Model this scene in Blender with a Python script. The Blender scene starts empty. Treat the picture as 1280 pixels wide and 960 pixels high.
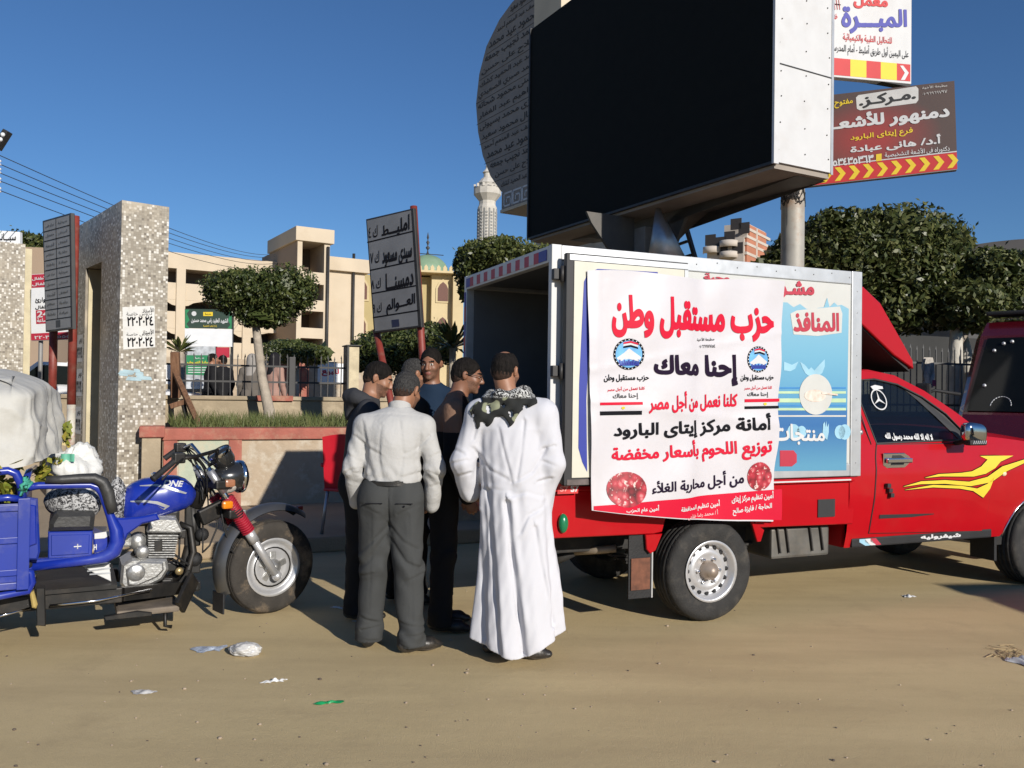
import bpy, bmesh, math, random
import numpy as np
from mathutils import Vector, Matrix
R_ = math.radians
SC = bpy.context.scene
COL = SC.collection
random.seed(7)
NR = np.random.default_rng(11)

# ------------------------------------------------------------------ camera, sky, sun, exposure
FOC, CAMH = 1040.0, 1.55
PITCH, ROLL = math.atan(13 / 1040), 0.0138
cam = bpy.data.cameras.new('camera'); camo = bpy.data.objects.new('camera', cam); COL.objects.link(camo)
cam.sensor_width = 36; cam.lens = 36 * FOC / 1280; cam.clip_start = .05; cam.clip_end = 3000
CROT = Matrix.Rotation(math.pi / 2 + PITCH, 3, 'X') @ Matrix.Rotation(ROLL, 3, 'Z')
camo.location = (0, 0, CAMH); camo.rotation_euler = CROT.to_euler()
SC.camera = camo
SUN_AZ, SUN_EL = math.atan2(.56, -.83), R_(21.5)
w = bpy.data.worlds.new('World'); SC.world = w; w.use_nodes = True
nt = w.node_tree; bg = nt.nodes['Background']
sky = nt.nodes.new('ShaderNodeTexSky'); sky.sky_type = 'NISHITA'; sky.sun_disc = False
sky.sun_elevation = SUN_EL; sky.sun_rotation = SUN_AZ; sky.air_density = 1.0; sky.dust_density = 0; sky.ozone_density = 8.0
nt.links.new(sky.outputs[0], bg.inputs[0]); bg.inputs[1].default_value = .085
sl = bpy.data.lights.new('sun', 'SUN'); sl.energy = 4.7; sl.angle = R_(.5); sl.color = (1, .94, .85)
so = bpy.data.objects.new('sun', sl); COL.objects.link(so)
sd = Vector((math.sin(SUN_AZ) * math.cos(SUN_EL), math.cos(SUN_AZ) * math.cos(SUN_EL), math.sin(SUN_EL)))
so.rotation_euler = sd.to_track_quat('Z', 'Y').to_euler(); so.location = (6, -8, 12)
SC.view_settings.view_transform = 'Standard'; SC.view_settings.look = 'None'
SC.view_settings.exposure = 0.12; SC.view_settings.gamma = 1; SC.view_settings.use_curve_mapping = False
SC.cycles.max_bounces = 6; SC.cycles.transparent_max_bounces = 12

# ------------------------------------------------------------------ helpers: photo measurements to places
def ray(px, py): return CROT @ Vector(((px - 640) / FOC, (480 - py) / FOC, -1))
def at(px, py, Y):
    d = ray(px, py); return Vector((0, 0, CAMH)) + d * (Y / d.y)
def gnd(px, py, z=0):
    d = ray(px, py); return Vector((0, 0, CAMH)) + d * ((z - CAMH) / d.z)
class Fr:                                   # an upright frame: x along a face, y into it, z up
    def __init__(s, o, yaw):
        s.o = Vector((o[0], o[1], o[2] if len(o) > 2 else 0)); s.yaw = yaw
        s.x = Vector((math.cos(yaw), math.sin(yaw), 0)); s.y = Vector((-math.sin(yaw), math.cos(yaw), 0))
    def on(s, px, py, y=0):
        d = ray(px, py); t = ((s.o - Vector((0, 0, CAMH))).dot(s.y) + y) / d.dot(s.y)
        P = Vector((0, 0, CAMH)) + d * t - s.o
        return (P.dot(s.x), P.z)
    def p3(s, px, py, y=0):
        x, z = s.on(px, py, y); return Vector((x, y, z))
    def poly(s, pts, y=0): return [s.on(a, b, y) for a, b in pts]
    def w(s, x, y, z=0): return s.o + s.x * x + s.y * y + Vector((0, 0, z))

# ------------------------------------------------------------------ materials
def S(r, g, b):
    f = lambda c: (c / 255 / 12.92) if c <= 10 else ((c / 255 + .055) / 1.055) ** 2.4
    return (f(r), f(g), f(b))
MATS = {}
def mat(name, col, rough=.6, metal=0, var=.12, vs=6, bump=0, bs=60, coat=0, spec=.5, col2=None, dirt=None, dirt_amt=.35, dirt_s=3, stretch=None):
    if name in MATS: return MATS[name]
    m = bpy.data.materials.new(name); m.use_nodes = True; MATS[name] = m
    n = m.node_tree.nodes; L = m.node_tree.links; b = n['Principled BSDF']
    b.inputs['Roughness'].default_value = rough; b.inputs['Metallic'].default_value = metal
    b.inputs['Coat Weight'].default_value = coat; b.inputs['Specular IOR Level'].default_value = spec
    tc = n.new('ShaderNodeTexCoord'); vec = tc.outputs['Object']
    if stretch:
        mp = n.new('ShaderNodeMapping'); mp.inputs['Scale'].default_value = stretch; L.new(vec, mp.inputs[0]); vec = mp.outputs[0]
    nz = n.new('ShaderNodeTexNoise'); nz.inputs['Scale'].default_value = vs; nz.inputs['Detail'].default_value = 5; L.new(vec, nz.inputs['Vector'])
    mx = n.new('ShaderNodeMix'); mx.data_type = 'RGBA'
    c2 = col2 or tuple(min(1, c * (1 + var)) for c in col); c1 = col if col2 else tuple(c * (1 - var) for c in col)
    mx.inputs[6].default_value = (*c1, 1); mx.inputs[7].default_value = (*c2, 1)
    rp = n.new('ShaderNodeMapRange'); rp.inputs[1].default_value = .3; rp.inputs[2].default_value = .7
    L.new(nz.outputs[0], rp.inputs[0]); L.new(rp.outputs[0], mx.inputs[0]); out = mx.outputs[2]
    if dirt:
        n2 = n.new('ShaderNodeTexNoise'); n2.inputs['Scale'].default_value = dirt_s; n2.inputs['Detail'].default_value = 8; n2.inputs['Roughness'].default_value = .7
        L.new(vec, n2.inputs['Vector'])
        r2 = n.new('ShaderNodeMapRange'); r2.inputs[1].default_value = .5; r2.inputs[2].default_value = .72; r2.inputs[4].default_value = dirt_amt; L.new(n2.outputs[0], r2.inputs[0])
        m2 = n.new('ShaderNodeMix'); m2.data_type = 'RGBA'; m2.inputs[7].default_value = (*dirt, 1)
        L.new(out, m2.inputs[6]); L.new(r2.outputs[0], m2.inputs[0]); out = m2.outputs[2]
    L.new(out, b.inputs['Base Color'])
    if bump:
        bn = n.new('ShaderNodeTexNoise'); bn.inputs['Scale'].default_value = bs; bn.inputs['Detail'].default_value = 4; L.new(vec, bn.inputs['Vector'])
        bp = n.new('ShaderNodeBump'); bp.inputs['Strength'].default_value = min(1, bump); bp.inputs['Distance'].default_value = .02
        L.new(bn.outputs[0], bp.inputs['Height']); L.new(bp.outputs[0], b.inputs['Normal'])
    return m
def nodes(m): return m.node_tree.nodes, m.node_tree.links, m.node_tree.nodes['Principled BSDF']
def glassm(name, tint, mixf, rough=.03):
    if name in MATS: return MATS[name]
    m = bpy.data.materials.new(name); m.use_nodes = True; MATS[name] = m
    n, L, b = nodes(m); b.inputs['Base Color'].default_value = (*tint, 1); b.inputs['Roughness'].default_value = rough
    t = n.new('ShaderNodeBsdfTransparent'); t.inputs[0].default_value = (.55, .62, .62, 1); x = n.new('ShaderNodeMixShader'); x.inputs[0].default_value = mixf
    L.new(t.outputs[0], x.inputs[1]); L.new(b.outputs[0], x.inputs[2]); L.new(x.outputs[0], n['Material Output'].inputs[0])
    return m

# ------------------------------------------------------------------ mesh builder
def basis(d):
    d = d.normalized(); u = d.orthogonal().normalized(); return u, d.cross(u)
class MB:
    def __init__(s): s.V = []; s.F = []; s.M = []; s.S = []; s.mats = []
    def mi(s, m):
        if m not in s.mats: s.mats.append(m)
        return s.mats.index(m)
    def raw(s, V, F, m, sm=False, X=None):
        o = len(s.V); k = s.mi(m)
        s.V += [tuple(X @ Vector(v)) for v in V] if X is not None else [tuple(v) for v in V]
        for f in F: s.F.append([i + o for i in f]); s.M.append(k); s.S.append(sm)
        return s
    def box(s, x0, x1, y0, y1, z0, z1, m, bev=0, X=None):
        if x0 > x1: x0, x1 = x1, x0
        if y0 > y1: y0, y1 = y1, y0
        if z0 > z1: z0, z1 = z1, z0
        if not bev:
            V = [(x, y, z) for z in (z0, z1) for y in (y0, y1) for x in (x0, x1)]
            return s.raw(V, [(0, 1, 3, 2), (4, 6, 7, 5), (0, 4, 5, 1), (2, 3, 7, 6), (0, 2, 6, 4), (1, 5, 7, 3)], m, False, X)
        b = bmesh.new(); bmesh.ops.create_cube(b, size=1)
        for v in b.verts: v.co = Vector(((x0 + x1) / 2 + v.co.x * (x1 - x0), (y0 + y1) / 2 + v.co.y * (y1 - y0), (z0 + z1) / 2 + v.co.z * (z1 - z0)))
        bmesh.ops.bevel(b, geom=b.edges[:], offset=min(bev, .45 * min(x1 - x0, y1 - y0, z1 - z0)), segments=2, affect='EDGES', profile=.6)
        b.verts.index_update(); V = [v.co.copy() for v in b.verts]; F = [[v.index for v in f.verts] for f in b.faces]; b.free()
        return s.raw(V, F, m, False, X)
    def bar(s, a, b, w, h, m, up=(0, 0, 1), bev=0):
        a = Vector(a); b = Vector(b); d = b - a; L = d.length; d.normalize(); u = Vector(up)
        sx = d.cross(u)
        if sx.length < 1e-4: sx = d.orthogonal()
        sx.normalize(); uz = sx.cross(d)
        X = Matrix(((d.x, sx.x, uz.x, a.x), (d.y, sx.y, uz.y, a.y), (d.z, sx.z, uz.z, a.z), (0, 0, 0, 1)))
        return s.box(0, L, -w / 2, w / 2, -h / 2, h / 2, m, bev, X)
    def prism(s, poly, y0, y1, m, ch=0, X=None, axis='y'):      # poly in (x,z), extruded along y
        P = lambda a, b, y: (a, y, b) if axis == 'y' else ((y, a, b) if axis == 'x' else (a, b, y))
        n = len(poly); ar = sum(poly[i][0] * poly[(i + 1) % n][1] - poly[(i + 1) % n][0] * poly[i][1] for i in range(n))
        if ar < 0: poly = poly[::-1]
        def inset(c):
            out = []
            for i in range(n):
                p, q, r = Vector(poly[i - 1]), Vector(poly[i]), Vector(poly[(i + 1) % n])
                e1 = (q - p).normalized(); e2 = (r - q).normalized(); n1 = Vector((-e1.y, e1.x)); n2 = Vector((-e2.y, e2.x)); b = n1 + n2
                k = c / max(.35, (1 + n1.dot(n2)) / 1.0) if b.length > .05 else c
                out.append(q + b * k)
            return out
        rings = [(poly, y0), (poly, y1)]
        if ch:
            sg = 1 if y1 > y0 else -1; ip = inset(ch); rings = [(ip, y0), (poly, y0 + sg * ch), (poly, y1 - sg * ch), (ip, y1)]
        V = [P(a, b, y) for r, y in rings for a, b in r]
        F = [list(range(n)), list(range((len(rings) - 1) * n, len(rings) * n))]
        for k in range(len(rings) - 1):
            for i in range(n): F.append((k * n + i, k * n + (i + 1) % n, (k + 1) * n + (i + 1) % n, (k + 1) * n + i))
        return s.raw(V, F, m, False, X)
    def tube(s, path, r, m, n=8, cap=True, closed=False, X=None):
        path = [Vector(p) for p in path]; N = len(path); rs = r if hasattr(r, '__len__') else [r] * N
        V = []; u = None
        for i, p in enumerate(path):
            if closed: d = path[(i + 1) % N] - path[i - 1]
            else: d = path[min(i + 1, N - 1)] - path[max(i - 1, 0)]
            d.normalize()
            if u is None: u = d.orthogonal().normalized()
            u = (u - d * u.dot(d))
            u = u.normalized() if u.length > 1e-5 else d.orthogonal().normalized()
            v = d.cross(u)
            for k in range(n):
                a = 2 * math.pi * k / n; V.append(p + (u * math.cos(a) + v * math.sin(a)) * rs[i])
        F = []
        for i in range(N if closed else N - 1):
            j = (i + 1) % N
            for k in range(n): F.append((i * n + k, i * n + (k + 1) % n, j * n + (k + 1) % n, j * n + k))
        if cap and not closed: F += [list(range(n))[::-1], list(range((N - 1) * n, N * n))]
        return s.raw(V, F, m, True, X)
    def lathe(s, prof, m, n=24, X=None, sm=True, a0=0, a1=2 * math.pi):     # (r,z) about z
        V = []; F = []; full = abs(a1 - a0 - 2 * math.pi) < 1e-6; nn = n if full else n + 1
        for r, z in prof:
            for k in range(nn):
                a = a0 + (a1 - a0) * k / n; V.append((r * math.cos(a), r * math.sin(a), z))
        for i in range(len(prof) - 1):
            for k in range(n if full else n): F.append((i * nn + k, i * nn + (k + 1) % nn, (i + 1) * nn + (k + 1) % nn, (i + 1) * nn + k))
        return s.raw(V, F, m, sm, X)
    def sph(s, c, r, m, nu=14, nv=9, X=None):
        r = r if hasattr(r, '__len__') else (r, r, r); V = []; F = []
        for j in range(nv + 1):
            t = math.pi * j / nv
            for k in range(nu):
                a = 2 * math.pi * k / nu; V.append((c[0] + r[0] * math.sin(t) * math.cos(a), c[1] + r[1] * math.sin(t) * math.sin(a), c[2] + r[2] * math.cos(t)))
        for j in range(nv):
            for k in range(nu): F.append((j * nu + k, j * nu + (k + 1) % nu, (j + 1) * nu + (k + 1) % nu, (j + 1) * nu + k))
        return s.raw(V, F, m, True, X)
    def sheet(s, fn, nu, nv, m, th=0, sm=True):        # fn(u,v)->Vector
        V = [Vector(fn(i / nu, j / nv)) for j in range(nv + 1) for i in range(nu + 1)]; q = nu + 1
        F = [(j * q + i, j * q + i + 1, (j + 1) * q + i + 1, (j + 1) * q + i) for j in range(nv) for i in range(nu)]
        return s.raw(V, F, m, sm)
    def text(s, t, BL, BR, TL, m, bold=.02, TR=None, lift=0):
        vs, fs = text_mesh(t, bold)
        if not fs: return s
        BL, BR, TL = Vector(BL), Vector(BR), Vector(TL); TR = Vector(TR) if TR is not None else BR + TL - BL
        nrm = (BR - BL).cross(TL - BL).normalized()
        V = [(BL * (1 - u) + BR * u) * (1 - v) + (TL * (1 - u) + TR * u) * v + nrm * (lift + k) for u, v, k in vs]
        return s.raw(V, fs, m)
    def ptext(s, fr, t, x0, yt0, yb0, x1, yt1, yb1, m, y, bold=.02, X=None):   # where it stands in the photo, on plane y of frame fr
        f = lambda a, b: fr.p3(a, b, y)
        return s.text(t, f(x0, yb0), f(x1, yb1), f(x0, yt0), m, bold, f(x1, yt1))
    def build(s, name, parent=None, fix=True, **props):
        me = bpy.data.meshes.new(name); me.from_pydata([tuple(v) for v in s.V], [], s.F)
        for m in s.mats: me.materials.append(m)
        me.polygons.foreach_set('material_index', s.M); me.polygons.foreach_set('use_smooth', s.S); me.validate()
        if fix:
            b = bmesh.new(); b.from_mesh(me); bmesh.ops.recalc_face_normals(b, faces=b.faces[:]); b.to_mesh(me); b.free()
        return link(name, me, parent, **props)
def link(name, me, parent=None, **props):
    o = bpy.data.objects.new(name, me); COL.objects.link(o)
    if parent is not None: o.parent = parent
    for k, v in props.items(): o[k] = v
    return o
def thing(name, label, cat, loc=(0, 0, 0), rz=0, group=None):
    o = bpy.data.objects.new(name, None); COL.objects.link(o); o.empty_display_size = .2
    o.location = (loc[0], loc[1], loc[2] if len(loc) > 2 else 0); o.rotation_euler = (0, 0, rz); o['label'] = label; o['category'] = cat
    if group: o['group'] = group
    return o
def thing_fr(name, label, cat, fr, group=None): return thing(name, label, cat, fr.o, fr.yaw, group)
def tag(o, label, cat, group=None):
    o['label'] = label; o['category'] = cat
    if group: o['group'] = group
    return o
def struct(o): o['kind'] = 'structure'; return o
def copy_tree(o, parent=None):
    c = o.copy(); COL.objects.link(c)
    if parent is not None: c.parent = parent
    for ch in [x for x in o.children]: copy_tree(ch, c)
    return c

# ------------------------------------------------------------------ Arabic writing: joined letter forms set right to left
AR = {}; _b = 0xFE80
for ch, n_ in zip('ءآأؤإئابةتثجحخدذرزسشصضطظعغفقكلمنهوىي', (1, 2, 2, 2, 2, 4, 2, 4, 2, 4, 4, 4, 4, 4, 2, 2, 2, 2, 4, 4, 4, 4, 4, 4, 4, 4, 4, 4, 4, 4, 4, 4, 4, 2, 2, 4)):
    AR[ch] = (n_, _b); _b += n_
LA = {'آ': 0xFEF5, 'أ': 0xFEF7, 'إ': 0xFEF9, 'ا': 0xFEFB}
def shape(t):
    out = []; i = 0; prev = False
    while i < len(t):
        c = t[i]
        if c == 'ل' and i + 1 < len(t) and t[i + 1] in LA:
            out.append(chr(LA[t[i + 1]] + int(prev))); prev = False; i += 2; continue
        if c in AR:
            n, b = AR[c]; nx = t[i + 1] if i + 1 < len(t) else ''
            nj = (nx in AR and AR[nx][0] > 1) or nx == 'ـ'
            if n == 1: f = 0; np_ = False
            elif n == 2: f = int(prev); np_ = False
            else: f = {(0, 0): 0, (1, 0): 1, (0, 1): 2, (1, 1): 3}[(int(prev), int(nj))]; np_ = nj
            out.append(chr(b + f)); prev = np_
        elif c == 'ـ': out.append(c); prev = True
        else:                                       # digits and Latin keep their own order
            k = i
            dig = lambda q: q.isdigit() or ('a' <= q.lower() <= 'z')
            if dig(c):
                while k < len(t) and dig(t[k]): k += 1
                out.extend(t[i:k][::-1]); prev = False; i = k; continue
            out.append(c); prev = False
        i += 1
    return ''.join(reversed(out))
GL = {}; _fo = None
from mathutils.geometry import delaunay_2d_cdt
def _set(body):
    global _fo
    if _fo is None:
        cu = bpy.data.curves.new('lettering', 'FONT'); cu.size = 1
        _fo = bpy.data.objects.new('lettering', cu); COL.objects.link(_fo)
    _fo.data.body = body; bpy.context.view_layer.update()
    return _fo.evaluated_get(bpy.context.evaluated_depsgraph_get())
def _loops(body):
    ev = _set(body); cu = ev.to_curve(bpy.context.evaluated_depsgraph_get()); out = []
    for sp in cu.splines:
        bp = sp.bezier_points; n = len(bp); P = []
        for i in range(n):
            a, b = bp[i], bp[(i + 1) % n]; p0, p1, p2, p3 = (q.to_2d() for q in (a.co, a.handle_right, b.handle_left, b.co))
            st = abs((p1 - p0).cross(p3 - p0)) + abs((p2 - p0).cross(p3 - p0)) < 1e-6
            for k in range(1 if st else 4):
                t = k / 4; q = p0 * (1 - t) ** 3 + p1 * 3 * t * (1 - t) ** 2 + p2 * 3 * t * t * (1 - t) + p3 * t ** 3
                if not P or (q - P[-1]).length > 1e-4: P.append(q)
        if len(P) > 2 and (P[0] - P[-1]).length < 1e-4: P.pop()
        if len(P) > 2: out.append(P)
    ev.to_curve_clear(); return out
def _area(P): return sum(P[i - 1].cross(P[i]) for i in range(len(P))) / 2
def _fat(P, d, sg):
    out = []
    for i in range(len(P)):
        e1 = (P[i] - P[i - 1]).normalized(); e2 = (P[(i + 1) % len(P)] - P[i]).normalized()
        n = Vector((e1.y + e2.y, -e1.x - e2.x)) * sg
        n = n.normalized() if n.length > .2 else Vector((0, 0)); out.append(P[i] + n * d)
    return out
def glyph(g, bold):
    k = (g, bold)
    if k not in GL:
        rx = lambda t: max(p.x for l in _loops(t) for p in l)
        if ('adv', g) not in GL: GL[('adv', g)] = rx(g + '|') - rx('|')
        V = []; F = []
        if g.strip():
            Ls = _loops(g); As = [_area(l) for l in Ls]
            if Ls:
                sg = 1 if As[max(range(len(As)), key=lambda i: abs(As[i]))] > 0 else -1
                Ls = [_fat(l, bold if a_ * sg > 0 else min(bold, .16 * math.sqrt(abs(a_))), sg) for l, a_ in zip(Ls, As)]
                pts = []; ed = []
                for l in Ls:
                    o = len(pts); pts += l; ed += [(o + i, o + (i + 1) % len(l)) for i in range(len(l))]
                vo, _, tri = delaunay_2d_cdt(pts, ed, [], 0, 1e-5)[:3]
                A = np.array([tuple(pts[i]) for i, j in ed]); B = np.array([tuple(pts[j]) for i, j in ed])
                for t in tri:
                    q = (vo[t[0]] + vo[t[1]] + vo[t[2]]) / 3
                    cr = (B[:, 0] - A[:, 0]) * (q.y - A[:, 1]) - (q.x - A[:, 0]) * (B[:, 1] - A[:, 1])
                    wn = int(((A[:, 1] <= q.y) & (B[:, 1] > q.y) & (cr > 0)).sum()) - int(((A[:, 1] > q.y) & (B[:, 1] <= q.y) & (cr < 0)).sum())
                    if wn * sg > 0: F.append(list(t))
                V = [(p.x, p.y, 0) for p in vo]
        GL[k] = (V, F, GL[('adv', g)])
    return GL[k]
TM = {}
def text_mesh(t, bold):
    if (t, bold) in TM: return TM[(t, bold)]
    vs = []; fs = []; x = 0
    for i, g in enumerate(shape(t)):
        V, F, adv = glyph(g, bold); o = len(vs)
        vs += [(a + x, b, .0004 * (i % 2) + .0008 * q) for a, b, q in V]; fs += [[q + o for q in f] for f in F]; x += adv
    if vs:
        xa = min(v[0] for v in vs); xb = max(v[0] for v in vs); ya = min(v[1] for v in vs); yb = max(v[1] for v in vs)
        vs = [((a - xa) / max(1e-6, xb - xa), (b - ya) / max(1e-6, yb - ya), k) for a, b, k in vs]
    TM[(t, bold)] = (vs, fs); return vs, fs
def drop_text_helper():
    global _fo
    if _fo is not None: c = _fo.data; bpy.data.objects.remove(_fo); bpy.data.curves.remove(c); _fo = None

# ------------------------------------------------------------------ colours shared by many things
BLACK = mat('black_rubber', (.012, .012, .013), .7, var=.3, bump=.2, bs=90)
IRON = mat('dark_iron', (.025, .024, .024), .55, var=.3)
INK = mat('black_ink', (.010, .010, .013), .85, var=.1, spec=.1)
WHITE = mat('white_paint', (.60, .60, .59), .45, var=.05, dirt=(.35, .33, .3), dirt_amt=.25)
WINK = mat('white_ink', (.58, .58, .58), .5, var=.03)
STEEL = mat('bare_steel', (.42, .42, .43), .38, .75, var=.15, bump=.1)
CHROME = mat('chrome', (.75, .75, .77), .12, 1, var=.05)
GALV = mat('aluminium_trim', (.52, .53, .54), .42, .55, var=.12, vs=12, dirt=(.3, .29, .27), dirt_amt=.4)
REDPOST = mat('red_brown_post_paint', (.2, .032, .022), .55, var=.25, dirt=(.28, .2, .15), dirt_s=7)

# ------------------------------------------------------------------ ground
GM = mat('dusty_ground', (.40, .295, .185), .95, var=.07, vs=1.2, spec=.1)
n, L, b = nodes(GM); tc = n.new('ShaderNodeTexCoord')
def nzn(sc, det=6, ro=.6, vec=None, dist=0):
    q = n.new('ShaderNodeTexNoise'); q.inputs['Scale'].default_value = sc; q.inputs['Detail'].default_value = det; q.inputs['Roughness'].default_value = ro
    q.inputs['Distortion'].default_value = dist; L.new(vec or tc.outputs['Object'], q.inputs['Vector']); return q.outputs[0]
def rng(v, a, b_, c=0, d=1):
    r = n.new('ShaderNodeMapRange'); r.inputs[1].default_value = a; r.inputs[2].default_value = b_; r.inputs[3].default_value = c; r.inputs[4].default_value = d; L.new(v, r.inputs[0]); return r.outputs[0]
def mixc(f, a, c, blend='MIX'):
    q = n.new('ShaderNodeMix'); q.data_type = 'RGBA'; q.blend_type = blend
    for k, v in ((6, a), (7, c)):
        if isinstance(v, tuple): q.inputs[k].default_value = (*v, 1)
        else: L.new(v, q.inputs[k])
    if isinstance(f, float): q.inputs[0].default_value = f
    else: L.new(f, q.inputs[0])
    return q.outputs[2]
mp = n.new('ShaderNodeMapping'); mp.inputs['Rotation'].default_value = (0, 0, R_(-20)); mp.inputs['Scale'].default_value = (.25, 1.6, 1); L.new(tc.outputs['Object'], mp.inputs[0])
c0 = mixc(rng(nzn(.6), .35, .65), (.53, .415, .225), (.58, .455, .255))
c0 = mixc(rng(nzn(1.0, 8, .6, mp.outputs[0]), .45, .62, 0, .75), c0, (.455, .35, .195))
c0 = mixc(rng(nzn(2.2, 8, .75), .52, .7, 0, .55), c0, (.43, .33, .19))
c0 = mixc(rng(nzn(120, 3, .6), .56, .72, 0, .5), c0, (.33, .27, .185))
c0 = mixc(rng(nzn(45, 4, .7), .62, .75, 0, .5), c0, (.62, .54, .42))
L.new(c0, b.inputs['Base Color'])
bp = n.new('ShaderNodeBump'); bp.inputs['Strength'].default_value = .4; bp.inputs['Distance'].default_value = .009
ad = n.new('ShaderNodeMath'); ad.operation = 'ADD'; L.new(nzn(160, 3, .7), ad.inputs[0]); L.new(nzn(14, 6, .7), ad.inputs[1]); L.new(ad.outputs[0], bp.inputs['Height']); L.new(bp.outputs[0], b.inputs['Normal'])
g = MB(); g.box(-900, 900, -300, 1400, -.5, 0, GM); struct(g.build('ground'))

YAW = R_(22.6)
G = Fr((-4.1, 9.8), YAW)                         # the garden wall's line
PAVE = mat('dusty_pavement', (.34, .26, .17), .95, var=.15, vs=2, bump=.3, bs=40, dirt=(.2, .16, .11), dirt_s=2)
m_ = MB(); m_.box(-9, 9.0, -2.5, 3.2, .0, .15, PAVE, .02)
o = m_.build('pavement'); struct(o); o.location = G.o; o.rotation_euler = (0, 0, YAW)
m_ = MB(); m_.box(-30, 40, 3.24, 15, .0, .65, PAVE, .02)
o = m_.build('raised_plaza_ground'); struct(o); o.location = G.o; o.rotation_euler = (0, 0, YAW)

# ------------------------------------------------------------------ low planter wall
REDP = mat('faded_red_wall_paint', (.33, .105, .075), .85, var=.2, vs=5, bump=.3, bs=30, dirt=(.42, .30, .2), dirt_amt=.7, dirt_s=4)
TANP = mat('peeling_tan_plaster', (.45, .355, .255), .9, var=.3, vs=3.5, bump=.35, bs=22, dirt=(.56, .51, .42), dirt_amt=1, dirt_s=3.6, col2=(.36, .285, .20))
MINT = mat('faded_mint_panel', (.40, .44, .34), .9, var=.12, bump=.2, dirt=(.5, .38, .26), dirt_amt=.7, dirt_s=3)
OCHRE = mat('stained_ochre_plaster', (.31, .25, .17), .92, var=.2, vs=2.5, bump=.4, bs=20, dirt=(.52, .43, .3), dirt_amt=.9, dirt_s=2)
SOIL = mat('planter_soil', (.1, .075, .045), .95, bump=.6, bs=25)
zc = lambda fr, px, py, y=0: fr.on(px, py, y)[1]
t = thing_fr('planter_wall', 'low tan planter wall with a faded red coping along the pavement', 'wall', G)
zt = zc(G, 300, 535)
m_ = MB(); m_.box(-.0, 8.5, 0, .3, .15, zt - .14, TANP); m_.box(8.5, 8.8, 0, 2.6, .15, zt - .14, TANP); m_.build('wall_body', t)
m_ = MB(); m_.box(-.02, 8.85, -.05, .36, zt - .14, zt, REDP, .012); m_.build('coping', t)
m_ = MB()
for px in (213, 294, 440, 520):
    x = G.on(px, 560)[0]; m_.box(x - .075, x + .075, -.03, .0, .15, zt - .14, REDP, .006)
m_.build('pilaster', t)
x0 = G.on(218, 560)[0]; x1 = G.on(286, 560)[0]
m_ = MB(); m_.box(x0 + .05, x1, -.006, .0, .35, zt - .14, MINT); m_.build('painted_panel', t)
m_ = MB(); xp = G.on(177, 560, -.14)[0]; m_.box(xp, -.02, -.14, .5, .15, zt - .1, OCHRE, .01); m_.box(xp - .03, .02, -.18, .54, zt - .1, zt + .03, REDP, .015); m_.build('end_pier', t)
m_ = MB()
m_.sheet(lambda u, v: (-.5 + u * 9.0, .36 + v * 2.2, zt - .06 + .05 * math.sin(u * 40 + v * 3) * v + .02 * math.sin(u * 91)), 90, 8, SOIL)
o = m_.build('planter_soil', t)

def grass_blades(name, n, fn, h0, h1, w, cols):
    M = mat('grass_blades', cols[0], .7, var=.4, vs=5, col2=cols[1]); V = np.zeros((n * 3, 3)); P = np.array([fn() for _ in range(n)])
    a = NR.uniform(0, 6.28, n); h = NR.uniform(h0, h1, n); d = np.stack([np.cos(a), np.sin(a), 0 * a], 1)
    lean = NR.normal(0, .35, (n, 2)) * h[:, None]
    V[0::3] = P - d * w; V[1::3] = P + d * w; V[2::3] = P + np.c_[lean, h]
    me = bpy.data.meshes.new(name); me.from_pydata(V.tolist(), [], np.arange(n * 3).reshape(-1, 3).tolist()); me.materials.append(M); return link(name, me)
o = grass_blades('grass', 9000, lambda: (random.uniform(.1, 5.6), min(2.3, abs(random.gauss(1.4, .7)) + .1), zt - .06), .05, .27, .007, ((.05, .085, .018), (.14, .14, .045)))
o.location = G.o; o.rotation_euler = (0, 0, YAW); o['kind'] = 'stuff'

# back wall and railing
t = thing_fr('garden_wall', 'stained ochre garden wall behind the grass, carrying the black railing', 'wall', G)
zw = zc(G, 300, 495, 2.6)
m_ = MB(); m_.box(-2.5, 6.2, 2.6, 2.85, .15, zw - .06, OCHRE); m_.build('wall_body', t)
m_ = MB(); m_.box(-2.55, 6.25, 2.56, 2.89, zw - .06, zw, OCHRE, .01); x = G.on(366, 490, 2.6)[0]; m_.build('coping', t)
m_ = MB(); m_.box(x - .55, x, 2.545, 2.62, zw - .07, zw + .012, REDP, .006); m_.build('red_patch', t)
def railing(fr, label, x0, x1, y, z0, z1, rails, posts, step, m, post_m):
    t = thing_fr('railing', label, 'railing', fr); q = MB(); x = x0; k = 0
    while x < x1:
        dz = random.uniform(-.02, .02); q.bar((x, y, z0), (x + random.uniform(-.008, .008), y, z1 + dz), .014, .014, m)
        q.raw([(x - .014, y, z1 + dz), (x + .014, y, z1 + dz), (x, y, z1 + dz + .06), (x, y + .008, z1 + dz)], [(0, 1, 2), (0, 2, 3), (1, 2, 3)], m); x += step
    q.build('bars', t)
    for z in rails: MB().box(x0 - .03, x1 + .03, y - .012, y + .012, z - .014, z + .014, m).build('rail', t)
    for x in posts: MB().box(x - .05, x + .05, y - .05, y + .05, z0 - .02, z1 + .02, post_m, .01).build('post', t)
    return t
xl = G.on(208, 470, 2.7)[0]; xr = G.on(430, 470, 2.7)[0]
railing(G, 'black spiked iron railing on the ochre garden wall', xl - 1.2, xr, 2.72, zw, zc(G, 300, 446, 2.7), (zc(G, 300, 457, 2.7), zc(G, 300, 477, 2.7)), (G.on(365, 470, 2.7)[0],), .105, IRON, IRON)
PALE = mat('flaking_cream_post', (.55, .47, .32), .9, var=.15, bump=.3, dirt=(.25, .2, .14), dirt_s=5)
t = thing_fr('gate_post', 'flaking cream gate post at the end of the black railing', 'post', G)
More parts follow.
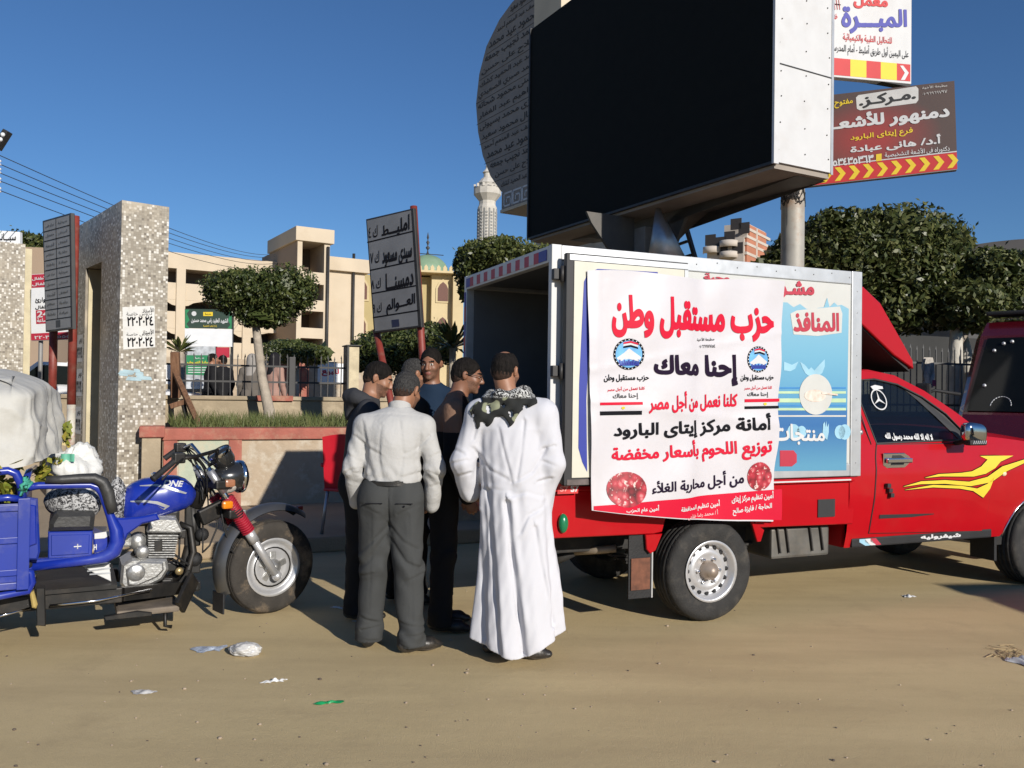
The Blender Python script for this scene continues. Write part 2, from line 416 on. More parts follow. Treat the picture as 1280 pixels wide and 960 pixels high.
xa = G.on(432, 470, 2.6)[0]; xb = G.on(447, 470, 2.6)[0]; zz = zc(G, 440, 434, 2.6)
m_ = MB(); m_.box(xa + .03, xb, 2.5, 2.8, .15, zz, PALE, .01); m_.build('shaft', t)
m_ = MB(); m_.box(xa, xa + .028, 2.48, 2.8, .15, zz + .01, IRON); m_.build('hinge_bar', t)
m_ = MB(); m_.box(xa - .02, xb + .03, 2.46, 2.84, zz + .012, zz + .03, IRON, .005); m_.build('cap', t)

# leaning timbers in the planter
WOODM = mat('weathered_wood', (.17, .085, .045), .85, var=.3, vs=4, stretch=(8, 8, 1), bump=.3, dirt=(.3, .2, .13), dirt_s=4)
t = thing_fr('timber_prop', 'weathered brown timber cross leaning in the grass against the railing', 'timber', G)
p = lambda a, b_, y: G.p3(a, b_, y)
MB().bar(p(217, 462, 2.4), p(251, 537, 1.0), .075, .05, WOODM, bev=.006).build('plank', t)
MB().bar(p(213, 508, 1.75), p(235, 501, 1.72), .08, .07, WOODM, bev=.006).build('crosspiece', t)
MB().bar(p(219, 440, 2.3), p(220, 497, 2.4), .12, .1, WOODM, bev=.01).build('post', t)
MB().bar(p(228, 500, 1.8), p(235, 530, 1.5), .05, .05, IRON).build('stake', t)

# ------------------------------------------------------------------ tiled pillars
TILE = mat('mosaic_tiles', (.4, .35, .27), .5, var=.1)
n, L, b = nodes(TILE); tc = n.new('ShaderNodeTexCoord')
def mth(op, a, c=None):
    q = n.new('ShaderNodeVectorMath'); q.operation = op; L.new(a, q.inputs[0])
    if c is not None: q.inputs[1].default_value = c
    return q.outputs[0]
sc_ = mth('ADD', mth('MULTIPLY', tc.outputs['Object'], (35, 35, 35)), (.37, .37, .37))
wn = n.new('ShaderNodeTexWhiteNoise'); wn.noise_dimensions = '3D'; L.new(mth('FLOOR', sc_), wn.inputs['Vector'])
cr = n.new('ShaderNodeValToRGB'); cr.color_ramp.interpolation = 'CONSTANT'
E_ = cr.color_ramp.elements; E_[0].position = 0; E_[0].color = (.24, .205, .155, 1); E_[1].position = .3; E_[1].color = (.36, .32, .255, 1)
for p_, c_ in ((.55, (.29, .255, .20, 1)), (.76, (.60, .57, .51, 1)), (.92, (.15, .125, .095, 1))): q = E_.new(p_); q.color = c_
L.new(wn.outputs['Value'], cr.inputs[0])
fr_ = mth('FRACTION', sc_); sp = n.new('ShaderNodeSeparateXYZ'); L.new(fr_, sp.inputs[0])
c1 = cr.outputs[0]
for ax in range(3):
    lo = n.new('ShaderNodeMath'); lo.operation = 'LESS_THAN'; lo.inputs[1].default_value = .09; L.new(sp.outputs[ax], lo.inputs[0]); c1 = mixc(lo.outputs[0], c1, (.20, .175, .14))
nz1 = n.new('ShaderNodeTexNoise'); nz1.inputs['Scale'].default_value = 2.3; nz1.inputs['Detail'].default_value = 8; L.new(tc.outputs['Object'], nz1.inputs['Vector'])
c1 = mixc(rng(nz1.outputs[0], .54, .68, 0, .75), c1, (.42, .36, .27)); nz2 = n.new('ShaderNodeTexNoise'); nz2.inputs['Scale'].default_value = 1.3; L.new(tc.outputs['Object'], nz2.inputs['Vector'])
c1 = mixc(rng(nz2.outputs[0], .62, .7, 0, .8), c1, (.66, .62, .54)); L.new(c1, b.inputs['Base Color'])
CREAM = mat('cream_render', (.55, .48, .32), .85, var=.1, bump=.2, dirt=(.3, .25, .16), dirt_s=4)
PAPER = mat('white_paper', (.62, .61, .58), .8, var=.06, dirt=(.42, .38, .3), dirt_amt=.5, dirt_s=9)
BLUEP = mat('blue_paint_smear', (.34, .46, .50), .8, var=.3)
c_ = at(148, 480, 9.6)
PLR = Fr((c_.x, c_.y), R_(40))                   # x along the sunlit face, y along the shaded face
t = thing_fr('gate_pillar', 'tall mosaic tiled gate pillar with a deep dark slot and pasted phone numbers', 'pillar', PLR)
ztp = zc(PLR, 146, 249); zs = ztp - .62
m_ = MB(); m_.box(0, .53, 0, .82, 0, ztp, TILE); m_.box(0, .53, 1.62, 2.1, 0, ztp, TILE); m_.box(.0, .53, .823, 1.617, zs, ztp - .002, TILE); m_.box(.4, .527, .823, 1.617, 0, zs - .002, TILE); m_.build('shaft', t)
m_ = MB(); m_.box(.03, .39, 1.58, 1.617, 0, zs - .01, CREAM); m_.box(.0, .398, .823, .85, 0, zs - .01, OCHRE); m_.build('slot_lining', t)
m_ = MB(); q = [PLR.p3(a, b_, -.004) for a, b_ in ((153, 384), (193, 382), (194, 434), (154, 437))]
m_.raw([(v.x, -.004, v.z) for v in q], [(0, 1, 2, 3)], PAPER)
f = PLR
m_.ptext(f, 'الأستاذ', 178, 385, 391, 192, 384, 390, INK, -.007); m_.ptext(f, 'دروس خاصة', 158, 390, 396, 190, 389, 395, INK, -.007, 0)
m_.ptext(f, '٢٢٠٢٠٢٤', 159, 396, 408, 192, 395, 407, INK, -.007, .035); m_.ptext(f, 'الأستاذ', 178, 412, 418, 192, 411, 417, INK, -.007)
m_.ptext(f, 'دروس خاصة', 158, 416, 421, 190, 415, 420, INK, -.007, 0); m_.ptext(f, '٢٢٠٢٠٢٤', 159, 422, 434, 192, 421, 433, INK, -.007, .035)
m_.build('pasted_notice', t)
m_ = MB()
for k in range(9):
    x, z = f.on(random.uniform(154, 184), random.uniform(464, 474)); w_ = random.uniform(.02, .09)
    m_.raw([(x - w_, -.004 - k * .0004, z - .015), (x + w_, -.004 - k * .0004, z - .02), (x + w_ * .8, -.004 - k * .0004, z + .02), (x - w_ * .7, -.004 - k * .0004, z + .03)], [(0, 1, 2, 3)], BLUEP)
m_.build('paint_smear', t)
m_ = MB()
for k, (ya, z0) in enumerate(((1.68, 1.9), (1.68, 1.45), (1.7, .95))):
    m_.raw([(-.004, ya, z0), (-.004, ya + .3, z0), (-.004, ya + .3, z0 + .36), (-.004, ya, z0 + .36)], [(0, 1, 2, 3)], PAPER)
    m_.text('٢٢٠٢٠٢٤', (-.007, ya + .28, z0 + .05), (-.007, ya + .02, z0 + .05), (-.007, ya + .28, z0 + .2), INK, .03); m_.text('دروس', (-.007, ya + .2, z0 + .24), (-.007, ya + .02, z0 + .24), (-.007, ya + .2, z0 + .32), INK, .01)
m_.build('pasted_flyer', t)
c_ = at(37, 480, 12.3); P2 = Fr((c_.x, c_.y), R_(40))
t = thing_fr('gate_pillar', 'weathered mosaic pillar behind the white cargo cover at the edge', 'pillar', P2)
zz = zc(P2, 30, 305)
m_ = MB(); m_.box(-1.1, -.09, 0, 1.4, 0, zz, TILE); m_.build('shaft', t)
m_ = MB(); m_.box(-.087, .0, .02, 1.38, 0, zz - .06, CREAM); m_.build('end_strip', t)

# ------------------------------------------------------------------ school, mosque, minaret, far flats
SCH = mat('school_cream', (.53, .445, .335), .9, var=.06, vs=.3, dirt=(.45, .36, .25), dirt_amt=.45, dirt_s=.35)
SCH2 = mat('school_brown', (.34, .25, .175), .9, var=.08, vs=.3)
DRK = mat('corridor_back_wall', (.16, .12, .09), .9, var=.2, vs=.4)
WDK = mat('dark_opening', (.035, .03, .028), .6)
c_ = at(207, 480, 85); E = Fr((c_.x, c_.y), R_(32))
t = thing_fr('school_building', 'cream four storey school with arched corridors and a stair tower', 'building', E)
def zE(py, px=215, y=0): return E.on(px, py, y)[1]
X = lambda px, y=0: E.on(px, 400, y)[0]
x0 = -26; x1 = X(348)
zr0, zr1 = zE(335), zE(315); st = (zE(374) - zE(410)); b1, t1 = zE(374), zE(353)
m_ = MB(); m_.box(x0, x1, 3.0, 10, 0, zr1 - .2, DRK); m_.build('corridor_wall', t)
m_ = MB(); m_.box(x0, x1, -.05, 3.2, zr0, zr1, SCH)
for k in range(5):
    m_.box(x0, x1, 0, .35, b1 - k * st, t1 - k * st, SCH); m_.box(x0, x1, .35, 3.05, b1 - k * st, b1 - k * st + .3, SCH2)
pb_ = m_
m_ = MB(); bay = X(308) - X(225); xs = [X(225) + i * bay for i in range(-2, 3)]
for x in xs:
    if x < x1 - 1: m_.box(x - .45, x + .45, -.25, .32, 0, zr0 - .01, SCH, .05)
m_.build('columns', t)
m_ = pb_
for k in range(0, 4):
    zt_ = b1 - k * st - .005
    for x in xs:
        for s in (-1, 1):
            pl = [(x + s * .44, zt_), (x + s * .44, zt_ - .62), (x + s * .8, zt_ - .55), (x + s * 1.3, zt_ - .25), (x + s * 2.4, zt_)]
            if max(p_[0] for p_ in pl) < x1: m_.prism(pl, .03, .3, SCH)
m_.build('parapet_bands', t)
for k in range(4):
    for x in xs[:-1]:
        for dx in (1.6, 4.6):
            if x + dx + 1.4 < x1: MB().box(x + dx, x + dx + 1.5, 2.9, 3.05, b1 - k * st + .5 - st + 1.0, b1 - k * st + 2.2 - st + .6, WDK).build('window', t)
# stair tower, on plane y=-5
lo_, hi_ = 0, 40
for _ in range(40):
    ty = -(lo_ + hi_) / 2
    if X(369, ty) > X(344): lo_ = -ty
    else: hi_ = -ty
xa = X(370, ty); xb = X(411, ty); zt0 = E.on(372, 301, ty)[1]; zt1 = E.on(372, 283, ty)[1]
m_ = MB(); m_.box(xa, xa + .35, ty + .01, 6, 0, zt0, SCH2); m_.box(xa, xa + .5, ty - .12, ty, 0, zt0, SCH); m_.box(xb - .6, xb, ty, 6, 0, zt0, SCH); m_.box(xa + .36, xb - .61, ty + 4.6, ty + 5.2, 0, zt0, DRK)  # brown on the left wall carries the tower's shadow side in its colour
for py0, py1 in ((340, 355), (375, 389), (410, 423), (445, 470)):
    m_.box(xa + .36, xb - .61, ty - .05, ty + .5, E.on(390, py1, ty)[1], E.on(390, py0, ty)[1], SCH); z_ = E.on(390, py1, ty)[1]; m_.box(xa + .36, xb - .61, ty + .5, ty + 4.6, z_, z_ + .3, SCH2)
m_.build('stair_tower', t)
m_ = MB(); m_.box(xa - .25, xb + .35, ty - .35, 3, zt0 + .02, zt1, SCH, .05); m_.build('tower_roof', t)
wx = X(455, -2); m_ = MB(); zw0 = E.on(430, 340, -2)[1]; zw1 = E.on(430, 323, -2)[1]
m_.box(xb + .02, wx, -2, 9, 0, zw0, SCH); m_.box(xb + .02, wx + .5, -2.6, 9.2, zw0 + .02, zw1, SCH, .05); m_.build('end_wing', t)
for px in (408, 441): m_ = MB(); x = X(px, -2.3 if px > 420 else ty); m_.tube([(x, -2.3 if px > 420 else ty - .2, 0), (x, -2.3 if px > 420 else ty - .2, (zt0 - .3) if px < 420 else zw1 + .6)], .16, IRON, 6); m_.build('drainpipe', t)

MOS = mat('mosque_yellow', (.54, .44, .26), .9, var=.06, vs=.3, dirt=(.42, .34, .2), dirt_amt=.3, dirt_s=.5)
MOS2 = mat('mosque_shaded_side', (.42, .34, .17), .9, var=.08, vs=.3)  # darker yellow: the dull face's shade is put into its colour
MRED = mat('mosque_window_brown', (.11, .04, .025), .6)
GRN = mat('green_dome_paint', (.20, .30, .19), .5, var=.12, vs=.6, dirt=(.3, .36, .28), dirt_s=.8)
c_ = at(540, 480, 100); Q = Fr((c_.x, c_.y), R_(12))
t = thing_fr('mosque', 'pale yellow mosque with arched windows and a green dome', 'mosque', Q)
XQ = lambda px, y=0: Q.on(px, 400, y)[0]
ZQ = lambda py, px=540, y=0: Q.on(px, py, y)[1]
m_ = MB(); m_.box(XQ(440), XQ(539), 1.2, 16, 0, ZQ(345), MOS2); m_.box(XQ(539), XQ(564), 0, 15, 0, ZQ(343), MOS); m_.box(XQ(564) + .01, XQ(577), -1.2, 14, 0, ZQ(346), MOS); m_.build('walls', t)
m_ = MB(); m_.box(XQ(497), XQ(578), -1.5, 8, ZQ(343) + .02, ZQ(340), MOS, .05)
x = XQ(520)
while x < XQ(577): m_.prism([(x, ZQ(340)), (x + .45, ZQ(340)), (x + .45, ZQ(336)), (x + .22, ZQ(333)), (x, ZQ(336))], -1.4, -1.1, MOS); x += .75
m_.build('crenellated_cornice', t)
def archpoly(xc, w_, z0, z1): return [(xc - w_, z0), (xc + w_, z0), (xc + w_, z1 - w_ * 1.3), (xc + w_ * .6, z1 - w_ * .5), (xc, z1), (xc - w_ * .6, z1 - w_ * .5), (xc - w_, z1 - w_ * 1.3)]
for px, a, b_, yy in ((553, 376, 352, 0), (553, 418, 396, 0), (452, 376, 352, 1.2), (451, 420, 398, 1.2), (520, 420, 398, 1.2), (520, 376, 352, 1.2), (485, 376, 352, 1.2)):
    pl = archpoly(XQ(px), .62, ZQ(a), ZQ(b_)); q = MB().prism(archpoly(XQ(px), .85, ZQ(a) - .2, ZQ(b_) + .35), yy - .12, yy - .02, MOS).build('window', t); MB().prism(pl, yy - .16, yy - .125, MRED).build('pane', q)
dz = ZQ(340); dr = 2.75; m_ = MB(); pr = [(dr * 1.02, dz - .3), (dr * 1.02, dz + .5)] + [(dr * math.cos(a), dz + .5 + dr * .92 * math.sin(a)) for a in [R_(k * 9) for k in range(0, 11)]]
X4 = Matrix.Translation((XQ(540), 6, 0)); m_.lathe(pr, GRN, 32, X4); m_.build('dome', t)
m_ = MB(); zt_ = dz + .5 + dr * .92; m_.lathe([(.3, zt_ - .1), (.12, zt_ + .3), (.06, zt_ + .6), (.28, zt_ + .9), (.05, zt_ + 1.2), (.22, zt_ + 1.6), (.04, zt_ + 1.9), (.15, zt_ + 2.2), (.02, zt_ + 2.9)], IRON, 10, X4); m_.tube([(XQ(523), 6, zt_ + .15), (XQ(561), 6, zt_ + .05)], .05, IRON, 6); m_.build('finial', t)

STO = mat('pale_minaret_stone', (.50, .47, .42), .85, var=.1, vs=.8, dirt=(.3, .27, .23), dirt_s=1)
SLAT = mat('minaret_grey', (.26, .26, .25), .8, var=.2, vs=1)
c_ = at(606, 480, 130); Mn = Fr((c_.x, c_.y), 0)
t = thing_fr('minaret', 'slender pale carved minaret with a balcony and pointed spire', 'minaret', Mn); t.scale = (.86, .86, 1)
zM = lambda py: Mn.on(608, py)[1]
m_ = MB(); m_.lathe([(1.75, 0), (1.75, zM(260)), (1.5, zM(256)), (1.5, zM(250))], STO, 12, sm=False); m_.build('shaft', t)
m_ = MB()
for k in range(12):
    a = R_(k * 30 + 15); m_.bar((1.66 * math.cos(a), 1.66 * math.sin(a), zM(310)), (1.66 * math.cos(a), 1.66 * math.sin(a), zM(262)), .28, .28, SLAT)
    for q in range(9): z = zM(300 - q * 4); a2 = R_(k * 30); m_.box(1.69 * math.cos(a2) - .15, 1.69 * math.cos(a2) + .15, 1.69 * math.sin(a2) - .15, 1.69 * math.sin(a2) + .15, z, z + .25, SLAT)
m_.build('carved_flutes', t)
m_ = MB(); m_.lathe([(1.5, zM(252)), (2.5, zM(244)), (2.5, zM(236)), (2.2, zM(236)), (2.2, zM(242))], STO, 12, sm=False)
for k in range(12): a = R_(k * 30 + 15); m_.box(2.35 * math.cos(a) - .2, 2.35 * math.cos(a) + .2, 2.35 * math.sin(a) - .2, 2.35 * math.sin(a) + .2, zM(236), zM(232), STO)
m_.build('balcony', t)
m_ = MB(); m_.lathe([(1.7, zM(242)), (1.7, zM(232)), (1.9, zM(230)), (1.2, zM(224)), (.75, zM(222)), (.75, zM(217)), (1.0, zM(216)), (.5, zM(212)), (.35, zM(210)), (.45, zM(208)), (.1, zM(203)), (.05, zM(198))], STO, 12, sm=False); m_.build('spire', t)

BRK = mat('far_red_brick', (.42, .17, .10), .9, var=.12, vs=.6)
CONC = mat('pale_concrete', (.5, .44, .38), .9, var=.08, vs=.5)
c_ = at(928, 480, 90); K2 = Fr((c_.x, c_.y), R_(-35))
t = thing_fr('apartment_block', 'far unfinished flats with red brick side and curved pale balconies', 'building', K2)
zK = lambda py: K2.on(928, py)[1]
xa = K2.on(884, 300)[0]; sw = 3.6
m_ = MB(); m_.box(xa, 0, 0, 8, 0, zK(296), CONC); m_.box(-2.6, .02, 1, 7, zK(296), zK(277), CONC); m_.build('walls', t)
m_ = MB(); m_.box(.03, .25, .3, 7.8, 0, zK(297), BRK); m_.box(.05, .22, 1.2, 6.8, zK(296) + .02, zK(279), BRK)
for z in (zK(318), zK(306), zK(297), zK(287)): m_.box(.0, .3, .1, 8, z, z + .3, CONC)
m_.box(.0, .3, 3.2, 3.6, 0, zK(280), CONC); m_.build('brick_side', t)
for px, py in ((890, 309), (911, 303), (911, 317)):
    z = zK(py); x = K2.on(px, 300)[0]; q = MB(); q.lathe([(.95, z - .4), (1.0, z - .4), (1.0, z + .3), (.9, z + .3), (.9, z - .3), (0, z - .3)], CONC, 20, Matrix.Translation((x, .05, 0)), True, R_(180), R_(360)); q.build('balcony', t)
for px, py in ((888, 300), (901, 303), (903, 312), (912, 296), (930, 285), (920, 280), (922, 310)):
    x, z = K2.on(px, py); MB().box(x - .6, x + .6, -.05, .1, z - .6, z + .6, WDK).build('window', t)

ROOFD = mat('dark_roof_sheet', (.035, .033, .035), .8, var=.2, vs=1)
c_ = at(1290, 480, 34); H_ = Fr((c_.x, c_.y), 0)
t = thing_fr('hall', 'hall with a low curved dark roof beyond the trees', 'building', H_)
zz = H_.on(1280, 300)[1]; m_ = MB(); pl = [(-4.2, zz - 1.4)] + [(-4.0 + k * .8, zz - .75 + .85 * math.sin(math.pi * min(1, (k * .8 + 1) / 12))) for k in range(16)] + [(9, zz - 1.4)]
m_.prism(pl, 0, 10, ROOFD); m_.build('roof', t); m_ = MB(); m_.box(-3, 8, .4, 9, 0, zz - 1.41, mat('dark_grey_wall', (.09, .088, .085), .9, var=.2, vs=1)); m_.build('wall', t)

# ------------------------------------------------------------------ trees and plants
def foliage(name, c1, c2, c3):
    m = bpy.data.materials.new(name); m.use_nodes = True; n, L, b = nodes(m)
    gi = n.new('ShaderNodeNewGeometry'); cr = n.new('ShaderNodeValToRGB'); e = cr.color_ramp.elements
    e[0].color = (*c1, 1); e[1].color = (*c3, 1); q = e.new(.6); q.color = (*c2, 1); L.new(gi.outputs['Random Per Island'], cr.inputs[0])
    L.new(cr.outputs[0], b.inputs['Base Color']); b.inputs['Roughness'].default_value = .42; b.inputs['Specular IOR Level'].default_value = .4
    tr = n.new('ShaderNodeBsdfTranslucent'); mx = n.new('ShaderNodeMixShader'); mx.inputs[0].default_value = .18; L.new(cr.outputs[0], tr.inputs[0])
    L.new(b.outputs[0], mx.inputs[1]); L.new(tr.outputs[0], mx.inputs[2]); L.new(mx.outputs[0], n['Material Output'].inputs[0]); return m
FIC = foliage('ficus_leaves', (.025, .04, .012), (.06, .08, .022), (.14, .155, .05))
FICD = foliage('dark_ficus_leaves', (.028, .042, .012), (.07, .085, .022), (.17, .175, .065))
YEL = foliage('olive_leaves', (.04, .055, .015), (.08, .095, .025), (.15, .16, .05))
BARK = mat('pale_bark', (.36, .31, .25), .9, var=.2, vs=9, bump=.5, bs=25, dirt=(.16, .13, .1), dirt_s=6)
LIME = mat('limewashed_trunk', (.52, .49, .43), .9, var=.12, vs=9, bump=.4, bs=25, dirt=(.3, .26, .2), dirt_s=8)
def vnoise(P, f, seed):
    r = np.random.default_rng(seed); o = np.zeros(len(P))
    for _ in range(5): o += np.sin(P @ r.normal(0, f, 3) + r.uniform(0, 6.28))
    return o / 3
def leaf_mesh(name, P, Nn, size, m, parent=None, wr=.45, spread=.9):
    k = len(P); d = NR.normal(0, 1, (k, 3)); d /= np.linalg.norm(d, axis=1)[:, None]
    nn = Nn + NR.normal(0, spread, (k, 3)); nn /= np.linalg.norm(nn, axis=1)[:, None] + 1e-9
    d = d - nn * (d * nn).sum(1)[:, None]; d /= np.linalg.norm(d, axis=1)[:, None] + 1e-9; s = np.cross(nn, d)
    L_ = (size * NR.uniform(.6, 1.3, k))[:, None]; V = np.empty((k * 4, 3))
    V[0::4] = P - d * L_ * .5; V[1::4] = P + s * L_ * wr * .5 + nn * L_ * .06; V[2::4] = P + d * L_ * .5; V[3::4] = P - s * L_ * wr * .5 + nn * L_ * .06
    me = bpy.data.meshes.new(name); me.vertices.add(k * 4); me.vertices.foreach_set('co', V.ravel()); me.loops.add(k * 4); me.loops.foreach_set('vertex_index', np.arange(k * 4, dtype=np.int32))
    me.polygons.add(k); me.polygons.foreach_set('loop_start', np.arange(0, k * 4, 4, dtype=np.int32)); me.update(calc_edges=True); me.materials.append(m)
    return link(name, me, parent)
def crown(parent, lumps, nleaf, size, m, pw=2.6, seed=1, rough=.16, f=3.0, name='crown'):
    Ps = []; Ns = []; ar = [a[3] * a[4] + a[4] * a[5] + a[3] * a[5] for a in lumps]; tot = sum(ar)
    for lp, a in zip(lumps, ar):
        k = int(nleaf * a / tot); c = np.array(lp[:3]); r = np.array(lp[3:6]); d = NR.normal(0, 1, (k, 3)); d /= np.linalg.norm(d, axis=1)[:, None]
        q = d / (np.abs(d) ** pw).sum(1)[:, None] ** (1 / pw)
        rad = 1 - np.abs(NR.normal(0, .17, k)); rad[: k // 5] = NR.uniform(.25, .9, k // 5); P = c + q * r * rad[:, None]
        nz = vnoise(P, f, seed); P = c + (P - c) * (1 + rough * nz)[:, None]
        keep = vnoise(P, f * 2.2, seed + 5) > -.95 + NR.normal(0, .2, k); sprout = (NR.random(k) < .10) & (vnoise(P, f * 3, seed + 9) > .75); P[sprout] += d[sprout] * NR.uniform(0, 1, sprout.sum())[:, None] * size * 1.7
        keep &= ((np.abs(P - c) / r) ** pw).sum(1) ** (1 / pw) < 1.28
        Ps.append(P[keep]); Ns.append(d[keep])
    leaf_mesh(name, np.concatenate(Ps), np.concatenate(Ns), size, m, parent)
    Ps = []
    for lp in lumps:
        k = 260; d = NR.normal(0, 1, (k, 3)); d /= np.linalg.norm(d, axis=1)[:, None]; Ps.append(np.array(lp[:3]) + d * np.array(lp[3:6]) * NR.uniform(.3, .78, k)[:, None])
    P = np.concatenate(Ps); leaf_mesh('inner_foliage', P, NR.normal(0, 1, P.shape), size * 4.5, m, parent, .8)
def limb(m_, a, b_, r0, r1, mt, wob=.04, n=7):
    a = Vector(a); b_ = Vector(b_); pts = []
    for i in range(n + 1): t_ = i / n; pts.append(a.lerp(b_, t_) + Vector((random.gauss(0, wob), random.gauss(0, wob), 0)) * math.sin(math.pi * t_))
    m_.tube(pts, [r0 + (r1 - r0) * i / n for i in range(n + 1)], mt, 9)

# clipped tree in the planter
p0 = at(337, 521, 12.2); p0.z = zt - .08; ct = at(322, 368, 12.2)
t = thing('clipped_tree', 'small clipped tree with a flat-topped crown and pale trunk in the planter', 'tree', (p0.x, p0.y, p0.z))
cx = ct.x - p0.x; cz = ct.z - p0.z; s_ = 12.2 / 1040
crown(t, [(cx, 0, cz + .02, .74, .6, .36), (cx - .33, .05, cz + .03, .48, .5, .32), (cx + .45, 0, cz + .06, .42, .45, .34), (cx + .1, 0, cz - .25, .45, .4, .25)], 12000, .06, FIC, 2.8, 3, .12, 5)
m_ = MB(); a = at(327, 470, 12.2); b_ = at(319, 400, 12.2)
m_.tube([(0, 0, -.05), (-.01, 0, .25), (a.x - p0.x, 0, a.z - p0.z), (b_.x - p0.x + .02, 0, b_.z - p0.z - .15), (b_.x - p0.x, 0, b_.z - p0.z)], [.105, .08, .066, .058, .052], BARK, 12)
for dx, dz in ((-.5, .3), (.5, .32), (.15, .4), (-.2, .42)): limb(m_, (b_.x - p0.x, 0, b_.z - p0.z - .05), (b_.x - p0.x + dx, random.uniform(-.2, .2), b_.z - p0.z + dz), .045, .015, BARK)
m_.build('trunk', t)
# trees behind the truck
def tree_at(label, px, Y, lumps, nl, sz, m, seed, trunks, name='ficus_tree', group=None, pw=2.4, rough=.2):
    """lumps: (px, py, half width px, half height px, depth offset, depth radius)"""
    q = at(px, 480, Y); t = thing(name, label, 'tree', (q.x, q.y, 0), 0, group); k = Y / FOC; L_ = []
    for a, b_, hw, hh, dy, ry in lumps:
        c = at(a, b_, Y + dy); L_.append((c.x - q.x, dy, c.z, hw * k, ry, hh * k))
    crown(t, L_, nl, sz, m, pw, seed, rough, 2.2)
    m_ = MB()
    for pts, r0, r1, mt in trunks:
        P = []
        for a, b_, dy in pts: c = at(a, b_, Y + dy) if b_ else at(a, 480, Y + dy); P.append((c.x - q.x, dy, c.z if b_ else 0))
        m_.tube(P, [r0 + (r1 - r0) * i / (len(P) - 1) for i in range(len(P))], mt, 10)
    m_.build('trunk', t); return t
tree_at('wide dark clipped tree behind the pole, its crown above the truck box', 1070, 13.2, [(1045, 306, 45, 43, 0, .8), (1110, 303, 58, 43, 0, .9), (1166, 320, 32, 48, .1, .8), (1000, 328, 42, 44, .3, .9), (965, 348, 22, 38, .2, .6), (1090, 350, 90, 46, 0, 1.1), (1100, 385, 90, 32, 0, 1.1), (1180, 372, 26, 34, 0, .7)], 26000, .105, FICD, 21,
        [([(1075, 0, 0), (1078, 440, 0), (1085, 380, 0)], .14, .1, BARK)])
tree_at('clipped tree with a limewashed forked trunk beside the red minibus', 1192, 12.6, [(1225, 348, 34, 34, .3, .9), (1262, 352, 40, 38, .3, 1.0), (1200, 383, 42, 30, 0, .9), (1245, 385, 40, 28, .2, .9), (1300, 362, 40, 46, .4, 1.1)], 16000, .10, FICD, 33,
        [([(1193, 0, 0), (1193, 470, 0), (1195, 425, 0), (1197, 380, 0)], .135, .07, LIME), ([(1197, 430, 0), (1215, 405, .1), (1240, 370, .2)], .06, .03, BARK)])
tree_at('slanting pale trunked tree behind the minibus windscreen', 1206, 13.6, [(1230, 390, 50, 24, 0, .7)], 4000, .08, FICD, 35,
        [([(1203, 0, 0), (1210, 465, 0), (1205, 435, 0), (1200, 410, 0)], .15, .08, LIME), ([(1212, 470, 0), (1232, 440, 0), (1250, 410, 0)], .05, .03, BARK)])
tree_at('clipped tree behind the open rear of the truck box', 640, 11.2, [(625, 325, 52, 24, 0, .8), (592, 335, 24, 26, 0, .6), (670, 330, 50, 20, .2, .8), (590, 362, 12, 16, 0, .4)], 13000, .06, YEL, 41, [([(640, 0, 0), (640, 330, 0)], .1, .07, BARK)])
tree_at('bushy green shrub behind the tilted road sign', 500, 15, [(490, 440, 50, 30, 0, .9), (535, 430, 34, 26, 0, .8), (455, 445, 18, 18, 0, .5)], 9000, .075, FIC, 51, [([(500, 0, 0), (500, 440, 0)], .08, .05, BARK)], 'garden_shrub')
tree_at('green tree behind the tiled pillar and clinic sign', 38, 19, [(42, 318, 26, 28, 0, .8), (62, 330, 26, 32, .3, .8)], 5000, .11, YEL, 61, [([(45, 0, 0), (42, 330, 0)], .12, .07, BARK)])
tree_at('low bushy shrub in front of the school', 372, 24, [(365, 440, 32, 14, 0, .9), (395, 443, 20, 11, 0, .7)], 5000, .1, FIC, 71, [([(372, 0, 0), (372, 440, 0)], .08, .05, BARK)], 'garden_shrub')
tree_at('dark clipped shrub behind the panel sign and railing', 62, 19.5, [(66, 432, 26, 16, 0, .6)], 2500, .1, FICD, 81, [([(62, 0, 0), (62, 430, 0)], .08, .05, BARK)], 'garden_shrub')
def fan_palm(label, px, py, Y, nf, ln, trunk_r, z0, name='palm', m=YEL, up=.4):
    q = at(px, py, Y); t = thing(name, label, 'palm', (q.x, q.y, z0)); f_ = MB()
    for k in range(nf):
        a = random.uniform(0, 6.28); e = random.uniform(-.3 + up, 1.2); d = Vector((math.cos(a) * math.cos(e), math.sin(a) * math.cos(e), math.sin(e))); s = d.cross(Vector((0, 0, 1))).normalized(); l = ln * random.uniform(.7, 1.1); b0 = Vector((0, 0, q.z - z0))
        mid = b0 + d * l * .6; tip = b0 + d * l + Vector((0, 0, -.15 * l)); w_ = .02 + .03 * ln; f_.raw([b0, mid + s * w_, tip, mid - s * w_], [(0, 1, 2, 3)], m)
    f_.build('fronds', t, False); MB().tube([(0, 0, -.05), (0, 0, (q.z - z0) * .5), (0, 0, q.z - z0)], [trunk_r * 1.2, trunk_r, trunk_r * .9], BARK, 10).build('trunk', t); return t
fan_palm('small fan palm with a dark stump trunk beside the white car', 224, 440, 15.2, 46, .42, .11, .65)
fan_palm('spiky yucca with stiff leaves against the mosque wall', 566, 435, 13.4, 70, .62, .06, .0, 'yucca_plant', YEL, .25)

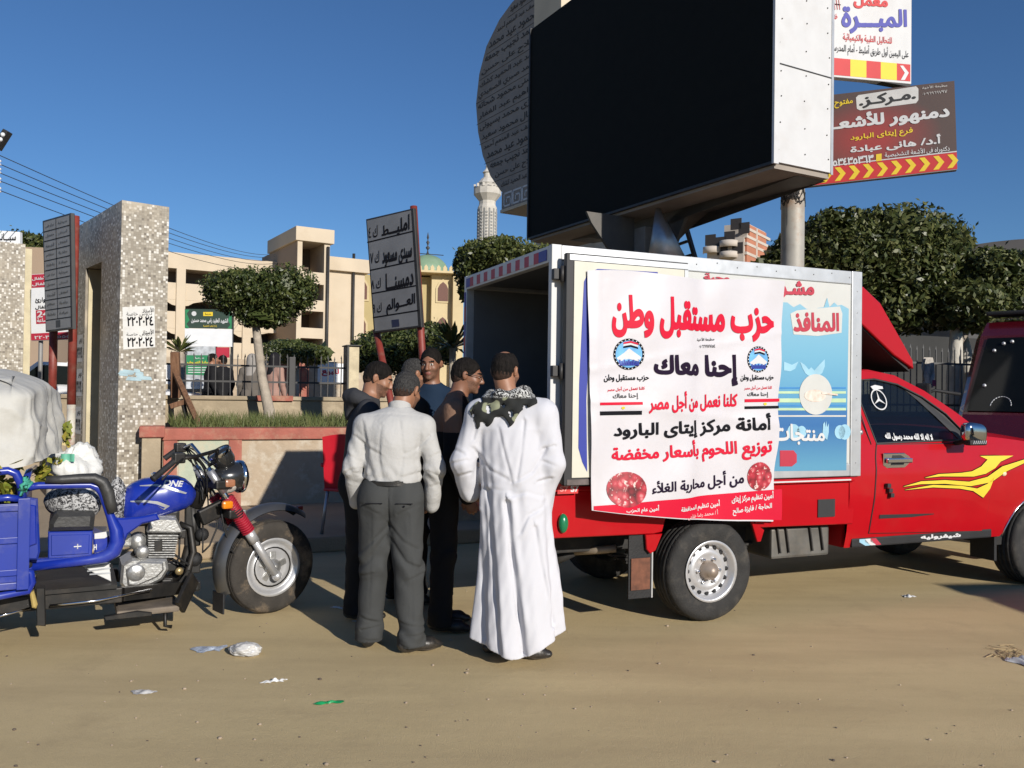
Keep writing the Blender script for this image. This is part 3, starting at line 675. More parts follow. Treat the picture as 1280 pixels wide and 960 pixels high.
# ------------------------------------------------------------------ billboard screen
SCRN = mat('dead_led_screen', (.010, .011, .010), .8, var=.08, spec=.12)
BWH = mat('billboard_white_sheet', (.56, .56, .56), .5, var=.03, dirt=(.4, .36, .32), dirt_amt=.25, dirt_s=2)
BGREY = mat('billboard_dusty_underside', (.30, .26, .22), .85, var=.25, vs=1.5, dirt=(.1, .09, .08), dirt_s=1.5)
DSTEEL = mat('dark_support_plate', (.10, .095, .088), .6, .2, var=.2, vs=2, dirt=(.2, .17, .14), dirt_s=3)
GSTEEL = mat('grey_support_post', (.26, .255, .25), .6, .2, var=.2, vs=3, dirt=(.14, .12, .1), dirt_s=4)
c_ = at(968, 203, 8.7); LB = Fr((c_.x, c_.y), R_(-61))
t = thing_fr('billboard_screen', 'huge black screen billboard in a white cabinet above the truck', 'billboard', LB)
bl = LB.on(660, 300); tl = LB.on(656, 43); br = LB.on(968, 203); zt_ = tl[1] + .02; xL = bl[0]; zb = br[1]; DP = .88
m_ = MB(); m_.box(xL + .02, -.02, .0, .05, zb + .02, zt_ - .02, SCRN); m_.build('screen', t)
m_ = MB(); m_.box(xL, 0, .052, DP, zb + .012, zt_, BWH); m_.box(-.02, .012, -.02, .051, zb - .01, zt_, BWH); m_.box(xL - .012, xL + .02, -.02, .051, zb, zt_, IRON)
m_.box(xL, -.022, -.02, .048, zb - .012, zb + .018, IRON); m_.box(-.001, .006, .0, DP, zb + 1.05, zb + 1.062, IRON)
for k in range(26): z = zb + .15 + .28 * (k // 3); yy = (.07, .45, .8)[k % 3]; m_.sph((.004, yy + random.uniform(-.02, .02), z + random.uniform(-.02, .02)), .008, IRON, 6, 4)
m_.box(.0, .008, DP - .03, DP + .006, zb - .01, zt_, GALV); m_.build('cabinet', t)
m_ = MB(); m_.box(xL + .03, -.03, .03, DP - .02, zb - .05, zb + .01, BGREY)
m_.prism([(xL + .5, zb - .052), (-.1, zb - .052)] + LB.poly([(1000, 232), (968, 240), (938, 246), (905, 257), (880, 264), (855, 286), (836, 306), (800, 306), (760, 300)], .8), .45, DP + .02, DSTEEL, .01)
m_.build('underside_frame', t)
xc = LB.on(808, 290, .5)[0]
m_ = MB(); m_.box(xc - .22, xc + .22, .3, .72, 0, zb - .2, GSTEEL, .01); m_.build('support_column', t)
for s, dx in ((-1, 1.05), (1, .9)):
    m_ = MB(); m_.prism([(xc + s * .225, zb - .06), (xc + s * dx, zb - .06), (xc + s * (dx - .1), zb - .22), (xc + s * .225, zb - 1.15)], .47, .52, DSTEEL); m_.build('gusset_plate', t)
m_ = MB(); m_.prism([(.28, zb - .06), (-.5, zb - .06), (-.42, zb - .2), (.28, zb - 1.0)], xc - .02, xc + .02, DSTEEL, axis='x'); m_.build('gusset_plate', t)
a = LB.p3(822, 258, .2); b_ = LB.p3(833, 330, .2); m_ = MB(); m_.tube([(a.x, .2, a.z), (b_.x, .2, b_.z)], [.02, .26], STEEL, 20); m_.build('conical_brace', t)
m_ = MB(); a = LB.p3(858, 285, 1.2); b_ = LB.p3(874, 340, 1.2); m_.bar(a, b_, .05, .05, IRON); a2 = LB.p3(812, 275, 1.2); b2 = LB.p3(826, 340, 1.2); m_.bar(a2, b2, .05, .05, IRON)
for px, py in ((856, 305), (861, 322)): q = LB.p3(px, py, 1.2); m_.bar((q.x + .05, 1.2, q.z + .03), (q.x - .55, 1.2, q.z - .02), .035, .035, IRON)
m_.build('access_ladder', t)

# ------------------------------------------------------------------ inscribed monument behind it
MONU = mat('grey_granite_slab', (.27, .245, .22), .8, var=.12, vs=2, dirt=(.16, .14, .12), dirt_s=1.2)
MONI = mat('cut_inscription', (.055, .05, .045), .8)
MONC = mat('cream_stone_side', (.58, .50, .37), .8, var=.08, vs=1.5, dirt=(.4, .33, .24), dirt_s=1.5)
c_ = at(668, 480, 16); MO = Fr((c_.x, c_.y), R_(-58))
t = thing_fr('inscribed_monument', 'grey disc shaped monument slab cut with rows of names behind the billboard', 'monument', MO)
xl, zc_ = MO.on(594, 128); rz = MO.on(668, 128)[1] - MO.on(640, 247)[1]; rx = -xl
rz = zc_ - MO.on(642, 250)[1]
pl = [(rx * math.cos(a), zc_ + rz * 1.12 * math.sin(a)) for a in [math.pi / 2 + math.pi * k / 36 for k in range(37)]]
zlow = MO.on(640, 249)[1]; pl = MO.poly([(640, 3), (624, 25), (608, 58), (599, 93), (595, 130), (597.5, 165), (603.5, 195), (613, 220), (626, 239), (641, 249)]); pl = [(0, MO.on(668, -25)[1]), (MO.on(655, -12)[0], MO.on(655, -12)[1])] + pl + [(0, zlow)]
m_ = MB(); m_.prism(pl, 0, .55, MONU); zz = zc_ + rz * 1.05
rows = ['أحمد عبد الحميد كشك', 'محمد صبري الصعيدي', 'حسنى محمود شحاته', 'إبراهيم عبد الغفار', 'فوزى محمد بسيونى', 'جمال محمود سعيد', 'يوسف عبد المنعم أحمد', 'محمود عيد محمد', 'محمد نجيب جمعه', 'صلاح على حسن']
k = 0
while zz > zlow + .1:
    h = .17; ed = sorted((b_, a) for a, b_ in pl if a < -.01); wd = min(-float(np.interp(q_, [e[0] for e in ed], [e[1] for e in ed])) for q_ in (zz, zz + h / 2, zz + h)) - .07
    if wd > .25: m_.text(rows[k % 10], (-wd, -.006, zz), (-.03, -.006, zz), (-wd, -.006, zz + h), MONI, .02)
    k += 1; zz -= .235
    if k % 2 == 0: m_.box(-wd - .1, -.01, -.004, .0, zz + .19, zz + .2, MONI)
m_.build('name_slab', t)
m_ = MB(); m_.box(.0, .9, -.12, .75, zlow - .3, zc_ + rz * 1.3, MONC); m_.build('cream_shaft', t)
z1 = MO.on(628, 249)[1]; z0 = MO.on(628, 270)[1]; xk = MO.on(627, 260, -.3)[0]
m_ = MB(); m_.box(xk, 1.4, -.3, 1.0, z0, z1, MONU); m_.box(xk - .02, 1.42, -.32, 1.02, z0 - .06, z0 - .002, MONC)
x = xk + .08; hh = z1 - z0; tk = hh * .085
while x < 1.0:                                    # the key pattern band
    a = x; w_ = hh * .95; y0 = -.306
    for (xa, xb, za, zb_) in ((0, 1, .82, .92), (0, .1, .1, .92), (0, .8, .1, .2), (.72, .8, .1, .65), (.28, .8, .55, .65), (.28, .36, .33, .65), (.9, 1, .1, .92)):
        m_.box(a + xa * w_, a + xb * w_, y0, -.301, z0 + za * hh, z0 + zb_ * hh, WINK)
    x += w_ * 1.02
m_.build('key_pattern_plinth', t)
m_ = MB(); m_.prism([(xk + 1.3, 0), (2.4, 0), (1.9, z0 - .07), (xk + .9, z0 - .07)], -.1, 1.6, MONC); m_.build('pedestal', t)

# ------------------------------------------------------------------ roadside signs
TANL = mat('sign_sheet_grey', (.20, .20, .205), .55, var=.12, vs=3, dirt=(.12, .115, .11), dirt_s=4)
def quadpoly(fr, pts, y=0): return fr.poly(pts, y)
# tilted direction sign
c_ = at(523, 480, 10.2); D = Fr((c_.x, c_.y), R_(-40))
t = thing_fr('direction_sign', 'tilted grey road sign listing four places with distances, on red posts', 'sign', D)
m_ = MB(); m_.prism(quadpoly(D, [(457, 274), (517, 260), (527, 409), (467, 417)]), 0, .05, IRON, .008); qd = quadpoly(D, [(459, 276), (514, 263), (523, 407), (469, 414)])
m_.raw([(a, -.004, b_) for a, b_ in qd], [(0, 1, 2, 3)], TANL)
def sline(fr, a, b_, w_, m, y): A = fr.p3(*a, y); B_ = fr.p3(*b_, y); m_.bar(A, B_, w_, .004, m, (0, 1, 0))
for (a, b_) in (((459, 303), (516, 289)), ((462, 338), (518, 326)), ((464, 367), (520, 357)), ((466, 397), (523, 388))): m_.bar(D.p3(*a, -.006), D.p3(*b_, -.006), .003, .016, INK)
for tx, r in (('امليـــط', (477, 283, 298, 512, 267, 292)), ('ك ٤', (461, 284, 298, 472, 281, 296)), ('سيدى مسعود', (478, 315, 336, 515, 307, 327)), ('ك ٧', (463, 316, 330, 474, 313, 328)), ('دمسنـــا', (482, 342, 364, 517, 334, 356)), ('ك ٨', (464, 350, 362, 476, 347, 360)), ('العـــوالم', (483, 375, 395, 519, 366, 386)), ('ك ٩', (466, 380, 392, 477, 378, 390))): m_.ptext(D, tx, *r, INK, -.008, .035 if 'ك ' not in tx else .01)
a = quadpoly(D, [(490, 400), (499, 399), (500, 408), (491, 409)]); m_.raw([(p_[0], -.008, p_[1]) for p_ in a], [(0, 1, 2, 3)], mat('dark_blue_sticker', (.02, .025, .06), .6))
m_.build('sign_board', t)
for pts in (((517, 258), (530, 480), 0), ((470, 412), (482, 470), 1)):
    a = D.p3(*pts[0], .08); b_ = D.p3(*pts[1], .08); d = (b_ - a) * (a.z / (a.z - b_.z)); m_ = MB(); m_.tube([a, a + d], .045, REDPOST, 12); m_.build('post', t)
# brochure-like panel sign by the tiled pillar
c_ = at(86, 480, 9.9); P3 = Fr((c_.x, c_.y), R_(-46))
t = thing_fr('panel_sign', 'tall grey panel sign with a grid of small text boxes on red posts', 'sign', P3)
m_ = MB(); m_.prism(quadpoly(P3, [(53, 276), (88, 266), (90, 411), (57, 415)]), 0, .05, IRON, .006); qd = quadpoly(P3, [(55, 278), (87, 269), (89, 409), (58, 413)])
m_.raw([(a, -.004, b_) for a, b_ in qd], [(0, 1, 2, 3)], mat('panel_grey_print', (.30, .29, .275), .6, var=.1))
TL_, TR_, BR_, BL_ = [Vector((a, -.006, b_)) for a, b_ in qd]
lp = lambda u, v: (TL_ * (1 - u) + TR_ * u) * (1 - v) + (BL_ * (1 - u) + BR_ * u) * v
for k in range(1, 11): m_.bar(lp(0, k / 11), lp(1, k / 11), .003, .009, INK)
m_.bar(lp(.5, 0), lp(.5, 10 / 11), .003, .009, INK)
wds = ['مركز طبى', 'عيادة', 'معمل', 'صيدلية', 'أشعة', 'أسنان', 'عظام', 'أطفال', 'باطنة', 'جلدية']
for k in range(10):
    for c in range(2):
        u0 = .08 + .5 * c; m_.text(wds[(k * 2 + c * 3) % 10], lp(u0, (k + .66) / 11), lp(u0 + .34, (k + .66) / 11), lp(u0, (k + .34) / 11), IRON, .01, lp(u0 + .34, (k + .34) / 11), .002)
m_.raw([lp(.42, 10.15 / 11), lp(.6, 10.15 / 11), lp(.6, 10.85 / 11), lp(.42, 10.85 / 11)], [(0, 1, 2, 3)], IRON); m_.build('sign_board', t)
POSTW = mat('post_foot_flaked', (.5, .47, .4), .9, var=.2, dirt=(.3, .1, .06), dirt_amt=1, dirt_s=9)
for x0_, pt in (((67, 412), 0), ((94, 270), 1)):
    a = P3.p3(x0_[0], x0_[1], .12); m_ = MB(); zf = 1.35; m_.tube([(a.x, a.y, zf), (a.x, a.y, a.z)], .05, REDPOST, 12); q = m_.build('post', t); MB().tube([(a.x, a.y, .1), (a.x, a.y, zf)], .049, POSTW, 12).build('flaked_foot', q)
# red and white clinic sign
c_ = at(63, 480, 14); P4 = Fr((c_.x, c_.y), R_(-8))
t = thing_fr('clinic_sign', 'red and white clinic sign with a 24 badge behind the panel sign', 'sign', P4)
SRED = mat('sign_red', (.42, .025, .05), .5, var=.06); SWH = mat('sign_white', (.72, .73, .74), .5, var=.04)
m_ = MB(); m_.prism(quadpoly(P4, [(37, 343), (92, 340), (93, 424), (39, 426)]), 0, .06, SWH, .005)
for q in (((37.5, 343.5), (91.5, 340.5), (92, 357), (38, 360)), ((39, 417), (92.5, 414.5), (92.6, 423.5), (39.2, 425.5))): m_.raw([(a, -.004, b_) for a, b_ in P4.poly(q)], [(0, 1, 2, 3)], SRED)
for tx, r, mm in (('مستشفى الأطفال', (40, 346, 351, 88, 343, 349), WINK), ('رعاية الأطفال', (40, 353, 358, 88, 350, 355), WINK), ('طوارئ', (44, 372, 379, 62, 371, 378), INK), ('أطفال', (44, 381, 387, 62, 380, 386), INK), ('ساعة', (46, 398, 403, 59, 397, 402), WINK)): m_.ptext(P4, tx, *r, mm, -.012, .03)
a = P4.poly(((45, 388), (62, 387), (62.5, 404), (45.5, 405))); m_.raw([(p_[0], -.006, p_[1]) for p_ in a], [(0, 1, 2, 3)], SRED); m_.ptext(P4, '24', 46, 389, 397, 61, 388, 396, WINK, -.011, .03)
m_.ptext(P4, '٢٢٠٣٤٠٥٥٥', 43, 420, 424, 88, 418, 422, WINK, -.008, .02)
m_.build('sign_board', t)
for px in (46, 84): x = P4.on(px, 420)[0]; MB().tube([(x, .1, .5), (x, .1, P4.on(px, 345)[1])], .035, GSTEEL, 8).build('post', t)
# shop fascia far left
c_ = at(0, 480, 17); P5 = Fr((c_.x, c_.y), R_(5)); t = thing_fr('shop_sign', 'pale rooftop shop sign above the weathered pillar', 'sign', P5)
m_ = MB(); m_.prism(quadpoly(P5, [(-60, 284), (25, 290), (25, 306), (-60, 306)]), 0, .1, SWH); m_.ptext(P5, 'سبـــانـــى', -10, 291, 303, 20, 292, 303, INK, -.01, .03); m_.build('sign_board', t)
x = P5.on(-30, 300)[0]; MB().box(x - 1.5, x + 1.4, .2, 3, 0, P5.on(0, 306)[1], SCH2).build('kiosk', t)
# pole with the two roadside signs
c_ = at(989, 480, 10.1); P6 = Fr((c_.x, c_.y), 0)
t = thing_fr('sign_pole', 'thick rusty grey steel pole rising behind the truck box', 'pole', P6)
POLE = mat('rusty_pole', (.35, .33, .29), .6, .15, var=.15, vs=5, dirt=(.26, .13, .06), dirt_amt=.7, dirt_s=4)
m_ = MB(); m_.tube([(0, 0, 0), (0, 0, 6.6)], .138, POLE, 20); m_.build('shaft', t)
m_ = MB(); z = P6.on(989, 245)[1]
for k in range(14): a = random.uniform(0, 6.28); m_.tube([(.14 * math.cos(a + j * .5), .15 * math.sin(a + j * .5), z + .05 * math.sin(j * 2 + k) + random.uniform(-.12, .1)) for j in range(8)], .006, IRON, 5)
m_.build('wire_wrapping', t)
m_ = MB(); z = P6.on(989, 226)[1]; m_.lathe([(.142, z - .05), (.15, z - .05), (.15, z + .05), (.142, z + .05)], IRON, 20); m_.build('clamp', t)
SB = Fr((at(1040, 480, 9.95).x, at(1040, 480, 9.95).y), R_(-18))
t = thing_fr('centre_sign', 'brown and red scan centre sign with a red and yellow chevron border', 'sign', SB)
BRN = bpy.data.materials.new('brown_red_print'); BRN.use_nodes = True; n, L, b = nodes(BRN); tc = n.new('ShaderNodeTexCoord'); sx = n.new('ShaderNodeSeparateXYZ'); L.new(tc.outputs['Object'], sx.inputs[0])
cx_, cz_ = SB.on(1090, 172); gx = n.new('ShaderNodeTexGradient'); gx.gradient_type = 'SPHERICAL'; mp = n.new('ShaderNodeMapping'); mp.inputs['Location'].default_value = (-cx_ / .75, 0, -cz_ / .5); mp.inputs['Scale'].default_value = (1 / .75, .01, 1 / .5)
L.new(tc.outputs['Object'], mp.inputs[0]); L.new(mp.outputs[0], gx.inputs[0]); L.new(mixc(rng(gx.outputs[1], 0, .8), (.085, .055, .047), (.30, .04, .035)), b.inputs['Base Color']); b.inputs['Roughness'].default_value = .5
YINK = mat('yellow_print', (.72, .52, .03), .5, var=.04); RINK = mat('red_print', (.50, .03, .03), .5, var=.05); BINK = mat('blue_print', (.06, .06, .32), .5, var=.06)
m_ = MB(); m_.prism(quadpoly(SB, [(1000, 123), (1193, 101), (1196.5, 212), (1000, 234)]), .003, .09, GSTEEL)
m_.raw([(a, 0, b_) for a, b_ in SB.poly([(1000, 123), (1193, 101), (1196, 189), (1000, 211)])], [(0, 1, 2, 3)], BRN)
m_.raw([(a, 0, b_) for a, b_ in SB.poly([(1000, 212.5), (1196, 190), (1196.6, 211), (1000, 233.5)])], [(0, 1, 2, 3)], RINK)
m_.bar(SB.p3(1000, 211.5, -.002), SB.p3(1196, 189.3, -.002), .004, .012, WINK)
for k in range(11):
    px = 1008 + k * 17.6; sl_ = -.1145; f = lambda dx, dy: SB.p3(px + dx, 212.5 + dy + sl_ * (px + dx - 1000), -.003)
    m_.raw([f(0, 2), f(7, 2), f(14, 10.5), f(7, 19), f(0, 19), f(7, 10.5)], [(0, 1, 2, 5), (2, 3, 4, 5)], YINK)
GRYP = mat('pale_grey_print', (.55, .54, .52), .5)
q = SB.poly([(1073, 119), (1145, 108), (1148, 111), (1148, 125), (1145, 129), (1075, 138), (1071, 136), (1070, 122)]); m_.raw([(a, -.003, b_) for a, b_ in q], [tuple(range(8))], GRYP)
for tx, r, mm, bo in (('.مـركـز.', (1074, 120, 136, 1145, 110, 127), IRON, .04), ('مفتوح', (1043, 125, 136, 1066, 123, 132), YINK, .02), ('دمنهور للأشعـ', (1041, 145, 166, 1187, 127, 150), WINK, .045),
    ('فرع إيتاى البارود', (1063, 169, 178, 1141, 159, 169), YINK, .02), ('أ.د/ هانى عبادة', (1063, 181, 193, 1176, 167, 182), WINK, .035), ('دكتوراه فى الأشعة التشخيصية', (1106, 190, 198, 1187, 181, 190), WINK, .01), ('٥٣٤٣٥٣٦٣', (1041, 199, 208, 1092, 193, 203), WINK, .04),
    ('مطبعة الأخوة', (1153, 108, 112, 1184, 104, 109), GRYP, 0), ('٠١٠٩٦٩٦٩٧٩٧', (1153, 116, 119, 1184, 112, 116), GRYP, 0)): m_.ptext(SB, tx, *r, mm, -.006, bo)
q = SB.poly([(1095, 193), (1102, 192), (1102, 201), (1095, 202)]); m_.raw([(a, -.005, b_) for a, b_ in q], [(0, 1, 2, 3)], YINK); m_.build('sign_board', t)
zz = SB.on(1040, 160)[1]; MB().box(-.75, 0, .1, .16, zz - .04, zz + .04, IRON).build('mounting_arm', t)
SL = Fr((at(1040, 480, 9.75).x, at(1040, 480, 9.75).y), R_(20))
t = thing_fr('laboratory_sign', 'white laboratory sign with blue lettering and a red and yellow stripe', 'sign', SL)
m_ = MB(); m_.prism(quadpoly(SL, [(1000, -35), (1140, -22), (1139.5, 105), (1000, 92)]), .003, .10, BWH, .004); m_.box(SL.on(1000, 92)[0], SL.on(1139, 104)[0], .012, .12, SL.on(1139, 104)[1] - .04, SL.on(1139, 104)[1] - .005, IRON)
xx = 1000; cols = [YINK, RINK] * 5
for k, (a, b_) in enumerate(((1000, 1041), (1041, 1063), (1063, 1083), (1083, 1101), (1101, 1121), (1121, 1138))): m_.raw([SL.p3(a, 68.5 + (a - 1000) * .088, -.0), SL.p3(b_, 68.5 + (b_ - 1000) * .088, -.0), SL.p3(b_, 90 + (b_ - 1000) * .085, 0), SL.p3(a, 90 + (a - 1000) * .085, 0)], [(0, 1, 2, 3)], cols[k])
f = lambda px, py: SL.p3(px, py, -.003); m_.raw([f(1125, 82), f(1129, 82), f(1136, 91), f(1131, 100), f(1126, 100), f(1131, 91)], [(0, 1, 2, 5), (2, 3, 4, 5)], WINK)
for tx, r, mm, bo in (('معمل', (1067, -8, 10, 1110, -5, 13), RINK, .05), ('المبـــرة', (1052, 6, 42, 1134, 12, 40), BINK, .045), ('للتحاليل الطبية والكيميائية', (1054, 41, 52, 1115, 46, 57), RINK, .01), ('على اليمين أول طريق أمليط - أمام المدرسة الفنية', (1024, 50, 66, 1136, 61, 76), INK, .0), ('خدمة', (1039, 14, 23, 1047, 15, 24), RINK, .02)): m_.ptext(SL, tx, *r, mm, -.004, bo)
for k in range(5): m_.bar(SL.p3(1036 + k * 3, -4, -.004), SL.p3(1038 + k * 3, 12, -.004), .003, .006, RINK)
m_.bar(SL.p3(1036, 4, -.004), SL.p3(1051, 6, -.004), .003, .008, INK); m_.build('sign_board', t)
zz = SL.on(1040, 60)[1]; MB().box(-.75, 0, .13, .19, zz - .04, zz + .04, IRON).build('mounting_arm', t)

# school notice boards beyond the railing
c_ = at(260, 480, 17.5); P7 = Fr((c_.x, c_.y), R_(4))
t = thing_fr('school_banner', 'dark green school banner over a white panel and green poster', 'banner', P7)
DGRN = mat('dark_green_print', (.025, .05, .035), .6); BGRN = mat('bright_green_print', (.02, .2, .08), .6); GREYP = mat('grey_photo_print', (.42, .44, .46), .6, var=.4, vs=9)
fr = P7
def pq(mb, fr, pts, m, y): mb.raw([fr.p3(a, b_, y) for a, b_ in pts], [tuple(range(len(pts)))], m)
m_ = MB(); m_.prism(fr.poly([(231, 386), (290, 387), (290, 411), (231, 410)]), 0, .04, DGRN)
pq(m_, fr, [(231.5, 387), (237, 387), (233.5, 392), (237, 400), (233, 405), (237, 410), (231.5, 410)], BGRN, -.004); pq(m_, fr, [(289.5, 388), (284, 388), (287.5, 394), (285, 400), (288, 406), (284, 411), (289.5, 411)], BGRN, -.004)
pq(m_, fr, [(254, 390), (266, 390), (266, 395), (254, 395)], YINK, -.004); m_.ptext(fr, 'الشهيد العقيد رامى محمد حسنين', 239, 397, 404, 285, 398, 405, WINK, -.006, .03); m_.ptext(fr, 'مدرسة', 256, 391, 394, 264, 391, 394, INK, -.008, .02); m_.ptext(fr, 'إدارة إيتاى التعليمية', 254, 406, 409, 271, 406, 409, YINK, -.006, .01)
q = fr.p3(242.5, 392, -.006); m_.lathe([(0, 0), (.05, 0)], WINK, 16, Matrix.Translation(q) @ Matrix.Rotation(R_(90), 4, 'X')); m_.build('title_board', t)
m_ = MB(); m_.prism(fr.poly([(231, 410.5), (290, 411.5), (290, 433.5), (231, 432.5)]), 0, .04, SWH); m_.build('white_panel', t)
m_ = MB(); m_.prism(fr.poly([(232, 433), (269, 433), (268, 486), (232, 486)]), .0, .04, GREYP); pq(m_, fr, [(232.5, 444), (267, 444), (267, 470), (232.5, 468)], BGRN, -.004)
for k in range(4): pq(m_, fr, [(235, 456 + k * 3), (262 - k * 2, 456 + k * 3), (262 - k * 2, 457 + k * 3), (235, 457 + k * 3)], WINK, -.006)
m_.ptext(fr, 'مرحبا', 244, 446, 449, 255, 446, 449, WINK, -.006, .02); m_.ptext(fr, 'بالسادة الضيوف', 234, 451, 455, 266, 451, 455, YINK, -.006, .02); m_.build('poster', t)
MB().prism(fr.poly([(270, 434), (286, 434), (286, 447), (270, 447)]), .02, .06, SRED).build('red_panel', t)
for px in (232, 268.5, 289): x = fr.on(px, 430)[0]; MB().box(x - .025, x + .025, .045, .09, .65, fr.on(px, 388)[1], IRON).build('post', t)
# posters on the far wall
c_ = at(408, 480, 26); P8 = Fr((c_.x, c_.y), YAW); t = thing_fr('street_wall', 'cream street wall with red panels and a pasted poster beyond the railing', 'wall', P8)
m_ = MB(); m_.box(-9, 2.6, 0, .3, 0, P8.on(408, 452)[1], TANP); m_.build('wall_body', t)
m_ = MB()
for a, b_ in ((348, 362), (368, 386)): xa = P8.on(a, 450)[0]; xb = P8.on(b_, 450)[0]; m_.box(xa, xb, -.05, 0, .65, P8.on(370, 451)[1], REDP)
m_.build('red_panels', t)
m_ = MB(); m_.box(P8.on(397, 460)[0], P8.on(430, 460)[0], -.03, -.004, P8.on(410, 480)[1], P8.on(410, 454)[1], SWH); m_.ptext(P8, 'للبيع', 402, 460, 470, 424, 461, 471, SRED, -.036, .04); m_.build('poster', t)
# graffitied wall behind the panel sign
c_ = at(70, 480, 18); P9 = Fr((c_.x, c_.y), YAW); t = thing_fr('street_wall', 'white roadside wall with pink graffiti behind the red sign posts', 'wall', P9)
z0 = P9.on(70, 478)[1]; z1 = P9.on(70, 452)[1]; m_ = MB(); m_.box(-2, 3, 0, .25, .1, z0, OCHRE); m_.build('base_course', t); m_ = MB(); m_.box(-2, 3, 0, .25, z0 + .002, z1, WHITE); m_.build('upper_course', t)
m_ = MB(); PNK = mat('pink_graffiti', (.6, .22, .25), .8, var=.3)
for k in range(5): a = P9.p3(60 + k * 6, 478, -.01); b_ = P9.p3(62 + k * 6, 460, -.01); m_.tube([a, (a + b_) / 2 + Vector((.1, 0, 0)), b_], .03, PNK, 5)
m_.build('graffiti', t)
railing(P9, 'thin black railing in front of the graffitied wall', -1.2, 1.6, -.5, .1, P9.on(70, 450, -.5)[1], (P9.on(70, 457, -.5)[1],), (), .55, IRON, IRON)

# overhead wires and lamp
t = thing('street_lamp', 'dark twin spot street lamp head at the top left edge', 'lamp', (at(-16, 480, 15).x, 15, 0)); k = t.location.x
m_ = MB(); m_.tube([(0, 0, 0), (0, 0, at(0, 185, 15).z)], [.1, .06], GSTEEL, 10); m_.build('pole', t)
m_ = MB(); a = at(-4, 186, 15); b_ = at(10, 164, 15); m_.bar(a - t.location, b_ - t.location, .16, .1, IRON, bev=.01); m_.build('lamp_head', t)
for px, py in ((4, 174), (7, 168)): q = at(px, py, 15) - t.location; MB().sph((q.x, q.y - .08, q.z - .03), .04, SWH, 8, 6).build('lamp_lens', t)
for k, y0 in enumerate((203, 213, 225, 237)): q = at(-2.5, y0, 15) - t.location; MB().lathe([(.02, -.06), (.06, -.04), (.03, 0), (.06, .03), (.02, .06)], SWH, 10, Matrix.Translation(q)).build('insulator', t)
WIRE = mat('black_cable', (.03, .03, .035), .6)
for k, (ya, yb, yc) in enumerate(((193, 238, 318), (204, 249, 321), (215, 261, 325), (225, 273, 329), (237, 286, 334))):
    a = at(-3, ya, 15); c = at(344, yc, 80); m_ = MB(); pts = []
    for i in range(25): u = i / 24; q = a.lerp(c, u); q.z -= (1.2 if k < 4 else 1.4) * 4 * u * (1 - u) * .5; pts.append(q - a)
    m_.tube(pts, [.008 + .014 * i / 24 for i in range(25)], WIRE, 5); o = m_.build('overhead_wire'); o.location = a
    tag(o, ('topmost', 'second highest', 'middle', 'second lowest', 'lowest')[k] + ' of the five black wires running from the lamp pole to the school', 'wire', 'overhead wires')

# right hand railing and wall
c_ = at(1150, 480, 11.8); RF = Fr((c_.x, c_.y), YAW)
DWALL = mat('shaded_grey_wall', (.03, .03, .029), .9, var=.15, vs=1.5, bump=.2)  # near-black grey, with the trees' shade put into the wall colour
t = thing_fr('garden_wall', 'low pale wall under the grey railing behind the red cab', 'wall', RF); zz = RF.on(1150, 515)[1]
m_ = MB(); m_.box(-7, 6, 0, .25, 0, zz - .07, OCHRE); m_.build('wall_body', t); m_ = MB(); m_.box(-7.05, 6.05, -.03, .28, zz - .07, zz, TANP, .01); m_.build('coping', t)
railing(RF, 'thin grey railing behind the red cab and minibus', -3.2, 4.5, .1, zz, RF.on(1150, 436)[1], (RF.on(1150, 453)[1], zz + .1), (), .125, mat('thin_grey_iron', (.13, .13, .13), .5, .3), IRON)
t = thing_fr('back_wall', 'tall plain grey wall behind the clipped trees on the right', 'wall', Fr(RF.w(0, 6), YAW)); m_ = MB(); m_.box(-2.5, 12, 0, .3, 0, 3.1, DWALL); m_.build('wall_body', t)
BAGC = mat('cloudy_plastic', (.42, .39, .35), .3, var=.3, vs=20)
q = RF.p3(1156, 447, .03); m_ = MB()
m_.sheet(lambda u, v: Vector(((u - .5) * (.12 + .1 * math.sin(math.pi * min(1, v * 1.3))), -.02 - .035 * math.sin(u * 9 + v * 7) * v, -v * .43)), 12, 16, BAGC); m_.sheet(lambda u, v: Vector(((u - .5) * (.12 + .1 * math.sin(math.pi * min(1, v * 1.3))), .02 + .035 * math.sin(u * 8 + v * 9) * v, -v * .43)), 12, 16, BAGC)
m_.sheet(lambda u, v: Vector((.01 + u * .07, -.062, -.32 - v * .09)), 2, 2, mat('pink_print', (.5, .12, .2), .5))
o = m_.build('plastic_bag'); o.location = RF.w(q.x, q.y - .06, q.z); o.rotation_euler = (0, 0, YAW); tag(o, 'crumpled clear plastic bag hanging on the grey railing', 'bag')

# ------------------------------------------------------------------ pickup truck with box body
T = Fr((1.34, 5.7), YAW); TW = 1.67
RED = mat('red_truck_paint', (.40, .003, .008), .3, var=.05, vs=3, coat=.3, spec=.3, dirt=(.36, .03, .025), dirt_amt=.3, dirt_s=2)
BOXW = mat('box_white_panel', (.54, .54, .51), .4, var=.04, dirt=(.45, .41, .34), dirt_amt=.3, dirt_s=2)
CREAMP = mat('cream_door_panel', (.58, .56, .47), .45, var=.04, dirt=(.5, .45, .35), dirt_amt=.3, dirt_s=2)
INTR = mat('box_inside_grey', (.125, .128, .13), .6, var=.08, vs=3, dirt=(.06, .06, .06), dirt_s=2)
SEAL = mat('black_door_seal', (.02, .02, .022), .6)
TYRE = mat('tyre_rubber', (.022, .021, .02), .8, var=.3, vs=12, bump=.25, bs=80, dirt=(.1, .085, .065), dirt_amt=.5, dirt_s=6)
RIMM = mat('silver_wheel_paint', (.52, .52, .53), .35, .5, var=.1, dirt=(.3, .26, .2), dirt_s=8)
UNDER = mat('grimy_underbody', (.02, .019, .018), .8, var=.4, vs=5, dirt=(.1, .085, .065), dirt_s=5)
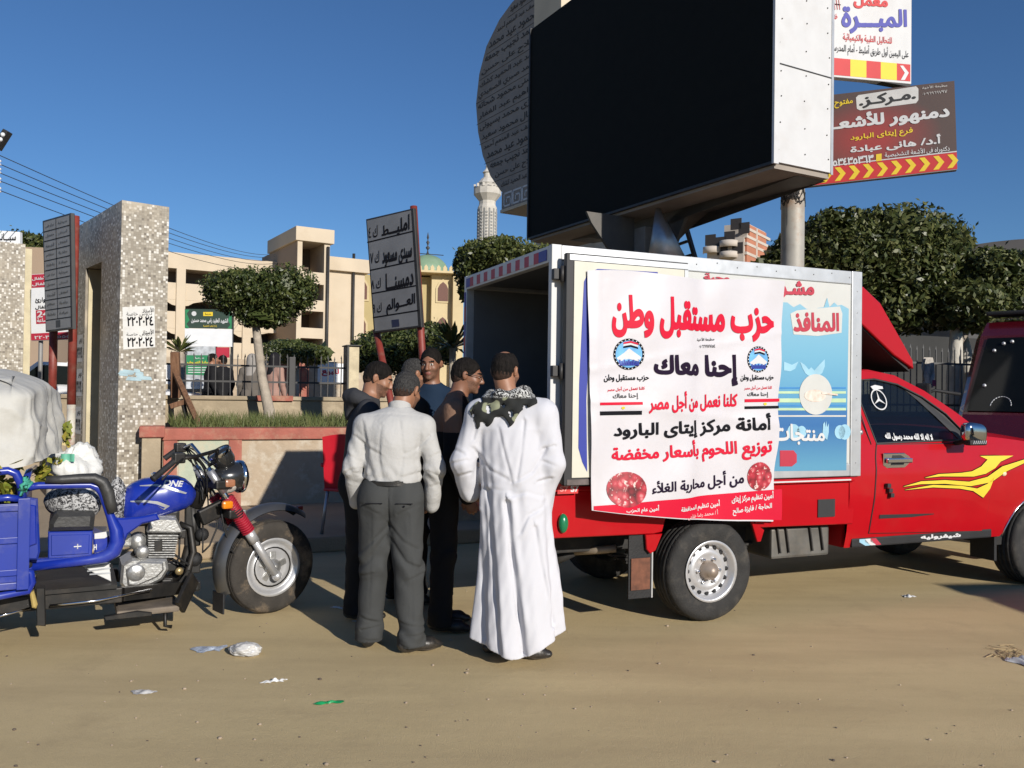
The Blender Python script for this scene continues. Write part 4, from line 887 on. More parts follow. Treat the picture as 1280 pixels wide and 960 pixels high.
t = truck = thing_fr('pickup_truck', 'red pickup truck carrying a white refrigerated box with its rear open', 'truck', T)
Xr = lambda a: Matrix.Rotation(a, 4, 'X')
def wheel(parent, c, R, W_, rr, holes=16, name='wheel', TYRE=TYRE):
    w_ = MB(); X = Matrix.Translation(c) @ Xr(R_(90)); h = W_ / 2          # lathe z axis -> -y (towards the near side)
    prof = [(rr, -h * .9), (rr + .03, -h), (R * .86, -h * 1.05), (R * .95, -h * .93), (R * .985, -h * .72)]
    for z in (-.5, -.17, .17, .5): prof += [(R, h * (z - .13)), (R, h * (z + .09)), (R * .978, h * (z + .1)), (R * .978, h * (z + .13))]
    prof += [(R * .985, h * .72), (R * .95, h * .93), (R * .86, h * 1.05), (rr + .03, h), (rr, h * .9)]
    w_.lathe(prof, TYRE, 48, X)
    for k in range(44):
        for s in (-1, 1): a = 2 * math.pi * (k + .5 * (s > 0)) / 44; w_.box(-.004, .004, -h * .15, h * .15, R - .02, R - .004, TYRE, 0, Matrix.Translation(c) @ Matrix.Rotation(a, 4, 'Y') @ Matrix.Translation((0, s * h * .56, 0)))
    tyre = None; o = w_.build(name, parent)
    r_ = MB(); r_.lathe([(rr, -h * .9), (rr - .002, h * .95), (rr + .014, h * 1.02), (rr + .012, h * 1.06), (rr - .01, h * 1.0), (rr - .022, h * .6), (rr - .035, h * .5), (rr * .74, h * .62), (rr * .62, h * .74), (rr * .52, h * .68), (rr * .36, h * .62), (0, h * .62)], RIMM, 40, X)
    for k in range(holes):
        a = 2 * math.pi * k / holes; q = Vector((rr * .80 * math.cos(a), rr * .80 * math.sin(a), h * .565)); r_.lathe([(0, .008), (.0145, .006), (.016, -.004)], BLACK, 10, X @ Matrix.Translation(q))
    r_.build('rim', o)
    u = MB(); u.lathe([(rr * .34, h * .6), (rr * .3, h * 1.0), (rr * .2, h * 1.06), (rr * .17, h * 1.3), (0, h * 1.32)], mat('rusty_hub', (.33, .27, .22), .5, .5, dirt=(.2, .1, .05), dirt_s=14), 20, X)
    for k in range(6): a = 2 * math.pi * k / 6; u.lathe([(.013, 0), (.013, .025), (0, .03)], CHROME, 6, X @ Matrix.Translation((rr * .43 * math.cos(a), rr * .43 * math.sin(a), h * .64)))
    u.build('hub', o); return o
for x in (.06, 3.42):
    wheel(truck, (x, .135, .352), .352, .235, .2); o = wheel(truck, (0, 0, 0), .352, .235, .2); o.location = (x, TW - .135, .352); o.rotation_euler = (0, 0, math.pi)
# chassis
m_ = MB()
for y in (.42, 1.2): m_.box(-1.1, 4.0, y, y + .07, .46, .6, UNDER, .01)
for x in (-.95, -.3, .5, 1.2, 2.4, 3.4): m_.box(x, x + .08, .49, 1.2, .48, .57, UNDER)
m_.tube([(.06, .25, .352), (.06, TW - .25, .352)], .05, UNDER, 10); m_.sph((.06, .85, .352), .16, UNDER); m_.tube([(3.42, .25, .352), (3.42, TW - .25, .352)], .04, UNDER, 8)
for y in (.36, 1.28):
    for k in range(4): m_.bar((-.55 + .06 * k, y, .44 - .028 * k), (.06, y, .38 - .028 * k), .06, .016, UNDER); m_.bar((.06, y, .38 - .028 * k), (.67 - .06 * k, y, .46 - .028 * k), .06, .016, UNDER)
m_.box(1.4, 3.6, .3, 1.37, .42, .55, UNDER); m_.box(-.9, 1.1, .3, 1.37, .6, .64, UNDER)
m_.build('chassis', truck)
m_ = MB(); m_.box(.66, 1.2, .12, .45, .375, .6, mat('dusty_steel_tank', (.12, .115, .105), .6, .4, var=.3, dirt=(.2, .17, .13), dirt_s=5), .02)
for x in (.70, .78, 1.0, 1.1): m_.bar((x, .115, .60), (x + .03, .115, .42), .03, .01, UNDER)
m_.build('fuel_tank', truck)
m_ = MB(); m_.tube([(-.75, .55, .44), (-.62, .4, .47), (-.52, .32, .49)], .028, mat('dull_exhaust', (.35, .29, .22), .6, .4, dirt=(.1, .08, .06)), 10); m_.tube([(-.86, .6, .37), (-.74, .54, .44)], .034, UNDER, 10); m_.build('exhaust_pipe', truck)
# bed
m_ = MB(); zb0, zb1 = .64, .935
m_.prism([(-1.16, zb0), (-.40, zb0 - .01), (-.33, zb0 - .0), (-.30, zb0 + .1), (.42, zb0 + .1), (.45, zb0 - .01), (1.34, zb0 - .025), (1.37, zb0 + .22), (1.33, zb1), (-1.16, zb1)], .03, .08, RED, .006)
m_.prism([(-1.16, zb0), (1.34, zb0 - .025), (1.34, zb1), (-1.16, zb1)], TW - .08, TW - .03, RED, .006)
m_.box(-1.16, -1.1, .081, TW - .081, zb0, zb1, RED, .006); m_.box(-1.17, 1.33, -.005, TW + .005, zb1 + .002, zb1 + .035, RED, .008)
m_.prism([(-.46, zb0 - .012), (-.33, zb0 - .012), (-.38, .52), (-.42, .5), (-.45, .53)], .028, .05, RED, .004); m_.prism([(.40, zb0 + .05), (.52, zb0 - .03), (.49, .53), (.46, .53)], .028, .05, RED, .004)
m_.build('bed', truck)
MB().box(1.0, 1.16, .022, .029, zb0 + .04, zb0 + .17, SEAL).build('filler_recess', truck)
MB().box(.1, 1.28, -.012, -.006, zb1 + .012, zb1 + .022, WHITE).build('white_pinstripe', truck)
m_ = MB(); m_.box(-.57, -.385, .06, .075, .20, .66, BLACK, .004); m_.box(-.395, -.385, .055, .08, .2, .66, GALV); q = m_.build('mud_flap', truck)
m_ = MB(); m_.box(-.555, -.41, .05, .058, .26, .47, mat('rusty_flap_print', (.14, .05, .025), .7, var=.4, vs=20)); m_.build('flap_panel', q)
m_ = MB(); m_.sph((-1.08, .015, .735), (.035, .03, .062), mat('green_lamp_lens', (.01, .17, .07), .25, coat=.5)); m_.build('side_lamp', truck)
m_ = MB(); m_.box(-1.135, -.99, -.011, -.006, zb1 - .01, zb1 + .055, mat('red_sticker', (.55, .03, .03), .5)); m_.text('S7', (-1.045, -.013, zb1), (-.985, -.013, zb1), (-1.045, -.013, zb1 + .045), WINK, .05)
m_.text('S7', (-1.12, -.013, zb1 + .005), (-1.06, -.013, zb1 + .005), (-1.12, -.013, zb1 + .04), mat('faded_red_print', (.7, .3, .28), .5), .03); m_.build('sticker', truck)
# box body
bz0, bz1, bx0, bx1 = .975, 2.505, -1.19, 1.385
m_ = MB(); w2 = .055
for y0, y1 in ((0, .05), (TW - .05, TW)):
    m_.box(bx0, bx0 + .07, y0, y1, bz0, bz1, WHITE if y0 == 0 else GALV, .006); m_.box(bx1 - .1, bx1, y0, y1, bz0, bz1, GALV, .006)
    m_.box(bx0 + .072, bx1 - .102, y0 + .002, y1, bz1 - .10, bz1 - .002, GALV, .006); m_.box(bx0 + .072, bx1 - .102, y0 + .002, y1, bz0 + .002, bz0 + .095, GALV, .006)
m_.box(bx1 - .05, bx1 - .002, .052, TW - .052, bz0, bz0 + .1, GALV); m_.box(bx1 - .05, bx1 - .002, .052, TW - .052, bz1 - .1, bz1 - .003, GALV); m_.box(bx0 + .002, bx0 + .06, .052, TW - .052, bz1 - .11, bz1 - .003, WHITE, .004); m_.box(bx0 + .002, bx0 + .06, .052, TW - .052, bz0, bz0 + .05, GALV, .004)
for k in range(9): m_.sph((-.1 + k * .17, -.0, bz1 - .05 + .02 * (k % 2)), .005, STEEL, 6, 4); m_.sph((bx1 - .05, -.0, bz0 + .1 + k * .16), .005, STEEL, 6, 4)
m_.build('box_frame', truck)
m_ = MB(); m_.box(bx0 + .07, bx1 - .1, .012, .045, bz0 + .09, bz1 - .09, BOXW); m_.box(bx0 + .07, bx1 - .1, TW - .045, TW - .012, bz0 + .09, bz1 - .09, BOXW); m_.box(bx1 - .045, bx1 - .012, .05, TW - .05, bz0 + .09, bz1 - .09, BOXW)
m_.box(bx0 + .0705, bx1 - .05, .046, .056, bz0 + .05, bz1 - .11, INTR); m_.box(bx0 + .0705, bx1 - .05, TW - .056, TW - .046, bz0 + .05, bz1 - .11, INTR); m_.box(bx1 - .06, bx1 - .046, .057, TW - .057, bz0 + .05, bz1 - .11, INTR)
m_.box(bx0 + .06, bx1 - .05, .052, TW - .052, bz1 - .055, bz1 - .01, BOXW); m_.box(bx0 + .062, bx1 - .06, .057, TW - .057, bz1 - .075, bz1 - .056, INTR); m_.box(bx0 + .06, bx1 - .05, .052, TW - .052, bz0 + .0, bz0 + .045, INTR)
m_.build('box_panels', truck)
BLUED = mat('deep_blue_print', (.02, .035, .28), .45, var=.05)
m_ = MB(); sx_ = bx0 + .0; zz = bz1 - .095
for k in range(17): m_.box(sx_ - .003, sx_ + .001, .2 + k * .078, .2 + (k + 1) * .078, zz, zz + .07, (SRED, WINK)[k % 2])
m_.box(sx_ - .003, sx_ + .001, .08, .199, zz, zz + .07, BLUED); m_.box(sx_ - .003, sx_ + .001, 1.527, 1.62, zz, zz + .07, BLUED); 
for k in range(10): m_.box(sx_ - .003, sx_ + .001, TW - .045, TW - .01, bz0 + .2 + k * .12, bz0 + .2 + (k + 1) * .12, (SRED, BLUED)[k % 2])
m_.build('reflective_tape', truck)
# printed mural on the box side
MUR = bpy.data.materials.new('sea_blue_mural'); MUR.use_nodes = True; n, L, b = nodes(MUR); tc = n.new('ShaderNodeTexCoord'); sx = n.new('ShaderNodeSeparateXYZ'); L.new(tc.outputs['Object'], sx.inputs[0])
cr = n.new('ShaderNodeValToRGB'); e = cr.color_ramp.elements; e[0].position = 0; e[0].color = (.10, .28, .42, 1); e[1].position = 1; e[1].color = (.26, .46, .56, 1)
for p_, c in ((.22, (.04, .14, .34, 1)), (.30, (.05, .16, .36, 1)), (.31, (.09, .28, .46, 1)), (.6, (.16, .38, .52, 1))): q = e.new(p_); q.color = c
L.new(rng(sx.outputs[2], 1.06, 2.4), cr.inputs[0]); L.new(cr.outputs[0], b.inputs['Base Color']); b.inputs['Roughness'].default_value = .35
q = lambda px, py: T.p3(px, py, 0)
def tp(mb, pts, m, y): mb.raw([T.p3(a, b_, y) for a, b_ in pts], [tuple(range(len(pts)))], m)
m_ = MB(); m_.box(bx0 + .08, bx1 - .11, .004, .011, bz0 + .1, bz1 - .105, BOXW)
tp(m_, [(880, 374), (984, 378), (992, 384), (1000, 380), (1008, 386), (1016, 388), (1022, 385), (1030, 384), (1034, 372), (1037, 384), (1043, 378), (1047, 382), (1052, 381), (1061, 386), (1058, 588), (880, 590)], MUR, .001)
tp(m_, [(990, 405), (988, 392), (996, 388), (1015, 386), (1050, 383), (1053, 392), (1052, 416), (1022, 420), (992, 418)], BOXW, -.001)
LGRN = mat('pale_green_stripe', (.45, .60, .38), .4); LBLU = mat('mid_blue_stripe', (.05, .22, .50), .4); PBLU = mat('pale_blue_print', (.30, .52, .64), .4)
for y0, y1, mm in ((484, 486, LBLU), (489, 492, LGRN), (498, 503, LGRN), (506, 508, LBLU), (510, 513, LGRN), (519, 521, BOXW)): tp(m_, [(940, y0), (1057.5, y0), (1057.5, y1), (940, y1)], mm, -.001)
c = T.p3(1020, 493, -.003); k = 24 * 6.1 / 1040 / .92; m_.raw([(c.x + k * math.cos(a), c.y, c.z + k * .97 * math.sin(a)) for a in [i * math.pi / 16 for i in range(32)]], [tuple(range(32))], BOXW)
FISH = mat('printed_food', (.55, .42, .34), .5, var=.4, vs=25, col2=(.75, .68, .6))
m_.raw([(c.x - .01 + .1 * math.cos(a), c.y - .002, c.z - .01 + .045 * math.sin(a)) for a in [i * math.pi / 10 for i in range(20)]], [tuple(range(20))], FISH)
m_.bar((c.x + .05, c.y - .004, c.z + .01), (c.x + .2, c.y - .004, c.z + .0), .004, .012, FISH)
tp(m_, [(1000, 452), (1006, 456), (1011, 462), (1014, 459), (1018, 463), (1024, 456), (1031, 449), (1031, 458), (1028, 466), (1022, 471), (1014, 472), (1007, 467), (1003, 460)], PBLU, -.001)
tp(m_, [(980, 452), (990, 456), (998, 452), (994, 461), (988, 464), (980, 463)], PBLU, -.001)
for cx, r in ((992, 9), (1002, 7), (1050, 8), (1056, 9)):
    c2 = T.p3(cx, 540, -.0012); k = r * .0064; m_.raw([(c2.x + k * math.cos(a), c2.y, c2.z + k * math.sin(a)) for a in [i * math.pi / 8 for i in range(16)]], [tuple(range(16))], PBLU)
tp(m_, [(1028, 545), (1029, 530), (1031, 527), (1032, 534), (1033, 526), (1034, 534), (1036, 529), (1036, 540), (1034, 550)], PBLU, -.0025)
tp(m_, [(975, 563), (992, 563), (996, 568), (996, 578), (990, 583), (975, 583)], SRED, -.002)
m_.ptext(T, 'مشـروع', 955, 349, 377, 1018, 352, 378, SRED, -.004, .05); m_.ptext(T, 'المنافذ', 992, 390, 415, 1049, 391, 415, SRED, -.004, .045); m_.ptext(T, 'منتجات', 966, 528, 556, 1031, 533, 556, WINK, -.004, .03)
m_.ptext(T, 'وجبة', 880, 341, 352, 912, 343, 353, SRED, -.004, .04)
m_.build('mural_panel', truck)
# open rear door folded against the side
m_ = MB(); dx0, dx1, dz0, dz1 = -1.135, -.235, .985, 2.44
m_.box(dx0, dx1, -.10, -.055, dz0, dz1, SEAL, .008); q = m_.build('rear_door', truck)
MB().box(dx0 + .05, dx1 - .035, -.108, -.1005, dz0 + .05, dz1 - .05, CREAMP, .003).build('door_panel', q)
m_ = MB(); m_.box(dx0 + .02, dx1, -.104, -.1005, dz1 - .045, dz1 - .01, GALV); m_.box(dx0 + .02, dx1 - .0, -.104, -.1005, dz0 + .005, dz0 + .04, mat('grimy_trim', (.1, .08, .075), .6, var=.4, vs=15)); m_.box(dx1 - .03, dx1 - .003, -.104, -.1005, dz0 + .045, dz1 - .05, GALV); m_.build('edge_trim', q)
m_ = MB(); P = [(730, 352), (735, 342), (747, 336), (822, 340), (824, 346), (760, 344), (745, 348), (738, 400), (733, 500), (734, 590), (728, 578), (723, 560), (724, 480)]; m_.raw([T.p3(a, b_, -.11) for a, b_ in P], [tuple(range(len(P)))], BLUED); m_.build('blue_decal', q)
for z in (1.15, 1.7, 2.31): m_ = MB(); m_.box(-1.195, -1.12, -.045, -.004, z - .035, z + .035, IRON, .006); m_.tube([(-1.145, -.06, z - .05), (-1.145, -.06, z + .05)], .014, IRON, 8); m_.build('door_hinge', truck)

# cab
def ys(z):
    P = ((.4, .085), (.55, .05), (.8, .022), (1.0, .025), (1.21, .06), (1.45, .13), (1.78, .25))
    if z <= P[0][0]: return P[0][1]
    for (a, b_), (c, d) in zip(P, P[1:]):
        if z <= c: return b_ + (d - b_) * (z - a) / (c - a)
    return P[-1][1]
XF, RA = 3.42, .425
def yfront(x): return .14 * max(0, (x - 3.55) / .6) ** 2
def zlow(x): d = abs(x - XF); return max(.43, .35 + math.sqrt(max(0, RA ** 2 - d * d))) if d < RA else .43
def ztop(x): return 1.21 if x < 2.5 else 1.21 + .05 * min(1, (x - 2.5) / .3) - .17 * max(0, (x - 2.75) / 1.4) ** 1.3
CX0, CX1 = 1.30, 4.15
def side(v, s):
    def fn(a, b_):
        x = CX0 + (CX1 - CX0) * a; zl = zlow(x); z = zl + (ztop(x) - zl) * b_; y = ys(z) + yfront(x)
        if z > 1.0: y -= .0
        return Vector((x, y if s < 0 else TW - y, z))
    return fn
cab = MB()
for s in (-1, 1): cab.sheet(side(None, s), 90, 12, RED)
def hood(a, b_):
    x = 2.72 + (CX1 - 2.72) * a; y0 = ys(ztop(x)) + yfront(x); y = y0 + (TW - 2 * y0) * b_; return Vector((x, y, ztop(x) + .075 * math.sin(math.pi * b_) ** .45 * (1 - .3 * a)))
cab.sheet(hood, 30, 16, RED)
cab.sheet(lambda a, b_: Vector((CX1 + .05 * math.sin(math.pi * b_), (ys(.5 + .6 * a) + yfront(CX1)) * (1 - b_) + (TW - ys(.5 + .6 * a) - yfront(CX1)) * b_, .45 + (ztop(CX1) - .45) * a)), 8, 16, RED)
cab.box(CX0, CX0 + .03, .1, TW - .1, .43, 1.0, RED); cab.box(1.42, 1.46, .16, TW - .16, .98, 1.55, RED, .01); cab.box(1.36, 2.72, .1, TW - .1, .44, .5, UNDER)
O = [(1.40, 1.205), (1.42, 1.765), (1.70, 1.785), (1.97, 1.745), (2.25, 1.625), (2.53, 1.455), (2.84, 1.25)]
Wn = [(1.60, 1.215), (1.505, 1.695), (1.74, 1.71), (1.97, 1.672), (2.20, 1.575), (2.41, 1.44), (2.62, 1.235)]
for s in (-1, 1):
    f = lambda p, d=0: Vector((p[0], (ys(p[1]) + d) if s < 0 else TW - ys(p[1]) - d, p[1]))
    for d in (0, .035): cab.raw([f(p, d) for p in O] + [f(p, d) for p in Wn], [(i, i + 1, i + 8, i + 7) for i in range(6)], RED, True)
    cab.raw([f(p, 0) for p in Wn] + [f(p, .035) for p in Wn], [(i, i + 1, i + 8, i + 7) for i in range(6)], RED)
    cab.raw([f(p) for p in ((1.40, 1.2), (1.60, 1.2), (2.63, 1.2), (2.9, 1.2), (2.84, 1.252), (2.62, 1.237), (1.60, 1.217), (1.4, 1.207))], [(0, 1, 6, 7), (1, 2, 5, 6), (2, 3, 4, 5)], RED)
cab.sheet(lambda a, b_: Vector((O[1][0] + (O[3][0] - O[1][0]) * a, ys(1.76) * (1 - b_) + (TW - ys(1.76)) * b_, (O[1][1] * (1 - a) + O[3][1] * a) + .02 * math.sin(math.pi * a) + .045 * math.sin(math.pi * b_) ** .6)), 8, 12, RED)
cab.sheet(lambda a, b_: Vector((1.42, ys(1.76) * (1 - b_) + (TW - ys(1.76)) * b_, 1.5 + (.265 + .045 * math.sin(math.pi * b_) ** .6) * a)), 3, 12, RED)
cab.build('cab_body', truck)
DGL = glassm('tinted_glass', (.008, .012, .022), .45); WGL = glassm('windscreen_glass', (.01, .014, .014), .3)
g = MB(); gp = lambda p: Vector((p[0], ys(p[1]) + .012, p[1])); g.raw([gp(p) for p in Wn], [(0, 1, 2, 3, 4, 5, 6)], DGL); gl = g.build('side_window', truck)
g = MB(); g.raw([Vector((p[0], TW - ys(p[1]) - .012, p[1])) for p in Wn], [(0, 1, 2, 3, 4, 5, 6)], DGL); g.build('side_window', truck)
g = MB(); g.sheet(lambda a, b_: Vector((1.97 + (2.80 - 1.97) * a + .10 * math.sin(math.pi * b_), (ys(1.745 - .49 * a) + .02) * (1 - b_) + (TW - ys(1.745 - .49 * a) - .02) * b_, 1.75 - .48 * a)), 6, 12, WGL); g.build('windscreen', truck)
g = MB(); g.box(1.44, 1.45, .25, TW - .25, 1.18, 1.72, WGL); g.build('rear_window', truck)
m_ = MB(); m_.raw([Vector((a, ys(b_) + .008, b_)) for a, b_ in ((1.99, 1.672), (2.2, 1.575), (2.41, 1.44), (2.615, 1.24), (2.5, 1.236), (2.3, 1.42), (2.15, 1.55))], [tuple(range(7))], SEAL); m_.build('window_pillar', truck)
for p_ in ((1.605, 1.222), (2.61, 1.24)): pass
m_ = MB(); m_.tube([Vector((p[0], ys(p[1]) - .002, p[1])) for p in Wn], .008, SEAL, 6, closed=True); m_.build('window_seal', truck)
# writing and emblem on the glass
m_ = MB(); Gf = lambda px, py: T.p3(px, py, .0)
yg = lambda v: Vector((v.x, ys(v.z) + .004, v.z)); A = [yg(T.p3(a, b_, .075)) for a, b_ in ((1107, 551), (1166, 553), (1107, 541), (1166, 542.5))]
m_.text('لا إله إلا الله محمد رسول الله', A[0], A[1], A[2], WINK, .05, A[3]); m_.build('window_lettering', truck); m_ = MB()
c = yg(T.p3(1105, 499.5, .12)); R0 = .082; nn = 28
fz = lambda r, a: Vector((c.x + r * .96 * math.cos(a), ys(c.z + r * math.sin(a)) + .003, c.z + r * math.sin(a)))
m_.raw([fz(R0, 2 * math.pi * k / nn) for k in range(nn)] + [fz(R0 * .88, 2 * math.pi * k / nn) for k in range(nn)], [(k, (k + 1) % nn, nn + (k + 1) % nn, nn + k) for k in range(nn)], WINK)
for k in range(3):
    a = R_(90 + 120 * k); m_.raw([fz(R0 * .9, a), fz(R0 * .13, a + R_(60)), fz(0, 0), fz(R0 * .13, a - R_(60))], [(0, 1, 2, 3)], WINK)
a = [yg(T.p3(*p_, .13)) for p_ in ((1098, 483), (1104, 481), (1113, 483), (1113, 486), (1100, 487))]; m_.raw(a, [tuple(range(5))], WINK); m_.build('star_emblem', truck)
# door
dr = ((.53, 1.52), (.88, 1.553), (1.12, 1.576), (1.203, 1.597)); df = ((.49, 2.745), (.7, 2.785), (1.04, 2.805), (1.203, 2.775))
def itp(P, z):
    for (a, b_), (c, d) in zip(P, P[1:]):
        if z <= c: return b_ + (d - b_) * (z - a) / (c - a)
    return P[-1][1]
m_ = MB(); fnD = lambda a, b_: (lambda z: Vector((itp(dr, z) * (1 - a) + itp(df, z) * a, ys(z) - .008, z)))(.535 - .045 * a + (1.203 - .535 + .045 * a) * b_)
m_.sheet(fnD, 24, 14, RED); rim_ = [fnD(0, k / 14) for k in range(15)] + [fnD(k / 24, 1) for k in range(1, 25)] + [fnD(1, 1 - k / 14) for k in range(1, 15)] + [fnD(1 - k / 24, 0) for k in range(1, 24)]
m_.raw(rim_ + [v + Vector((0, .012, 0)) for v in rim_], [(k, (k + 1) % len(rim_), len(rim_) + (k + 1) % len(rim_), len(rim_) + k) for k in range(len(rim_))], RED); door = m_.build('door', truck)
m_ = MB(); m_.tube([v + Vector((0, .007, 0)) for v in rim_], .0065, SEAL, 6, closed=True); m_.tube([Vector((1.545 - .09 * k / 6, ys(1.2 + .07 * k) - .0, 1.205 + .075 * k)) for k in range(7)], .005, SEAL, 6); m_.build('door_gap', door)
yd = lambda px, py, d=-.013: (lambda v: Vector((v.x, ys(v.z) + d, v.z)))(T.p3(px, py, .02))
m_ = MB()
for S_ in ([(1155, 597), (1172, 592.5), (1200, 591), (1216, 588.5), (1228, 582), (1236, 574), (1234, 571), (1224, 569.5)], [(1155, 597), (1190, 595.5), (1215, 596), (1232, 591.5), (1244, 584), (1252, 576), (1267, 569.5), (1224, 569.5), (1236, 574)]): pass
def stripe(up, lo, m, d=-.013):
    V = [yd(*p_, d) for p_ in up] + [yd(*p_, d) for p_ in lo]; k = len(up); m_.raw(V, [(i, i + 1, k + i + 1, k + i) for i in range(k - 1)], m)
for m__, gx_, d in ((INK, 1.0, -.011), (YINK, 0, -.0135)):
    e_ = lambda L_, s: [(a, b_ + s * gx_) for a, b_ in L_]
    for up, lo in (([(1155, 597), (1172, 592.5), (1200, 591), (1214, 589), (1226, 583), (1235, 574.5), (1226, 570), (1245, 569.7)], [(1155, 597.3), (1175, 595.3), (1200, 595.5), (1216, 595.5), (1231, 592), (1243, 585), (1251, 577), (1268, 569.7)]),
                   ([(1128, 608), (1150, 601.5), (1180, 600), (1210, 602), (1233, 596), (1252, 583), (1282, 574)], [(1128, 608.3), (1150, 605), (1180, 604.5), (1212, 607.5), (1238, 602.5), (1258, 588.5), (1282, 578)]),
                   ([(1130, 612), (1165, 606), (1200, 607), (1220, 610.5), (1233, 604.5), (1242, 596)], [(1130, 612.3), (1165, 609), (1198, 610.5), (1215, 613.5), (1228, 622), (1236, 611)])): stripe(e_(up, -1), e_(lo, 1), m__, d)
m_.build('flame_decal', truck)
m_ = MB(); p0, p1 = T.on(1107, 586, 0), T.on(1142, 566, 0); xm, zm = (p0[0] + p1[0]) / 2, (p0[1] + p1[1]) / 2; hw, hh = (p1[0] - p0[0]) / 2, (p1[1] - p0[1]) / 2; yy = ys(zm) - .008
m_.prism([(xm - hw, zm - hh * .6), (xm - hw * .7, zm - hh), (xm + hw * .5, zm - hh), (xm + hw, zm - hh * .2), (xm + hw * .9, zm + hh * .5), (xm + hw * .5, zm + hh), (xm - hw, zm + hh)], yy - .014, yy, CHROME, .005)
m_.prism([(xm - hw * .5, zm - hh * .6), (xm + hw * .4, zm - hh * .6), (xm + hw * .55, zm + hh * .3), (xm + hw * .2, zm + hh * .7), (xm - hw * .4, zm + hh * .7)], yy - .0155, yy - .01, SEAL)
m_.box(xm - hw * .95, xm + hw * .85, yy - .045, yy - .025, zm - .018, zm + .02, CHROME, .008); m_.build('door_handle', door)
m_ = MB(); stripe([(1100, 643.5), (1140, 642.5), (1168, 642)], [(1100, 648.5), (1140, 646.5), (1168, 643)], SEAL, -.014); v = yd(1107, 606); 
for k in range(3): v = yd(1106 + k * 2, 606 + k * 6); m_.box(v.x - .01, v.x + .025, v.y - .03, v.y, v.z - .02, v.z + .012, SEAL, .004)
m_.build('door_moulding', door)
m_ = MB(); v = yd(1084, 541, -.002); m_.lathe([(.0, .012), (.012, .012), (.02, .004), (.022, 0)], STEEL, 14, Matrix.Translation(v) @ Xr(R_(90))); m_.build('fuel_lock', truck)
m_ = MB(); v = yd(1255, 592, -.002); m_.sph(v, (.03, .015, .022), mat('amber_lens', (.75, .6, .4), .25, coat=.5)); m_.build('side_marker', truck)
m_ = MB(); m_.box(1.36, 2.86, .055, .13, .43, .50, BLACK, .012); q = m_.build('sill_step', truck)
m_ = MB(); m_.text('شيفروليه', (2.06, .052, .45), (2.5, .052, .445), (2.06, .052, .492), WINK, .05); m_.build('sill_lettering', q); m_ = MB()
for k, mm in enumerate((PBLU, WINK, SRED)): m_.raw([(1.43 + k * .055, .052, .47), (1.49 + k * .055, .052, .44), (1.54 + k * .055, .052, .44), (1.485 + k * .055, .052, .492), (1.43 + k * .055, .052, .492)], [(0, 1, 2, 3, 4)], mm)
m_.build('striped_decal', q)
m_ = MB(); m_.tube([Vector((XF + RA * math.cos(a), ys(.35 + RA * math.sin(a)) - .004, .35 + RA * math.sin(a))) for a in [R_(10 + k * 8) for k in range(21)]], .007, CHROME, 6); m_.build('arch_trim', truck)
m_ = MB()
for s in (0, 1): yy = .12 if s == 0 else TW - .16; m_.prism([(XF + .46 * math.cos(a), .35 + .46 * math.sin(a)) for a in [R_(180 - k * 15) for k in range(13)]] , yy, yy + .5 * (1 if s == 0 else -1), UNDER)
m_.box(2.95, 2.98, .1, .33, .22, .6, BLACK, .006); m_.build('wheel_arch_liner', truck)
MB().box(4.1, 4.28, .06, TW - .06, .38, .62, RED, .04).build('front_bumper', truck)
MB().box(4.15, 4.215, .5, TW - .5, .7, .95, BLACK, .015).build('grille', truck)
for y in (.3, TW - .3): m_ = MB(); m_.box(4.1, 4.2, y - .15, y + .15, .74, .96, CHROME, .03); m_.build('headlight', truck)
m_ = MB(); m_.box(1.5, 1.62, .2, TW - .2, .85, 1.5, BLACK, .04); m_.box(1.5, 2.05, .2, TW - .2, .6, .82, BLACK, .05)
for y in (.48, 1.18): m_.box(1.52, 1.6, y - .12, y + .12, 1.48, 1.66, BLACK, .03)
m_.build('seats', truck)
m_ = MB(); m_.box(2.4, 2.75, .14, TW - .14, .8, 1.2, IRON, .06); m_.tube([(2.28 + .1 * math.sin(a) * .4, 1.2 + .18 * math.cos(a), 1.14 + .17 * math.sin(a)) for a in [k * math.pi / 8 for k in range(16)]], .014, BLACK, 6, closed=True); m_.build('dashboard', truck)
MIRC = mat('mirror_chrome', (.55, .56, .58), .08, 1)
c = T.p3(1217, 541, -.1)
m_ = MB(); hw = .118; P = []
def mir(a, b_): t1 = (a - .5) * math.pi; q = 2 * math.pi * b_; ct = abs(math.cos(t1)) ** .55; st = math.copysign(abs(math.sin(t1)) ** .6, math.sin(t1)); cc = math.copysign(abs(math.cos(q)) ** .7, math.cos(q)); ss = math.copysign(abs(math.sin(q)) ** .7, math.sin(q)); return Vector((c.x + hw * ct * cc, c.y + .055 * ct * ss, c.z + .078 * st - .1 * (hw * ct * cc)))
m_.sheet(mir, 14, 28, MIRC); o = m_.build('mirror', truck); m_ = MB(); m_.box(c.x - .09, c.x + .1, c.y - .045, c.y + .02, c.z - .098, c.z - .055, BLACK, .015)
for k in range(7): m_.bar((c.x - .06 + k * .022, c.y - .047, c.z - .085), (c.x - .05 + k * .022, c.y - .047, c.z - .06), .004, .008, GALV)
m_.build('mirror_trim', o)
m_ = MB(); m_.bar((c.x - .02, c.y + .02, c.z - .06), (c.x + .0, ys(1.2) + .02, 1.2), .05, .03, BLACK, bev=.008); m_.build('mirror_arm', o)
c = (c.x, 2 * TW / 2 * 2 - 0, c.z); 
UPE = [(1.40, 2.46), (1.6, 2.43), (1.78, 2.31), (1.98, 2.06), (2.13, 1.87), (2.14, 1.80)]; LOE = [(1.93, 1.905), (1.63, 2.11), (1.40, 2.26)]
